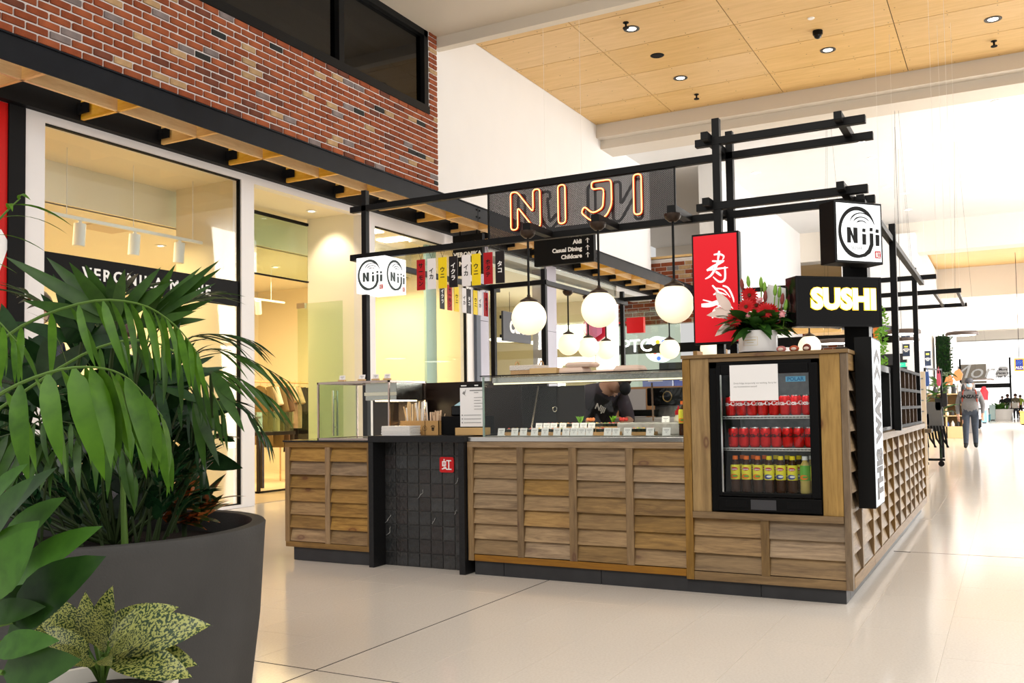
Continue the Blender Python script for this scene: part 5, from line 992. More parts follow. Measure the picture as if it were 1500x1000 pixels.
def niji(t, o, u, v, S, ink, sushi=True):
    """the round brush logo inside a square of side S, origin lower left"""
    mb = MB(); s = S
    brushring(mb, o, u, v, .47*s, .50*s, .41*s, .44*s, R(22), R(300), .06*s, .09*s)
    for k, (rx, ry) in enumerate(((.27, .22), (.20, .145), (.13, .075))): brushring(mb, o, u, v, .56*s, .64*s, rx*s, ry*s, R(25), R(165-8*k), .012*s, .028*s, n=20)
    blk(mb, o, u, v, [(.22*s, .30*s), (.22*s, .585*s), (.30*s, .585*s), (.365*s, .43*s), (.365*s, .585*s), (.46*s, .585*s), (.46*s, .30*s), (.375*s, .30*s), (.305*s, .45*s), (.305*s, .30*s)][::-1])
    for x, lo in ((.565, .28), (.87, .27)): blk(mb, o, u, v, [(x*s, lo*s), ((x+.085)*s, lo*s), ((x+.09)*s, .475*s), (x*s, .48*s)]); blk(mb, o, u, v, [(x*s, .515*s), ((x+.075)*s, .51*s), ((x+.08)*s, .575*s), ((x+.01)*s, .58*s)])
    blk(mb, o, u, v, [(.735*s, .535*s), (.81*s, .535*s), (.81*s, .60*s), (.74*s, .60*s)]); blk(mb, o, u, v, [(.735*s, .50*s), (.82*s, .495*s), (.82*s, .28*s), (.745*s, .13*s), (.63*s, .06*s), (.47*s, .03*s), (.47*s, .085*s), (.60*s, .12*s), (.69*s, .20*s), (.735*s, .30*s)][::-1])
    mb.build('logo', ink, t)
    o = Vector(o); uu = Vector(u).normalized(); vv = Vector(v).normalized(); nn = uu.cross(vv)
    if sushi: mb = MB(); mb.text('SUSHI', o+uu*.44*s+vv*.18*s+nn*.001, u, v, .10*s, 0, .0003); mb.build('small_lettering', INKG, t)
    sq = [(.855*s, .04*s), (.975*s, .04*s), (.985*s, .05*s), (.985*s, .165*s), (.975*s, .175*s), (.855*s, .175*s), (.845*s, .165*s), (.845*s, .05*s)]
    mb = MB(); blk(mb, o, u, v, sq, .0012); q = mb.build('seal', RED if sushi else M('seal_faint', (.8, .12, .12), .5), t); mb = MB(); mb.text('虹', o+uu*.915*s+vv*.062*s+nn*.0022, u, v, .115*s, .002*s, .0002); mb.build('seal_character', LETTER if sushi else WHITE, q)
def rays(P, u, x): d = px(x, 500); return -(P.x*d.y-P.y*d.x)/(u.x*d.y-u.y*d.x)
# ---- SUSHI light box
ang = R(41); u = Vector((math.cos(ang), math.sin(ang), 0)); bk = Vector((-math.sin(ang), math.cos(ang), 0)); P = atD(1165, 478, 5.3/1.0); P = Vector((-1.064, 5.401, 1.56)); W_ = rays(P, u, 1293); TH = rays(P, bk, 1152.5); TH = abs(TH)
t = thing('light_box_sign', 'black box sign with glowing yellow sushi letters', 'sign', (P.x, P.y, 1.56)); Hh = .292
mb = MB(); c = P+u*W_/2+bk*TH/2+Vector((0, 0, Hh/2)); mb.obox(c, (W_, TH, Hh), ang); mb.build('box', M('box_gloss', (.004, .0035, .0035), .12, spec=.25), t, bevel=.004)
mb = MB(); f0_ = P-bk*.001
for a, b_, c_, d_ in ((0, 0, W_, .012), (0, Hh-.012, W_, Hh), (0, 0, .012, Hh), (W_-.012, 0, W_, Hh)): blk(mb, f0_, u, (0, 0, 1), [(a, b_), (c_, b_), (c_, d_), (a, d_)], .001)
mb.build('frame', BLACKM, t)
NYEL = M('letter_yellow', (1, .95, .6), .4, emit=1.1, ecol=(1, .93, .62)); NEDGE = M('letter_edge', (1, .7, .05), .4, emit=.85, ecol=(1, .60, .01))
o_ = P+u*(W_*.555)-bk*.004+Vector((0, 0, .108)); mb = MB(); mb.text('SUSHI', o_+bk*.003, u, (0, 0, 1), .158, .0125, .001, space=1.04); o = mb.build('letter_halo', NEDGE, t); mb = MB(); mb.text('SUSHI', o_, u, (0, 0, 1), .158, .0085, .001, space=1.04); mb.build('lettering', NYEL, t)
# ---- Niji light box
ang = R(49); u = Vector((math.cos(ang), math.sin(ang), 0)); bk = Vector((-math.sin(ang), math.cos(ang), 0)); P = Vector((-.855, 5.491, 1.925)); W_ = rays(P, u, 1297.5); TH = abs(rays(P, bk, 1205)); Hh = .362
t = thing('logo_box_sign', 'white lit box sign with black brush circle logo on top of the pole', 'sign', (P.x, P.y, P.z))
mb = MB(); mb.obox(P+u*W_/2+bk*TH/2+Vector((0, 0, Hh/2)), (W_, TH, Hh), ang); mb.build('box', BLACK, t, bevel=.004)
mb = MB(); e = .014; blk(mb, P-bk*.0015, u, (0, 0, 1), [(e, e), (W_-e, e), (W_-e, Hh-e), (e, Hh-e)], .001); mb.build('face', M('lit_face', (.95, .98, 1), .5, emit=.5, ecol=(.93, .98, 1)), t)
S_ = min(W_, Hh)-.03; niji(t, P-bk*.0035+u*(W_-S_)/2+Vector((0, 0, (Hh-S_)/2)), u, (0, 0, 1), S_, INK)
# ---- pole and THIS WAY blade
t = thing('sign_pole', 'black square pole carrying the box signs', 'pole', (-.80, 5.97, 1.414)); bx('column', t, BLACK, -.878, 5.90, 1.415, -.735, 6.04, 2.36); bx('base_plate', t, BLACKM, -.89, 5.88, 1.4145, -.785, 6.05, 1.42); bx('sign_arm', t, BLACKM, -.83, 5.74, 1.94, -.79, 5.90, 2.0); bx('sign_arm', t, BLACKM, -.83, 5.70, 1.66, -.79, 5.90, 1.72)
t = thing('blade_sign', 'tall black vertical sign with white lit lettering on the counter corner', 'sign', (-.73, 5.77, .51)); bx('box', t, BLACK, -.778, 5.574, .51, -.684, 5.965, 1.492)
mb = MB(); mb.box(-.684, 5.584, .52, -.682, 5.955, 1.482); mb.build('face', M('lit_face_side', (.9, .95, 1), .5, emit=.4, ecol=(.9, .96, 1)), t)
mb = MB(); mb.text('THIS WAY', (-.680, 5.885, .56), (0, 0, 1), (0, -1, 0), .32, .024, .0008, 'LEFT', space=1.06); w7 = max(v.z for v in mb.v)
s_ = .66/(w7-.56); mb.v = [Vector((v.x, v.y, .56+(v.z-.56)*s_)) for v in mb.v]
for z in (1.255, 1.35):
    blk(mb, (-.681, 5.77, z), (0, 0, 1), (0, -1, 0), [(-.02, .13), (.025, .13), (.085, 0), (.025, -.13), (-.02, -.13), (.038, 0)], .001)
mb.build('lettering', M('dark_letter', (.05, .045, .045), .5), t)
# ---- red sign
def bez2(P, n):
    P = [Vector(p) for p in P]; m_ = len(P)-1; out = []
    for i in range(n+1):
        t = i/n*m_; k = min(int(t), m_-1); f = t-k; p0 = P[max(k-1, 0)]; p1 = P[k]; p2 = P[k+1]; p3 = P[min(k+2, m_)]
        out.append(.5*((2*p1)+(-p0+p2)*f+(2*p0-5*p1+4*p2-p3)*f*f+(-p0+3*p1-3*p2+p3)*f**3))
    return out
t = thing('red_light_box', 'tall red light box with white brush calligraphy', 'sign', (-1.6, 5.67, 1.5)); bx('box', t, BLACK, -1.753, 5.652, 1.497, -1.453, 5.71, 2.20)
mb = MB(); mb.box(-1.742, 5.649, 1.51, -1.465, 5.653, 2.187); mb.build('face', M('red_lit', (.60, .006, .012), .3, emit=.22, ecol=(1, .012, .03)), t)
WSH = M('brush_white', (.9, .85, .85), .5, emit=.35, ecol=(1, .9, .9))
mb = MB()
for zp, w_ in (([(250, 92), (244, 140), (235, 195)], 26), ([(190, 135), (250, 126), (300, 150), (285, 190)], 22), ([(172, 203), (240, 207), (308, 198)], 22), ([(115, 308), (200, 255), (302, 205)], 30), ([(125, 303), (240, 287), (348, 274)], 22), ([(240, 190), (215, 270), (160, 360), (96, 400)], 26), ([(212, 318), (242, 340), (275, 366)], 28), ([(312, 262), (312, 400), (252, 430), (182, 375)], 24),
               ([(175, 468), (240, 540), (330, 650), (402, 725)], 24), ([(288, 472), (350, 500), (400, 600), (412, 655)], 22), ([(186, 572), (250, 547), (332, 575)], 20), ([(215, 500), (300, 520), (372, 602)], 17), ([(55, 688), (150, 682), (262, 640), (305, 620)], 52), ([(72, 628), (170, 655), (270, 700), (352, 742)], 17), ([(178, 828), (190, 750), (262, 690)], 24), ([(228, 806), (270, 730), (302, 690)], 20)):
    c = bez2(zp, 10); vs = []
    for i in range(11):
        d = (c[min(i+1, 10)]-c[max(i-1, 0)]); nn = Vector((-d.y, d.x)).normalized()*w_/2*(.35+.65*math.sin(math.pi*min(1, .12+i/11))**.6)
        for s2 in (-1, 1): z_ = c[i]+nn*s2; vs.append(onY(1020+z_.x/7.47, 355+z_.y/7.47, 5.6475))
    mb.add(vs, [(2*i, 2*i+1, 2*i+3, 2*i+2) for i in range(10)])
mb.build('calligraphy', WSH, t)
# ---- white cube lantern
t = thing('cube_lantern', 'white glowing cube lantern with two brush logos', 'lantern', (-4.55, 6.15, 2.07)); x0, x1, y0, y1, z0, z1 = -4.69, -4.40, 5.985, 6.275, 2.072, 2.364
LANT = M('lantern_white', (1, 1, 1), .5, emit=.6, ecol=(1, 1, 1)); bx('cube', t, LANT, x0, y0, z0, x1, y1, z1, bevel=.004)
LINK = M('lantern_ink', (.06, .08, .08), .6)
niji(t, (x0+.01, y0-.002, z0+.012), (1, 0, 0), (0, 0, 1), .265, LINK, False); niji(t, (x1+.002, y0+.01, z0+.012), (0, 1, 0), (0, 0, 1), .265, LINK, False)
bx('hanger', t, BLACK, -4.56, 6.05, 2.364, -4.52, 6.1, 2.37, bevel=0)
# ---- hanging menu tags
TC = {'red': M('tag_red', (.42, .006, .010), .5), 'white': M('tag_white', (.80, .76, .75), .5), 'yellow': M('tag_yellow', (.85, .62, .01), .45), 'black': M('tag_black', (.012, .008, .008), .4)}
NMS = {'red': 'red', 'white': 'white', 'yellow': 'yellow', 'black': 'black'}
def menu_tag(x, y, c, s, label, side=False, w_=.078):
    t = thing('menu_tag', label, 'menu tag', (x, y, 2.07), 0, 'hanging menu tags')
    ux, uy = (0, 1) if side else (1, 0); u = Vector((ux, uy, 0)); nn = u.cross(Vector((0, 0, 1)))
    mb = MB(); mb.obox((x, y, 2.193), (w_, .006, .245), R(90) if side else 0); bd = mb.build('board', TC[c], t)
    mb = MB(); k = len(s)
    for i, ch in enumerate(s): mb.text(ch, Vector((x, y, 2.193+(k/2-i-1)*.048+.008))+nn*.0042, u, (0, 0, 1), .046, .0012, .0003)
    mb.build('lettering', CANW if c == 'black' else INK, bd)
    mb = MB(); top = Vector((x, y, 2.314)); bt = 2.366 if not side else 2.345
    for s_ in (-1, 1): mb.tube([top, Vector((x, y, bt))+u*.018*s_], .0014, 4)
    if not side: mb.tube([Vector((x, Y2-h-.003, 2.366)), Vector((x, Y2-h-.003, 2.417)), Vector((x, Y2+h+.003, 2.417)), Vector((x, Y2+h+.003, 2.366))], .0016, 4)
    mb.build('string', BLACKM, t)
fr_ = (('red', 'サーモン'), ('white', 'イカ'), ('yellow', 'ウニ'), ('black', 'イクラ'), ('white', 'イカ'), ('yellow', 'ウニ'), ('red', 'ホタテ'), ('black', 'タコ'))
fl = ('leftmost red menu tag on the front beam', 'white menu tag between the red and yellow ones on the front beam', 'yellow menu tag third from left on the front beam', 'black menu tag fourth from left on the front beam', 'white menu tag right of the black one on the front beam', 'yellow menu tag left of the red one on the front beam', 'red menu tag second from right on the front beam', 'rightmost black menu tag on the front beam')
for i, x in enumerate((-4.118, -4.017, -3.913, -3.813, -3.695, -3.605, -3.498, -3.394)): menu_tag(x, Y2, fr_[i][0], fr_[i][1], fl[i])
bk_ = (('black', 'イクラ'), ('red', 'サーモン'), ('yellow', 'ウニ'), ('white', 'イカ'), ('black', 'タコ'), ('yellow', 'ウニ'), ('white', 'イカ'), ('red', 'ホタテ'))
bl = ('black menu tag nearest on the side beam', 'red menu tag second along the side beam', 'yellow menu tag third along the side beam', 'white menu tag fourth along the side beam', 'black menu tag in the middle of the side beam', 'yellow menu tag sixth along the side beam', 'white menu tag next to last on the side beam', 'red menu tag at the far end of the side beam')
for i, y in enumerate((7.323, 7.456, 7.58, 7.72, 7.812, 7.938, 8.026, 8.15)): menu_tag(-4.7225, y, bk_[i][0], bk_[i][1], bl[i], True)
# ================================================================== FLOWERS AND SMALL THINGS ON THE CORNER UNIT
LF = [leafm('leaf_dark', (.012, .05, .010), (.05, .15, .022)), leafm('leaf_bright', (.05, .17, .015), (.16, .38, .04)), leafm('leaf_deep', (.004, .018, .006), (.018, .055, .014), .22, trans=.12), leafm('leaf_mid', (.03, .10, .012), (.10, .26, .03))]
def leaf_mesh(L, W, curl=.3, n=6, mat=None, fold=.15, tip=1.0, name='leaf', wavy=0):
    """blade along +X, arching in -Z, 2 quads across"""
    vs = []; fs = []
    for i in range(n+1):
        t = i/n; w_ = W/2*(math.sin(math.pi*min(1, t**.75*.98+.02))**.8)*(1 if t < .999 else .02); x = L*t; z = L*(.25*curl*t-curl*t*t)
        vs += [(x, -w_, z+w_*fold+wavy*W*math.sin(7*t)), (x, 0, z), (x, w_, z+w_*fold-wavy*W*math.sin(7*t))]
    for i in range(n): a = 3*i; fs += [(a, a+3, a+4, a+1), (a+1, a+4, a+5, a+2)]
    mb = MB(); mb.add(vs, fs); return mb.mesh(name, mat, smooth=True)
def orient(d, up=(0, 0, 1), roll=0):
    d = Vector(d).normalized(); up = Vector(up); y = up.cross(d)
    if y.length < 1e-3: y = Vector((0, 1, 0)).cross(d)
    y.normalize(); z = d.cross(y); m_ = Matrix((d, y, z)).transposed(); return (m_ @ Matrix.Rotation(roll, 3, 'X')).to_euler()
cx_, cy_, cz_ = -1.312, 5.50, 1.414
fa = thing('flower_arrangement', 'red and pink flower arrangement in a round white box', 'flowers', (cx_, cy_, cz_))
mb = MB(); mb.lathe([(0, .0), (.108, 0), (.112, .006), (.113, .012)], (cx_, cy_, cz_), 32); mb.build('box_base', GLOSSB, fa, smooth=True)
mb = MB(); mb.lathe([(.111, .012), (.113, .016), (.113, .135), (.108, .137), (.105, .12), (0, .12)], (cx_, cy_, cz_), 32); mb.build('round_box', M('hatbox_white', (.80, .79, .78), .35), fa, smooth=True)
def wr2(p): a = p.x/.1135-.18; return Vector((cx_+(.1138+p.z)*math.sin(a), cy_-(.1138+p.z)*math.cos(a), cz_+.05+p.y))
mb = MB(); 
for x0, x1, z0, z1 in ((-.045, .045, .045, .0465), (-.045, .045, -.003, -.0015), (-.045, -.0435, -.003, .0465), (.0435, .045, -.003, .0465), (-.035, .035, .026, .030), (-.022, .022, .012, .015)):
    k = 8; vs = [wr2(Vector((x0+(x1-x0)*i/k, z, 0))) for i in range(k+1) for z in (z0, z1)]; mb.add(vs, [(2*i, 2*i+2, 2*i+3, 2*i+1) for i in range(k)])
mb.build('gold_label', M('gold_print', (.65, .52, .25), .3, .6), fa)
lm = [leaf_mesh(.20, .075, .35, 5, LF[0]), leaf_mesh(.16, .06, .5, 5, LF[0]), leaf_mesh(.14, .045, .2, 5, LF[3])]
for k in range(110):
    a = rnd.uniform(0, 6.28); el = rnd.uniform(-.25, .9); inst('leaf', rnd.choice(lm), fa, (.07*math.cos(a)*rnd.random(), .07*math.sin(a)*rnd.random(), .14+rnd.uniform(0, .06)), orient((math.cos(a), math.sin(a), el), roll=rnd.uniform(-.5, .5)))
PET = [M('gerbera_red', (.55, .006, .008), .5), M('carnation_pink', (.80, .38, .40), .6), M('lily_cream', (.78, .62, .55), .5), M('lily_bud', (.22, .42, .06), .5), M('bud_red', (.25, .05, .04), .5)]
petal = leaf_mesh(.054, .019, .15, 4, PET[0], name='petal'); carn = leaf_mesh(.02, .014, -.3, 3, PET[1], name='petal'); big = leaf_mesh(.15, .06, .55, 6, PET[2], name='petal')
def flower(px_, py_, Yv, kind):
    c = onY(px_, py_, Yv)-fa.location
    if kind == 'g':
        o = MB(); o.cyl(c, c+Vector((.0, -.012, .0)), .012, .01, 12); b_ = o.build('flower_centre', M('gerbera_eye', (.10, .03, .01), .8) if 'gerbera_eye' not in bpy.data.materials else bpy.data.materials['gerbera_eye'], fa, local=True)
        tilt = rnd.uniform(-.35, .25)
        for k in range(18):
            a = k*2*math.pi/18; d = Vector((math.cos(a), -.22+tilt*math.sin(a), math.sin(a))); inst('petal', petal, b_, c, orient(d, (0, -1, 0), 0))
    elif kind == 'p':
        o = MB(); o.sphere(c, .014, 10, 6); b_ = o.build('flower_centre', PET[1], fa, local=True, smooth=True)
        for k in range(14): d = Vector((rnd.uniform(-1, 1), rnd.uniform(-1, .1), rnd.uniform(-1, 1))); inst('petal', carn, b_, c+d.normalized()*.006, orient(d, (0, -1, 0)))
    elif kind in 'br':
        b0 = c; d = Vector(((px_-1110)*.004, -.05, 1)).normalized(); o = MB(); L = .075; q = orient(d)
        o.lathe([(0, 0), (.009, .01), (.013, .03), (.009, .06), (0, .075)], (0, 0, 0), 10); M3 = d.to_track_quat('Z', 'Y').to_matrix(); o.v = [c+M3 @ v for v in o.v]; o.tube([c, c-d*.1, Vector((0, 0, .14))], .004, 5); o.build('bud', PET[3] if kind == 'b' else PET[4], fa, local=True, smooth=True)
for f in ((1098, 432, 5.43, 'g'), (1093, 449, 5.40, 'g'), (1121, 455, 5.40, 'g'), (1076, 468, 5.42, 'g'), (1129, 456, 5.45, 'g'), (1108, 447, 5.44, 'g'), (1112, 439, 5.41, 'p'), (1096, 462, 5.39, 'p'), (1146, 460, 5.42, 'p'), (1097, 421, 5.5, 'b'), (1115, 423, 5.5, 'b'), (1135, 434, 5.48, 'b'), (1141, 437, 5.5, 'b'), (1088, 425, 5.52, 'r'), (1121, 443, 5.46, 'r'), (1145, 447, 5.46, 'r'), (1120, 430, 5.5, 'b'), (1150, 456, 5.48, 'b')): flower(*f)
for k, d in enumerate(((-.5, -.2, .75), (-.9, -.3, .15), (-.7, -.1, .5), (-.95, -.2, -.35))): inst('petal', big, fa, onY(1070+3*k, 455+6*k, 5.44)-fa.location, orient(d, (0, -1, .3)))
mb = MB(); q = onY(1135, 440, 5.56); mb.obox(q, (.13, .002, .17), Matrix.Rotation(.3, 3, 'Y')); mb.build('wrapping_paper', PAPER, fa)
ORN = [M('ornament_pink', (.6, .22, .2), .4, noise=.5, nscale=60), M('ornament_red', (.5, .1, .04), .4, noise=.5, nscale=60), M('ornament_brown', (.16, .03, .02), .4, noise=.5, nscale=60)]
for i, (p, l) in enumerate(((1144.5, 'pink sushi shaped ornament next to the flower box'), (1163.5, 'orange red oval ornament in the middle of the shelf trio'), (1182, 'dark red square ornament below the lit globe'))):
    q = onY(p, 515, 5.40); t = thing('sushi_ornament', l, 'ornament', (q.x, 5.40, 1.414), 0, 'small ornaments on the corner unit')
    mb = MB(); mb.sphere((0, 0, .018), .03 if i < 2 else .026, 14, 8, (.95, .7, .62 if i < 2 else .95)); mb.build('body', ORN[i], t, local=True, smooth=True); mb = MB(); mb.sphere((0, -.019, .016), .012, 10, 6, (1.3, .4, .8)); mb.build('front_detail', M('ornament_cream', (.75, .6, .5), .6) if i == 0 else bpy.data.materials['ornament_cream'], t, local=True, smooth=True)
mb = MB(); q = onY(1234, 508, 5.6); mb.box(q.x-.03, 5.55, 1.4145, q.x+.03, 5.6, 1.437); single(mb, 'small_block', DB, 'small dark wooden block at the corner of the unit top', 'block')
# ================================================================== WALKWAY BACKGROUND ON THE RIGHT
# ---- suspended rail frame
t = thing('suspended_rail', 'thin black rectangular rail frame hung from the ceiling', 'rail', (-1.2, 15, 3.0))
a = onY(1293, 434, 14.2); b = onY(1408, 425, 14.2); c = onY(1414, 446, 16.3); za = b.z
mb = MB(); mb.box(a.x-.6, 14.17, za-.03, b.x, 14.23, za+.03); mb.build('bar', BLACK, t); mb = MB(); mb.box(a.x-.6, 16.27, za-.03, b.x, 16.33, za+.03); mb.build('bar', BLACK, t)
for xx in (b.x-.05, b.x-.35): mb = MB(); mb.box(xx-.02, 14.2, za-.02, xx+.02, 16.3, za+.02); mb.build('end_bar', STEELBL, t)
mb = MB()
for xx in (b.x-.1, b.x-.3, a.x): 
    for yy in (14.2, 16.3): mb.cyl((xx, yy, za), (xx, yy, 7.3), .0018, n=4)
mb.build('hanging_wire', WHITE, t)
# ---- ring lamps
RB = M('ring_dark', (.12, .09, .08), .4); RG = M('ring_glow', (1, 1, 1), .5, emit=5, ecol=(1, .97, .92))
for i, (x, y, D, r, l) in enumerate(((1409, 491, 24, .36, 'flat ring pendant above the walking man'), (1323, 489, 20, .34, 'flat ring pendant left of the two black posts'), (1326, 500, 24, .33, 'flat ring pendant just below the left one'), (1222, 503, 20, .4, 'flat ring pendant behind the sign pole'), (1436, 557, 58, .7, 'far ring pendant in front of the cursive sign'), (1375, 559, 50, .6, 'far ring pendant above the orange shelf decor'))):
    q = onY(x, y, D); zc_ = 7.35 if D < 33 else 7.0; t = thing('ring_pendant', l, 'pendant lamp', (q.x, q.y, q.z), 0, 'flat ring pendants')
    mb = MB(); mb.lathe([(r*.86, -.005), (r, 0), (r*1.0, .05), (r*.9, .085), (0, .09)], (0, 0, 0), 28); mb.build('shade', RB, t, local=True, smooth=True); mb = MB(); mb.lathe([(0, .0), (r*.85, -.002)], (0, 0, 0), 28); mb.build('diffuser', RG, t, local=True)
    mb = MB()
    for k in range(3): a_ = k*2.1; mb.cyl((r*.8*math.cos(a_), r*.8*math.sin(a_), .08), (r*.1*math.cos(a_), r*.1*math.sin(a_), zc_-q.z), .0018, n=4)
    mb.build('wire', BLACKM, t, local=True)
# ---- further ceiling steps
CB = M('ceiling_beam', (.72, .66, .58), .6)
mb = MB(); mb.box(-12, 34, 6.3, 9, 34.8, 7.6); struct(mb, 'trim_42', CB)
mb = MB(); mb.box(-12, 34.8, 7.0, 9, 44, 7.1); cp2 = struct(mb, 'ceiling_plywood_far', PLY, 'far plywood ceiling bay over the walkway')
for i, (y, z) in enumerate(((44, 6.3), (52, 6.2), (60, 6.0), (68, 5.9))): mb = MB(); mb.box(-12, y, z-.6, 9, y+1.2, 7.6); struct(mb, 'trim_%d' % (43+i), CB)
mb = MB(); mb.box(-12, 45, 7.0, 9, 96, 7.1); struct(mb, 'ceiling_far', WHITEW)
for i in range(10):
    q = (-1.6+.9*(i % 3), 36+(i//3)*9+1.5*(i % 2)); downlight(q[0], q[1], 7.0, 'tiny far downlight over the walkway ceiling', 'far walkway downlights', .13, RIMW)
# ---- left side walls of the walkway beyond the kiosk
mb = MB(); mb.box(-5.0, 33.4, 0, -2.6, 60, 6.9); struct(mb, 'wall_walkway_left', WHITEW, 'white side wall of the far walkway')
mb = MB(); mb.box(-2.5, 40, 0, -2.0, 41, 3.8); struct(mb, 'wall_green', M('green_wall_base', (.01, .02, .01), .9)); st = MB()
for k in range(500):
    x, z = rnd.uniform(-2.42, -1.95), rnd.uniform(.5, 3.8); a_ = rnd.uniform(0, 6.3); st.add([(x, 39.98, z), (x+.09*math.cos(a_), 39.9, z+.09*math.sin(a_)), (x+.12*math.cos(a_+.6), 39.93, z+.12*math.sin(a_+.6)), (x+.05*math.cos(a_+1), 39.97, z+.05*math.sin(a_+1))], [(0, 1, 2, 3)])
o = st.build('hedge_leaves', LF[2]); tag(o, 'dark green plant wall beside the far banner', 'foliage', kind='stuff')
# leafy strip behind kiosk post
st = MB()
for k in range(420):
    y = 12.9+rnd.uniform(-.2, .2); q = onY(rnd.uniform(1287, 1296), rnd.uniform(452, 715), y); a_ = rnd.uniform(0, 6.3); st.add([q, q+Vector((.05*math.cos(a_), -.02, .05*math.sin(a_))), q+Vector((.07*math.cos(a_+.6), 0, .07*math.sin(a_+.6)))], [(0, 1, 2)])
o = st.build('climbing_plant', LF[1]); tag(o, 'green climbing foliage strip behind the vertical sign', 'foliage', kind='stuff')
mb = MB(); q0 = onY(1279, 477, 13.2); q1 = onY(1288, 498, 13.2); mb.box(q0.x, 13.2, 0, q1.x, 13.25, q0.z+.1); single(mb, 'banner_stand', M('poster_orange', (.85, .25, .05), .5, noise=.4, nscale=6), 'tall orange banner stand seen above the vertical sign', 'banner')
# ---- banners with wifi mark
NV = M('banner_navy', (.035, .05, .09), .6); YEL = M('banner_yellow', (.75, .75, .15), .6)
for i, (x0, x1, y0, y1, Y, l) in enumerate(((1322, 1333, 504, 526, 26, 'navy hanging banner with wifi symbol between the black posts'), (1354, 1364, 514, 541, 30, 'navy hanging banner with wifi symbol right of the posts'), (1320, 1333, 492, 500, 30, 'plain navy banner end above the first wifi banner'))):
    a = onY(x0, y0, Y); b = onY(x1, y1, Y); t = thing('hanging_banner', l, 'banner', ((a.x+b.x)/2, Y, b.z), 0, 'navy hanging banners'); hh = a.z-b.z
    mb = MB(); mb.box(a.x, Y, b.z+hh*.2, b.x, Y+.05, a.z); mb.build('cloth', NV, t); mb = MB(); mb.cyl(((a.x+b.x)/2, Y+.025, a.z), ((a.x+b.x)/2, Y+.025, 7.35), .0018, n=4); mb.build('wire', WHITE, t)
    if i < 2:
        mb = MB(); mb.box(a.x, Y, b.z, b.x, Y+.05, b.z+hh*.2); mb.build('footer', PAPER, t); mb = MB(); mb.box(a.x+.04, Y-.01, a.z-hh*.22, b.x-.04, Y, a.z-hh*.12); mb.build('heading', YEL, t)
        mb = MB(); cxb = (a.x+b.x)/2
        for r_ in (.045, .085, .125): brushring(mb, (cxb, Y-.012, b.z+hh*.42), (1, 0, 0), (0, 0, 1), 0, 0, r_*.9, r_*.9, R(40), R(140), .02, .02, n=10)
        mb.build('wifi_mark', LETTER, t)
mb = MB(); a = onY(1316, 531, 22); b = onY(1328, 537, 22); mb.box(a.x, 22, b.z, b.x, 22.06, a.z); t = single(mb, 'exit_sign', M('exit_green', (.02, .45, .25), .5, emit=.7, ecol=(.05, .7, .4)), 'green emergency exit sign with white arrow behind the post', 'exit sign')
mb = MB(); zc = (a.z+b.z)/2; mb.bar((a.x+.03, 21.99, zc), (a.x+.11, 21.99, zc), .012, .004); mb.bar((a.x+.03, 21.99, zc), (a.x+.06, 21.99, zc+.03), .012, .004); mb.bar((a.x+.03, 21.99, zc), (a.x+.06, 21.99, zc-.03), .012, .004); mb.box(a.x+.15, 21.985, b.z+.012, a.x+.19, 21.995, a.z-.012); mb.build('arrow', LETTER, t); mb = MB(); mb.cyl(((a.x+b.x)/2, 22.03, a.z), ((a.x+b.x)/2, 22.03, 7.35), .004, n=4); mb.build('rod', BLACKM, t)
# ---- rolling rack of bags and pale board
t = thing('display_rack', 'black wheeled rack hung with dark bags', 'rack', (-1.2, 17.8, 0)); xr, yr = -1.30, 17.8
for dx in (0, .22): mb = MB(); mb.cyl((xr+dx*.0+dx, yr+dx*3, .12), (xr+dx, yr+dx*3, 1.75), .02, n=8); mb.build('upright', BLACK, t)
mb = MB(); mb.bar((xr-.05, yr, .12), (xr+.28, yr, .12), .04); mb.bar((xr+.28, yr, .12), (xr+.28, yr, .30), .04) if False else None; mb.bar((xr, yr, 1.73), (xr+.22, yr+.66, 1.73), .03); mb.build('crossbar', BLACK, t)
for dx in (-.03, .22): mb = MB(); mb.cyl((xr+dx, yr-.02, .05), (xr+dx, yr+.02, .05), .05, n=14); mb.cyl((xr+dx, yr, .06), (xr+dx, yr, .12), .012, n=6); mb.build('castor', BLACKM, t)
BG = [M('bag_black', (.02, .02, .022), .6), M('bag_grey', (.13, .13, .13), .6), M('bag_blue', (.06, .13, .4), .6), M('bag_pink', (.7, .12, .2), .6), M('bag_yellow', (.75, .6, .06), .6)]
for i, (dx, z, w_, hh, m_, l) in enumerate(((.10, .62, .34, .52, 1, 'grey hanging bag on the wheeled rack'), (.02, 1.42, .10, .26, 2, 'blue bag at the top of the wheeled rack'), (.02, .72, .07, .22, 2, 'blue bag low on the wheeled rack'), (.22, 1.42, .07, .22, 3, 'pink bag at the top of the wheeled rack'), (.30, 1.05, .10, .24, 0, 'black bag halfway up the rack'), (.20, .98, .12, .22, 0, 'black pouch above the grey bag'))):
    tt = thing('hanging_bag', l, 'bag', (xr+dx, yr+.02, z), 0, 'bags on the rack'); mb = MB(); mb.prism([(-w_/2, .06), (-w_*.35, 0), (w_*.35, 0), (w_/2, .06), (w_*.42, hh), (-w_*.42, hh)], (xr+dx, yr+.05, z), (1, 0, 0), (0, 0, 1), .07); mb.build('pouch', BG[m_], tt, bevel=.01); mb = MB(); mb.tube([(xr+dx-w_*.3, yr+.02, z+hh), (xr+dx, yr+.02, z+hh+.12), (xr+dx+w_*.3, yr+.02, z+hh)], .008, 5); mb.build('strap', BG[m_], tt)
for k in range(7):
    dx = -.02+.05*k; mb = MB(); mb.tube([(xr+dx, yr-.12, .72), (xr+dx+.03, yr-.14, .5), (xr+dx+.07*(k % 2)+.05, yr-.12, .34)], [.018, .02, .014], 6); single(mb, 'umbrella_handle', BLACKM, 'black hooked handle hanging below the bags on the rack', 'handle', 'handles below the rack')
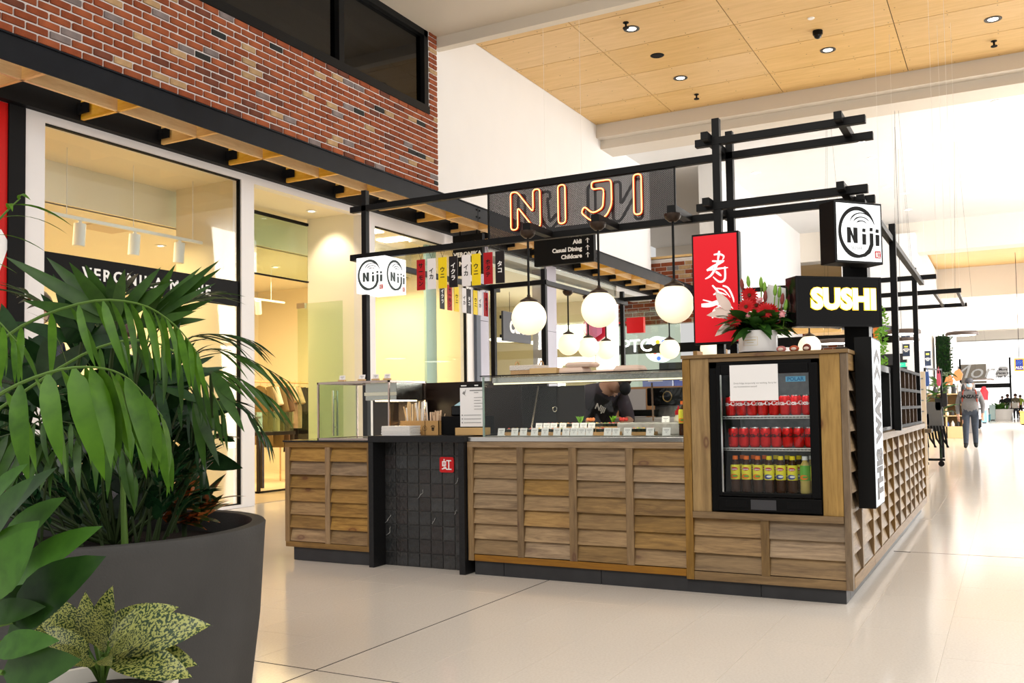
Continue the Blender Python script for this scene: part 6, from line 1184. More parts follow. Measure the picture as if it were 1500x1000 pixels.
mb = MB(); a = onY(1347, 544, 15.5); b = onY(1357, 640, 15.5); mb.box(a.x, 15.5, 0, b.x+.01, 15.56, a.z); t = single(mb, 'pale_board', M('pale_board', (.72, .60, .45), .6), 'tall pale board with small print behind the cubby shelf', 'board'); mb = MB()
for k in range(8): mb.box(b.x-.10, 15.495, a.z-.12-k*.17, b.x-.02, 15.499, a.z-.10-k*.17)
mb.build('print', INKG, t)
# leafy plants among the rack
t = thing('leafy_plant', 'green leafy plant behind the wheeled rack', 'plant', (-1.15, 19.0, .6)); lp = [leaf_mesh(.32, .07, .5, 5, LF[0]), leaf_mesh(.26, .06, .3, 5, LF[3])]
mb = MB(); mb.cyl((-1.15, 19, 0), (-1.15, 19, 1.0), .03, n=8); mb.build('stem', LF[2], t)
for k in range(60): a_ = rnd.uniform(0, 6.28); inst('leaf', rnd.choice(lp), t, (rnd.uniform(-.18, .14), 0, rnd.uniform(.1, 1.1)), orient((math.cos(a_), math.sin(a_), rnd.uniform(-.4, .9)), roll=rnd.uniform(-.6, .6)))
# ---- shelving with goods
SHW = M('shelf_pine', (.75, .55, .28), .5); t = thing('shelf_unit', 'pale timber shelf unit with small goods behind the walking man', 'shelf', (-1.6, 33, 0)); sx0, sx1 = -2.35, -1.22
for x in (sx0, -1.78, sx1): bx('side_panel', t, SHW, x-.02, 32.4, 0, x+.02, 33.4, 1.42, bevel=0)
bx('back', t, SHW, sx0, 33.38, 0, sx1, 33.42, 1.42, bevel=0); bx('kickboard', t, SHW, sx0, 32.4, 0, sx1, 32.45, .35, bevel=0)
for z in (.35, .70, 1.05, 1.40): bx('shelf_board', t, SHW, sx0, 32.4, z, sx1, 33.4, z+.03, bevel=0)
GOOD = [M('good_%d' % k, c, .5) for k, c in enumerate(((.8, .6, .05), (.6, .05, .05), (.85, .4, .4), (.05, .1, .3), (.8, .75, .7), (.05, .05, .05)))]
for k in range(14):
    x = sx0+.1+(k % 7)*.16; z = .38+(k//7)*.35; mb = MB(); mb.lathe([(0, 0), (.055, 0), (.06, .08), (.035, .13), (.02, .17), (0, .18)], (x, 32.6, z), 10); single(mb, 'small_vase', GOOD[k % 6], 'small %s vase on the %s shelf of the pale unit, %s from the left' % (('yellow', 'red', 'pink', 'navy', 'cream', 'black')[k % 6], ('lower', 'upper')[k//7], ('first', 'second', 'third', 'fourth', 'fifth', 'sixth', 'seventh')[k % 7]), 'vase', 'vases on the shelf unit', smooth=True)
for k in range(8):
    x = sx0+.1+k*.14; mb = MB(); hh = rnd.uniform(.2, .42); mb.lathe([(0, 0), (.06, 0), (.07, hh*.5), (.03, hh)], (x, 32.8, 1.43), 10); single(mb, 'tall_vase', GOOD[5 if k % 2 else 4], '%s tall vase on top of the shelf unit, %s from the left' % (('cream', 'black')[k % 2], ('first', 'second', 'third', 'fourth', 'fifth', 'sixth', 'seventh', 'eighth')[k]), 'vase', 'vases on top of the shelf unit', smooth=True)
OR_ = M('orange_decor', (.9, .28, .10), .5)
for i, (x, y, s_, l) in enumerate(((1403, 549, .30, 'orange angular shade at upper right of the shelf decor'), (1390, 558, .27, 'orange angular shade at lower left of the shelf decor'))):
    q = onY(x, y, 32.9); t = thing('origami_lamp', l, 'decor', (q.x, q.y, 1.43), 0, 'orange shades'); mb = MB(); mb.prism([(-s_*.5, -.05), (-s_*.3, .12), (s_*.2, .2), (s_*.5, .02), (s_*.35, -.16), (-s_*.2, -.2)], (q.x, 33.0, q.z), (1, 0, 0), (0, 0, 1), .2); mb.build('shade', OR_, t, bevel=.01); mb = MB(); mb.tube([(q.x, 32.9, q.z-.15), (q.x+.12, 32.9, q.z-.4), (q.x+.02, 32.9, 1.42)], .015, 6); mb.build('stalk', WHITE, t)
# ---- walking man
m0 = onZ(1423, 656, 0); GREY = M('hoodie_grey', (.16, .155, .155), .9, noise=.1, nscale=30); JEAN = M('jeans', (.045, .055, .075), .85, noise=.15, nscale=20); SHOE = M('shoe_black', (.012, .012, .012), .6)
J = {'pelvis': (0, 0, .92, (.17, .13)), 'belly': (0, -.03, 1.06, (.21, .18)), 'chest': (0, 0, 1.26, (.20, .15)), 'neckb': (0, .0, 1.41, .09), 'neck': (0, -.01, 1.46, .055), 'head0': (0, -.02, 1.53, .08), 'head1': (0, -.02, 1.62, .085),
     'hipL': (-.1, 0, .86, .11), 'kneeL': (-.105, -.10, .48, .08), 'ankL': (-.11, -.16, .09, .06), 'toeL': (-.12, -.32, .035, .042), 'hipR': (.1, 0, .86, .11), 'kneeR': (.10, .0, .47, .08), 'ankR': (.10, .12, .10, .06), 'toeR': (.11, -.04, .035, .042),
     'shL': (-.21, 0, 1.34, .085), 'elL': (-.28, .02, 1.06, .065), 'wrL': (-.27, -.1, .83, .04), 'shR': (.21, 0, 1.34, .085), 'elR': (.29, .03, 1.07, .065), 'wrR': (.28, -.1, .85, .04)}
E = [('pelvis', 'belly', 0), ('belly', 'chest', 0), ('chest', 'neckb', 0), ('neckb', 'neck', 0), ('neck', 'head0', 1), ('head0', 'head1', 1), ('pelvis', 'hipL', 2), ('hipL', 'kneeL', 2), ('kneeL', 'ankL', 2), ('ankL', 'toeL', 3), ('pelvis', 'hipR', 2), ('hipR', 'kneeR', 2), ('kneeR', 'ankR', 2), ('ankR', 'toeR', 3), ('chest', 'shL', 0), ('shL', 'elL', 0), ('elL', 'wrL', 0), ('chest', 'shR', 0), ('shR', 'elR', 0), ('elR', 'wrR', 0)]
hand(J, E, 'wrL', J['wrL'][:3], (.05, -.2, -1), (.5, -.8, 0), .3, 1, 1.1); hand(J, E, 'wrR', J['wrR'][:3], (-.05, -.2, -1), (-.5, -.8, 0), .3, 1, 1.1)
def mh(t):
    mb = MB(); mb.sphere((0, -.005, 1.665), .103, 16, 10, (.95, 1.05, .75)); mb.build('beanie', M('beanie_grey', (.10, .10, .11), .9), t, local=True, smooth=True); mb = MB(); mb.lathe([(.098, -.018), (.105, 0), (.098, .018)], (0, -.01, 1.648), 18); mb.build('beanie_brim', bpy.data.materials['beanie_grey'], t, local=True, smooth=True)
    mb = MB(); mb.sphere((0, -.085, 1.555), .062, 14, 8, (1.05, .5, .85)); mb.build('face_mask', M('mask_blue', (.45, .68, .82), .7), t, local=True, smooth=True)
    mb = MB()
    for e in (-.032, .032): mb.sphere((e, -.10, 1.612), .009, 8, 6)
    mb.build('eye', INK, t, local=True); mb = MB(); mb.sphere((0, -.107, 1.592), .013, 8, 6, (1, 1, 1.4))
    for e in (-.088, .088): mb.sphere((e, -.01, 1.59), .018, 8, 6, (.5, .9, 1.3))
    mb.build('nose_and_ears', SKIN, t, local=True, smooth=True)
    mb = MB(); mb.tube([(-.12, .08, 1.40), (-.05, .12, 1.48), (.05, .12, 1.48), (.12, .08, 1.40)], .04, 8); mb.build('hood', GREY, t, local=True, smooth=True)
    mb = MB(); mb.sphere((0, -.165, 1.24), .01, 6, 4); mb = MB(); mb.text('ANZAC', (0, -.222, 1.235), (1, 0, 0), (0, .25, 1), .115, .006, .002); mb.v = [Vector((v.x, v.y+.55*v.x*v.x*4, v.z)) for v in mb.v]; mb.build('hoodie_lettering', INK, t, local=True)
    for s_ in (-1, 1): mb = MB(); mb.tube([(s_*.13, .02, 1.44), (s_*.15, -.13, 1.36), (s_*.16, -.16, 1.2), (s_*.17, -.1, 1.05)], .018, 6); mb.build('backpack_strap', M('strap_red', (.28, .05, .03), .8) if s_ < 0 else bpy.data.materials['strap_red'], t, local=True)
    mb = MB(); mb.obox((0, .22, 1.22), (.3, .14, .42), 0); mb.build('backpack', M('pack_dark', (.06, .05, .05), .8), t, local=True, bevel=.03)
figure('person', 'man in grey lettered hoodie, beanie and blue mask walking this way', (m0.x, m0.y, 0), 0, J, E, [GREY, SKIN, JEAN, SHOE], None, mh)
# ---- far people
def far_person(px_, py_, label, top, bot, hairc, face_away=False):
    q = onZ(px_, py_, 0); J = {'pelvis': (0, 0, .92, (.15, .11)), 'chest': (0, 0, 1.27, (.17, .12)), 'neck': (0, 0, 1.46, .055), 'head0': (0, 0, 1.53, .08), 'head1': (0, 0, 1.62, .085), 'kneeL': (-.1, -.05, .48, .075), 'ankL': (-.1, .0, .08, .05), 'toeL': (-.1, -.14, .04, .04), 'kneeR': (.1, -.02, .48, .075), 'ankR': (.1, .06, .08, .05), 'toeR': (.1, -.08, .04, .04), 'shL': (-.19, 0, 1.36, .07), 'elL': (-.24, 0, 1.1, .05), 'wrL': (-.2, -.12, .9, .035), 'shR': (.19, 0, 1.36, .07), 'elR': (.24, 0, 1.1, .05), 'wrR': (.2, -.12, .9, .035)}
    E = [('pelvis', 'chest', 0), ('chest', 'neck', 0), ('neck', 'head0', 1), ('head0', 'head1', 1), ('pelvis', 'kneeL', 2), ('kneeL', 'ankL', 2), ('ankL', 'toeL', 2), ('pelvis', 'kneeR', 2), ('kneeR', 'ankR', 2), ('ankR', 'toeR', 2), ('chest', 'shL', 0), ('shL', 'elL', 0), ('elL', 'wrL', 1), ('chest', 'shR', 0), ('shR', 'elR', 0), ('elR', 'wrR', 1)]
    hand(J, E, 'wrL', J['wrL'][:3], (.1, -.2, -1), (.5, -.8, 0), .3, 1); hand(J, E, 'wrR', J['wrR'][:3], (-.1, -.2, -1), (-.5, -.8, 0), .3, 1)
    def hr(t): mb = MB(); mb.sphere((0, .02, 1.63), .11, 12, 8, (1, 1, 1.05)); mb.build('hair', hairc, t, local=True, smooth=True)
    figure('person', label, (q.x, q.y, 0), math.pi if face_away else 0, J, E, [top, SKIN, bot], None, hr)
BRN = M('dress_olive', (.12, .10, .06), .8)
far_person(1477, 613, 'long haired person in black top and pale trousers far down the walkway', M('top_black', (.02, .02, .02), .8), M('trouser_grey', (.35, .32, .3), .8), HAIR, True)
far_person(1488.5, 613.5, 'person in olive top carrying a pale bag at the right edge', BRN, M('trouser_black', (.02, .02, .025), .8), HAIR)
far_person(1469, 608, 'dark clothed person beyond the far planter', bpy.data.materials['top_black'], bpy.data.materials['trouser_black'], HAIR)
far_person(1495.5, 610, 'person in yellow green top at the far right edge', M('top_lime', (.35, .45, .05), .8), bpy.data.materials['trouser_black'], HAIR)
q = onZ(1488, 613.5, 0); mb = MB(); mb.box(q.x-.2, q.y-.3, .75, q.x+.14, q.y-.2, 1.12); t = single(mb, 'carry_bag', M('bag_pale', (.5, .46, .4), .7), 'pale carry bag held by the person in olive', 'bag')
m2 = MB(); m2.tube([(q.x-.1, q.y-.25, 1.12), (q.x-.03, q.y-.25, 1.25), (q.x+.04, q.y-.25, 1.12)], .012, 5); m2.build('handle', bpy.data.materials['bag_pale'], t)
# ---- far furniture
def far_box(px0, px1, py0, py1, D, mat, name, label, cat):
    a = onY(px0, py0, D); b = onY(px1, py1, D); t = thing(name, label, cat, ((a.x+b.x)/2, D, 0)); bx('body', t, mat, a.x, D, .05, b.x, D+.8, a.z-.04, bevel=.02); bx('top', t, mat, a.x-.03, D-.03, a.z-.04, b.x+.03, D+.83, a.z, bevel=.01); bx('foot', t, BLACKM, a.x+.05, D+.05, 0, b.x-.05, D+.7, .05, bevel=0); return t
TEAL = M('teal_box', (.16, .32, .42), .6)
far_box(1437, 1446, 601, 618, 57, TEAL, 'teal_cabinet', 'teal low cabinet beside the walking man', 'cabinet'); far_box(1446, 1451, 607, 616, 62, M('teal_dark', (.04, .16, .2), .6), 'teal_cabinet', 'darker small teal cabinet behind the first one', 'cabinet'); far_box(1431, 1437.5, 614, 627, 45, BLACKM, 'black_case', 'black wheeled case at the hand of the walking man', 'case'); far_box(1449, 1458, 593, 604, 66, M('grey_green', (.3, .38, .36), .6), 'grey_display', 'grey green display block in front of the far planter', 'display'); far_box(1494, 1502, 602, 621, 52, M('slat_orange', (.62, .28, .08), .5), 'orange_kiosk', 'orange slatted counter at the right edge', 'counter'); far_box(1437, 1447, 586, 601, 60, WHITE, 'white_stand', 'white display stand with red item far away', 'stand')
mb = MB(); a = onY(1439, 588, 60.3); mb.lathe([(0, 0), (.2, 0), (.24, .5), (.12, .72), (.08, .8)], (a.x+.1, 60.3, onY(1437, 586, 60).z), 12); single(mb, 'red_jacket', M('red_cloth', (.6, .03, .04), .8), 'red garment on the white far stand', 'garment')
q = onZ(1466, 614.5, 0); t = thing('far_planter', 'pale round planter with green shrub in the far walkway', 'planter', (q.x, q.y, 0)); mb = MB(); mb.lathe([(0, 0), (.62, 0), (.78, .7), (.7, .7), (.68, .6), (0, .6)], (0, 0, 0), 20); mb.build('pot', M('pot_pale', (.62, .58, .54), .7), t, local=True, smooth=True); lp2 = leaf_mesh(.6, .16, .3, 4, LF[3])
for k in range(50): a_ = rnd.uniform(0, 6.28); inst('leaf', lp2, t, (rnd.uniform(-.4, .4), rnd.uniform(-.3, .3), .6+rnd.random()*.2), orient((math.cos(a_), math.sin(a_), rnd.uniform(.2, 1.5))))
mb = MB(); a = onY(1405, 562, 38); b = onY(1430, 625, 38); mb.box(a.x, 38, 0, b.x, 38.2, a.z); single(mb, 'grey_partition', M('partition_grey', (.38, .36, .36), .6), 'tall grey partition behind the walking man', 'partition')
# ---- sign wall "More" and entrance glazing
D = 74
a = onY(1405, 534, D); b = onY(1480, 560, D); t = thing('far_sign_wall', 'beige header panel with large white cursive word at the far entrance', 'sign', ((a.x+b.x)/2, D, b.z))
bx('panel', t, M('taupe_panel', (.42, .37, .31), .6), a.x, D, b.z, b.x-1.5, D+.2, a.z, bevel=0)
V, F = text_geo('More', 1.65, .0, .01); mb = MB(); o_ = onY(1431, 553, D-.1); mb.add([o_+Vector((p.x*1.0+p.y*.28, -p.z, p.y*.85)) for p in V], F); mb.build('lettering', LETTER, t)
mb = MB(); a2 = onY(1462, 537, D-.2); b2 = onY(1477, 551, D-.2); mb.prism([(0, .1), (.1, 0), (b2.x-a2.x-.1, 0), (b2.x-a2.x, .1), (b2.x-a2.x, a2.z-b2.z-.1), (b2.x-a2.x-.1, a2.z-b2.z), (.1, a2.z-b2.z), (0, a2.z-b2.z-.1)], (a2.x, D-.2, b2.z), (1, 0, 0), (0, 0, 1), .04); cl = mb.build('side_plaque', PAPER, t)
mb = MB()
for k, s_ in enumerate(('More', 'places to', 'meet & eat')): mb.text(s_, ((a2.x+b2.x)/2, D-.25, a2.z-.28-k*.25), (1, 0, 0), (0, 0, 1), .24, .004, .004)
mb.build('plaque_print', INK, cl)
mb = MB(); c = onY(1430, 534, D-3); 
for x in (a.x, a.x+3.2, a.x+6.2): mb.box(x, D-.3, 0, x+.12, D-.2, a.z+.4)
mb.box(a.x-.5, D-.3, b.z-.35, b.x, D-.1, b.z-.05); mb.box(a.x-.3, D-.3, b.z-1.9, b.x+1, D-.2, b.z-1.8); struct(mb, 'window_8', BLACK, 'dark frames of the far glass entrance')
mb = MB(); mb.box(-12, 97, 0, 12, 97.3, 7); struct(mb, 'window_9', M('daylit_glazing', (1, 1, 1), .5, emit=.85, ecol=(1, 1, 1)), 'bright daylit glass end of the walkway')
# ---- ALDI sign
a = onY(1485.5, 525, 40); b = onY(1501, 543, 40); t = thing('store_sign', 'square blue supermarket sign with orange border hanging at right edge', 'sign', ((a.x+b.x)/2, 40, b.z))
mb = MB(); mb.box(a.x, 40, b.z, b.x, 40.1, a.z); mb.build('box', M('sign_orange', (.9, .42, .03), .5, emit=.5), t)
mb = MB(); e = .045; mb.box(a.x+e, 39.98, b.z+e, b.x-e, 40, a.z-e); mb.build('face', M('sign_blue', (.03, .05, .32), .5, emit=.35), t)
mb = MB(); mb.text('ALDI', ((a.x+b.x)/2, 39.97, b.z+.09), (1, 0, 0), (0, 0, 1), .13, .006, .003); mb.build('lettering', LETTER, t)
mb = MB()
for k in range(4): mb.bar(((a.x+b.x)/2-.13+k*.045, 39.97, b.z+.25), ((a.x+b.x)/2-.04+k*.05, 39.97, b.z+.43-.02*k), .02, .004)
mb.build('emblem', M('emblem_blue', (.25, .65, .95), .5, emit=.4), t); mb = MB(); mb.cyl(((a.x+b.x)/2, 40.05, a.z), ((a.x+b.x)/2, 40.05, 6.9), .01, n=5); mb.build('wire', BLACKM, t)
# timber canopy seen under the sushi sign, mirrored run further away
t = thing('far_canopy', 'far pine canopy with black channel below the sushi sign', 'canopy', (-4.5, 28, 2.5)); mb = MB(); mb.bar((-5.6, 25, 3.55), (-3.2, 33, 3.55), .05, .3); mb.build('steel_channel', STEELBL, t)
for k in range(8): y = 24.5+k*1.1; x = -5.7+k*.33; mb = MB(); mb.box(x-1.4, y-.03, 3.32, x, y+.03, 3.52); mb.build('batten', PINE, t)
# ================================================================== FOREGROUND PLANTER AND PLANTS
PC = Vector((-2.963, 2.233, 0)); PR, PZ = .611, .70
CONC = M('pot_concrete', (.062, .060, .058), .75, noise=.2, nscale=3, bump=.15, bscale=120)
pl = thing('round_planter', 'large dark grey concrete planter in the left foreground', 'planter', PC)
mb = MB(); mb.lathe([(0, 0), (PR*.86, 0), (PR*.90, .02), (PR*.965, .35), (PR*.995, .66), (PR, PZ-.006), (PR-.004, PZ), (PR-.05, PZ), (PR-.056, PZ-.006), (PR-.06, PZ-.09)], PC, 72); mb.build('pot', CONC, pl, smooth=True)
mb = MB(); mb.lathe([(PR-.058, PZ-.085), (0, PZ-.075)], PC, 40); mb.build('soil', M('soil', (.012, .009, .007), .95, bump=1, bscale=60), pl)
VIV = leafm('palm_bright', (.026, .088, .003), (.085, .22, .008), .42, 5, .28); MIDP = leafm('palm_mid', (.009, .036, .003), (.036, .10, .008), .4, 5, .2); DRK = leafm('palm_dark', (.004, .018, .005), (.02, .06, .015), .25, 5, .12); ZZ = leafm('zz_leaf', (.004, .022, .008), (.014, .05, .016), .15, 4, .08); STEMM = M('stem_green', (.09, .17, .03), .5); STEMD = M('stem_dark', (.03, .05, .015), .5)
def lfm(L, W, curl, mat, n=7, fold=.12): return leaf_mesh(L, W, curl, n, mat, fold)
LV = {}
def lget(mat, asp, curl):
    k = (mat.name, asp, curl)
    if k not in LV: LV[k] = lfm(1, asp, curl, mat)
    return LV[k]
def bez(pts, n):
    out = []; P = [Vector(p) for p in pts]; m_ = len(P)-1
    for i in range(n+1):
        t = i/n*m_; k = min(int(t), m_-1); f = t-k; p0 = P[max(k-1, 0)]; p1 = P[k]; p2 = P[k+1]; p3 = P[min(k+2, m_)]
        out.append(.5*((2*p1)+(-p0+p2)*f+(2*p0-5*p1+4*p2-p3)*f*f+(-p0+3*p1-3*p2+p3)*f**3))
    return out
def frond(parent, pts, n, L0, asp, mat, droop=.8, curl=.35, start=.25, r=.006, stem=STEMM, fwd=.5, name='frond'):
    N_ = n+1; c = bez(pts, 40); org = root(parent).location
    mb = MB(); mb.tube(c[::2], [r*(1-.75*i/20) for i in range(21)], 6); fo = mb.build(name, stem, parent, smooth=True)
    for i in range(n):
        t = start+(1-start)*(i+.5)/n; k = min(int(t*40), 39); p = c[k]; tg = (c[min(k+1, 40)]-c[max(k-1, 0)]).normalized(); side = tg.cross(Vector((0, 0, 1))).normalized()*(1 if i % 2 else -1)
        L = L0*(.55+.6*math.sin(math.pi*min(1, .15+.8*(i/n))))*rnd.uniform(.88, 1.1); d = (tg*fwd+side*.55+Vector((0, 0, -droop+rnd.uniform(-.12, .12)))).normalized()
        s_ = inst('leaflet', lget(mat, asp, curl), fo, p-org, orient(d, tg.cross(side) if False else Vector((0, 0, 1))+side*.4, rnd.uniform(-.5, .5)), (L, L, L))
    return fo
A = lambda x, y, d: atD(x, y, d)
# ---- bright feather palm
p1 = thing('feather_palm', 'bright green feather palm arching over the planter rim', 'plant', (PC.x-.1, PC.y-.1, .62))
frond(p1, [A(-140, 640, 2.9), A(0, 499, 2.75), A(115, 445, 2.7), A(200, 444, 2.72), A(255, 475, 2.78), A(292, 520, 2.8)], 24, .19, .115, VIV, 1.3, .30, .15, .006)
frond(p1, [A(-160, 700, 2.5), A(-20, 590, 2.35), A(70, 546, 2.3), A(140, 538, 2.32), A(190, 556, 2.38), A(238, 610, 2.45)], 18, .235, .21, VIV, 1.6, .25, .15, .006)
frond(p1, [A(-60, 640, 3.1), A(120, 520, 3.0), A(220, 500, 3.0), A(290, 545, 3.0), A(330, 610, 3.0)], 18, .17, .11, MIDP, 1.2, .4, .25)
frond(p1, [A(-120, 480, 2.6), A(-50, 380, 2.6), A(0, 320, 2.6), A(30, 290, 2.6)], 8, .16, .10, VIV, .2, .5, .3)
frond(p1, [A(-150, 560, 2.5), A(-90, 470, 2.5), A(-30, 450, 2.5), A(25, 500, 2.5)], 12, .16, .12, VIV, 1.0, .4, .3)
frond(p1, [A(150, 790, 3.0), A(110, 700, 2.9), A(60, 640, 2.85), A(0, 640, 2.8), A(-50, 680, 2.8)], 16, .18, .14, MIDP, 1.1, .3, .4, .005, STEMD)
frond(p1, [A(160, 790, 3.1), A(150, 690, 3.0), A(170, 610, 2.95), A(215, 600, 2.9), A(250, 660, 2.9)], 14, .20, .16, VIV, 1.2, .3, .4, .005, STEMD)
frond(p1, [A(60, 800, 2.95), A(70, 700, 2.9), A(110, 640, 2.85), A(170, 650, 2.8), A(200, 700, 2.8)], 16, .16, .13, MIDP, 1.0, .35, .3, .005, STEMD)
frond(p1, [A(30, 800, 2.95), A(20, 690, 2.9), A(50, 620, 2.85), A(110, 620, 2.8)], 14, .16, .13, MIDP, 1.0, .35, .3, .005, STEMD)
for xx in (183,):
    mb = MB(); mb.tube([A(xx, 802, 3.0), A(xx-3, 720, 3.0), A(xx+2, 640, 3.0)], [.012, .009, .007], 8); mb.build('stem', STEMM, p1, smooth=True)
# ---- dark feather palm reaching to the right
p2 = thing('feather_palm', 'dark feather palm with long fronds pointing towards the shop entry', 'plant', (PC.x+.1, PC.y+.1, .62))
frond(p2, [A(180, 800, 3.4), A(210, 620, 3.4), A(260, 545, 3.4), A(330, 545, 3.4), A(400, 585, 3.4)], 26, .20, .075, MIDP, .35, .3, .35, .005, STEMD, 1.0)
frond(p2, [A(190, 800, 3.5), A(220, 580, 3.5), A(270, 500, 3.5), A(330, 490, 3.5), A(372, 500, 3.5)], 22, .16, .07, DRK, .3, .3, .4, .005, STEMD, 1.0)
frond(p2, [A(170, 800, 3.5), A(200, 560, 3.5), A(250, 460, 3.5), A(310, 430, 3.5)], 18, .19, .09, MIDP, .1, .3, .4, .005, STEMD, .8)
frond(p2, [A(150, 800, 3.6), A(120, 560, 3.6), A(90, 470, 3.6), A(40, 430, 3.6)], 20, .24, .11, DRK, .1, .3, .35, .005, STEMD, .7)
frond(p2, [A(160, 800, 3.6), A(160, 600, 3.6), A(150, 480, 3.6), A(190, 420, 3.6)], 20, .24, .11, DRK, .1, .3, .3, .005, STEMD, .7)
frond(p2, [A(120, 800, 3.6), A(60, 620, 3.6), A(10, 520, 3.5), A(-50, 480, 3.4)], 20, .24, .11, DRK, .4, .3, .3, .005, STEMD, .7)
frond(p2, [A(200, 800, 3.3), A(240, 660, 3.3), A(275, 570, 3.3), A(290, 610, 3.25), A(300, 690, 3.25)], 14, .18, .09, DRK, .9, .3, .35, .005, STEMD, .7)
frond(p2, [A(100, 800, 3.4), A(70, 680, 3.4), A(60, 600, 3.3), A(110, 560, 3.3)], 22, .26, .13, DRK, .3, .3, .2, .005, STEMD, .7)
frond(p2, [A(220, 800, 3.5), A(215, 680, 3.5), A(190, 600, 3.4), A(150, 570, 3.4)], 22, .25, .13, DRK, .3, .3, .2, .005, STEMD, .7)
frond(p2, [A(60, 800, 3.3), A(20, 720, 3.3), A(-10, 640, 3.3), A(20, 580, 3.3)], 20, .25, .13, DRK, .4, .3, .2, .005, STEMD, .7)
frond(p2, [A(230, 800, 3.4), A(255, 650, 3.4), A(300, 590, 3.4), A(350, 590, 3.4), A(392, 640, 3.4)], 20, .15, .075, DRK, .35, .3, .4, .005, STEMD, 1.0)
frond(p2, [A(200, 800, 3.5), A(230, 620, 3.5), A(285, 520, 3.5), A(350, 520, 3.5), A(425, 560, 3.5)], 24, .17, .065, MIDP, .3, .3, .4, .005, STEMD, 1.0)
# ---- fan palm: broad upright blades
p3 = thing('fan_palm', 'fan palm with broad upright ribbed blades at the top of the planter', 'plant', (PC.x, PC.y+.1, .62))
def fan(cx, cy, D, dirs, mat, W=.035):
    c = A(cx, cy, D); mb = MB(); mb.tube(bez([A(170, 800, 3.45), A(cx-15, (cy+800)/2, 3.4), c], 10), .007, 6); st = mb.build('stalk', STEMD, p3, smooth=True)
    for (x, y) in dirs:
        e = A(x, y, D-.05+rnd.uniform(-.1, .05)); d = e-c; L = d.length; inst('blade', lget(mat, round(W/.3, 2), .06), st, c-p3.location, orient(d, (-_f.x+rnd.uniform(-.3, .3), -_f.y, .2), rnd.uniform(-.3, .3)), (L, .3, L))
fan(170, 470, 3.2, ((100, 385), (125, 388), (66, 375), (160, 400), (5, 372), (55, 400), (180, 395), (232, 390), (250, 412), (30, 440)), MIDP, .05)
fan(205, 478, 3.25, ((292, 388), (322, 392), (312, 412), (255, 388), (310, 438), (318, 380), (300, 466), (285, 455)), MIDP, .035)
fan(120, 500, 3.3, ((75, 400), (95, 400), (60, 430), (90, 480), (20, 470), (150, 420), (200, 500), (200, 460)), DRK, .05)
fan(230, 560, 3.3, ((312, 520), (300, 560), (310, 545), (285, 500), (262, 470), (330, 535), (300, 590), (250, 640)), DRK, .04)
fan(285, 585, 3.2, ((320, 680), (300, 690), (345, 600), (330, 640)), MIDP, .035)
fan(310, 545, 2.9, ((357, 632), (345, 590)), MIDP, .035)
fan(60, 560, 3.4, ((0, 480), (-30, 520), (20, 640), (110, 640), (80, 470), (130, 500)), DRK, .07)
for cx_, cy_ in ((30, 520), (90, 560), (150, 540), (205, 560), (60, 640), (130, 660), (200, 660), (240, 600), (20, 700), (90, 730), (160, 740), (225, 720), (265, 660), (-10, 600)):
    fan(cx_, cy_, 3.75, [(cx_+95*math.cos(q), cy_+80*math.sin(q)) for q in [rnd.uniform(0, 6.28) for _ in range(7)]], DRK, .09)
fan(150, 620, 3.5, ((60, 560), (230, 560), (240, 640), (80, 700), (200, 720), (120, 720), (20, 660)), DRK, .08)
# ---- ZZ plant and croton on the right of the planter
p4 = thing('zz_plant', 'glossy dark green plant with small leaves at the right of the planter', 'plant', (PC.x+.25, PC.y+.15, .62))
for (bx_, by_), (mx_, my_), (ex, ey), D in (((230, 790), (250, 700), (300, 640), 3.25), ((240, 790), (280, 700), (310, 660), 3.3), ((215, 795), (230, 720), (290, 690), 3.2), ((230, 790), (240, 690), (255, 610), 3.4), ((200, 795), (190, 720), (200, 650), 3.2), ((150, 800), (140, 740), (150, 690), 3.1), ((250, 780), (270, 740), (300, 720), 3.2), ((120, 800), (110, 740), (80, 700), 3.2), ((245, 785), (290, 660), (330, 640), 3.3), ((225, 790), (235, 740), (230, 660), 3.1), ((260, 780), (250, 720), (270, 650), 3.4), ((90, 800), (60, 750), (40, 710), 3.2)):
    frond(p4, [A(bx_, by_, D), A(mx_, my_, D), A(ex, ey, D)], 14, .085, .36, ZZ, .0, .25, .25, .006, STEMD, .7, 'stem')
p5 = thing('croton', 'low croton with orange and green blotched leaves by the planter rim', 'plant', (PC.x+.4, PC.y+.2, .62))
CROT = speck('croton_leaf', (.02, .05, .01), (.55, .14, .03), 26, .5, .58, .35)
cl_ = leaf_mesh(.17, .06, .3, 6, CROT)
for k in range(26):
    c = A(rnd.uniform(235, 300), rnd.uniform(735, 770), 3.45); a_ = rnd.uniform(-1.2, 1.6); inst('leaf', cl_, p5, c-p5.location, orient((math.cos(a_), .2*math.sin(a_)+rnd.uniform(-.3, .3), rnd.uniform(.1, 1.1))))
mb = MB(); mb.tube([A(270, 785, 3.45), A(270, 740, 3.45)], .01, 6); mb.build('stem', STEMD, p5)
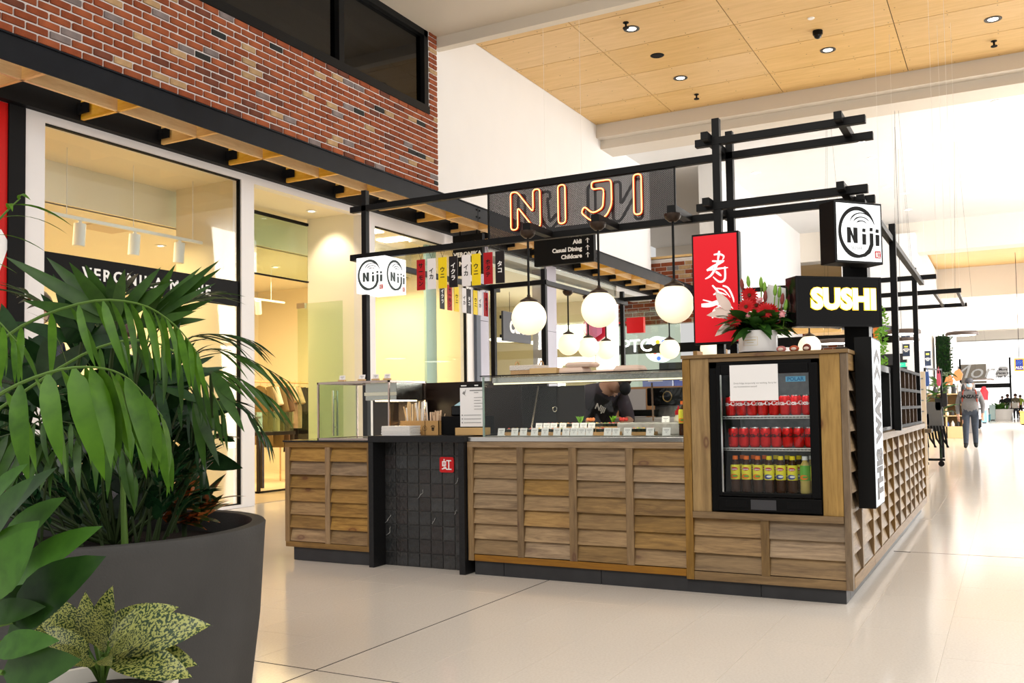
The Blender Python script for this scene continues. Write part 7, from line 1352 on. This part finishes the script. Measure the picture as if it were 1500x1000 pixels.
# ---- peace lily and spotted evergreen in front, in their own pots
def pot(t, c, r, hgt, mat):
    mb = MB(); mb.lathe([(0, 0), (r*.75, 0), (r*.97, hgt*.9), (r, hgt), (r*.9, hgt), (r*.88, hgt-.04)], c, 36); mb.build('pot', mat, t, smooth=True); mb = MB(); mb.lathe([(r*.89, hgt-.035), (0, hgt-.03)], c, 24); mb.build('soil', bpy.data.materials['soil'], t)
c6 = A(25, 985, 1.95); 
p6 = thing('peace_lily', 'peace lily with broad dark leaves in the bottom left corner', 'plant', (-2.02, 1.02, 0)); pot(p6, (-2.02, 1.02, 0), .19, .42, M('pot_white', (.7, .66, .6), .5))
PL = leafm('lily_leaf', (.007, .028, .005), (.028, .078, .012), .28, 6, .15); PLB = leafm('lily_bright', (.016, .058, .005), (.045, .135, .012), .32, 6, .2)
base = Vector((-2.02, 1.02, .42))
for (tx, ty, D, L, m_, W) in ((42, 800, 1.6, .3, PLB, .5), (35, 720, 1.7, .3, PL, .36), (140, 840, 1.75, .36, PL, .46), (83, 745, 2.0, .28, PLB, .40), (135, 787, 2.0, .28, PLB, .34), (46, 790, 1.7, .26, PLB, .62), (-10, 660, 1.75, .3, PLB, .4), (90, 905, 1.8, .25, PL, .3), (50, 925, 1.75, .28, PL, .34), (70, 975, 1.6, .22, PLB, .34), (100, 1010, 1.6, .28, PL, .45), (10, 860, 1.8, .3, PL, .42), (70, 700, 1.95, .3, PL, .3), (110, 870, 1.85, .3, PL, .34), (-20, 930, 1.7, .3, PL, .4), (30, 700, 2.0, .25, PLB, .3), (-40, 780, 1.8, .3, PL, .4)):
    tip = A(tx, ty, D); st = A(tx*.35-30, ty+(70 if tx > 30 else 40) if ty < 900 else ty-25, D+.08); d = tip-st; Lr = d.length
    mb = MB(); mb.tube(bez([base+Vector((rnd.uniform(-.06, .06), rnd.uniform(-.06, .06), -.03)), (base+st)/2+Vector((0, 0, .08)), st], 8), .005, 6); s_ = mb.build('stalk', STEMM, p6, smooth=True)
    inst('leaf', lget(m_, W, .22), s_, st-p6.location, orient(d+Vector((0, 0, .05)), (-_f.x, -_f.y, .5), rnd.uniform(-.3, .3)), (Lr, Lr, Lr))
p7 = thing('spotted_evergreen', 'variegated cream and green leafy plant in a white pot', 'plant', (-1.66, 1.43, 0)); bs = A(150, 985, 2.1); p7.location = (bs.x, bs.y, 0); pot(p7, (bs.x, bs.y, 0), .165, bs.z-.02, bpy.data.materials['pot_white'])
VAR = speck('variegated_leaf', (.36, .38, .10), (.010, .038, .006), 38, .475, .535, .4, (1, 1, 1)); base = Vector((bs.x, bs.y, bs.z-.03)); vl = [leaf_mesh(1, .42, .25, 8, VAR, .2, wavy=.06), leaf_mesh(1, .36, .1, 8, VAR, .2, wavy=.05)]
for (sx_, sy_), (tx, ty), D in (((120, 950), (45, 885), 2.1), ((125, 945), (85, 890), 2.05), ((140, 945), (115, 885), 2.05), ((145, 945), (160, 870), 2.1), ((160, 940), (243, 893), 2.05), ((165, 950), (287, 918), 2.0), ((160, 960), (272, 972), 2.0), ((165, 965), (266, 990), 1.95), ((130, 960), (60, 925), 2.0), ((140, 970), (95, 985), 1.95), ((150, 965), (160, 985), 1.9), ((130, 955), (25, 905), 2.1), ((150, 950), (200, 895), 2.15), ((150, 955), (140, 900), 1.98), ((160, 955), (215, 940), 1.95), ((120, 965), (70, 955), 1.95)):
    st = A(sx_, sy_, D+.02); tip = A(tx, ty, D-.05); d = tip-st; L = d.length*1.05; mb = MB(); mb.tube([base, (base+st)/2+Vector((0, 0, .01)), st], .005, 5); s_ = mb.build('stalk', STEMM, p7); inst('leaf', rnd.choice(vl), s_, st-p7.location, orient(d+Vector((0, 0, .02)), (.45, -.8, .75), rnd.uniform(-.25, .25)), (L, L, L))
bpy.context.view_layer.update()
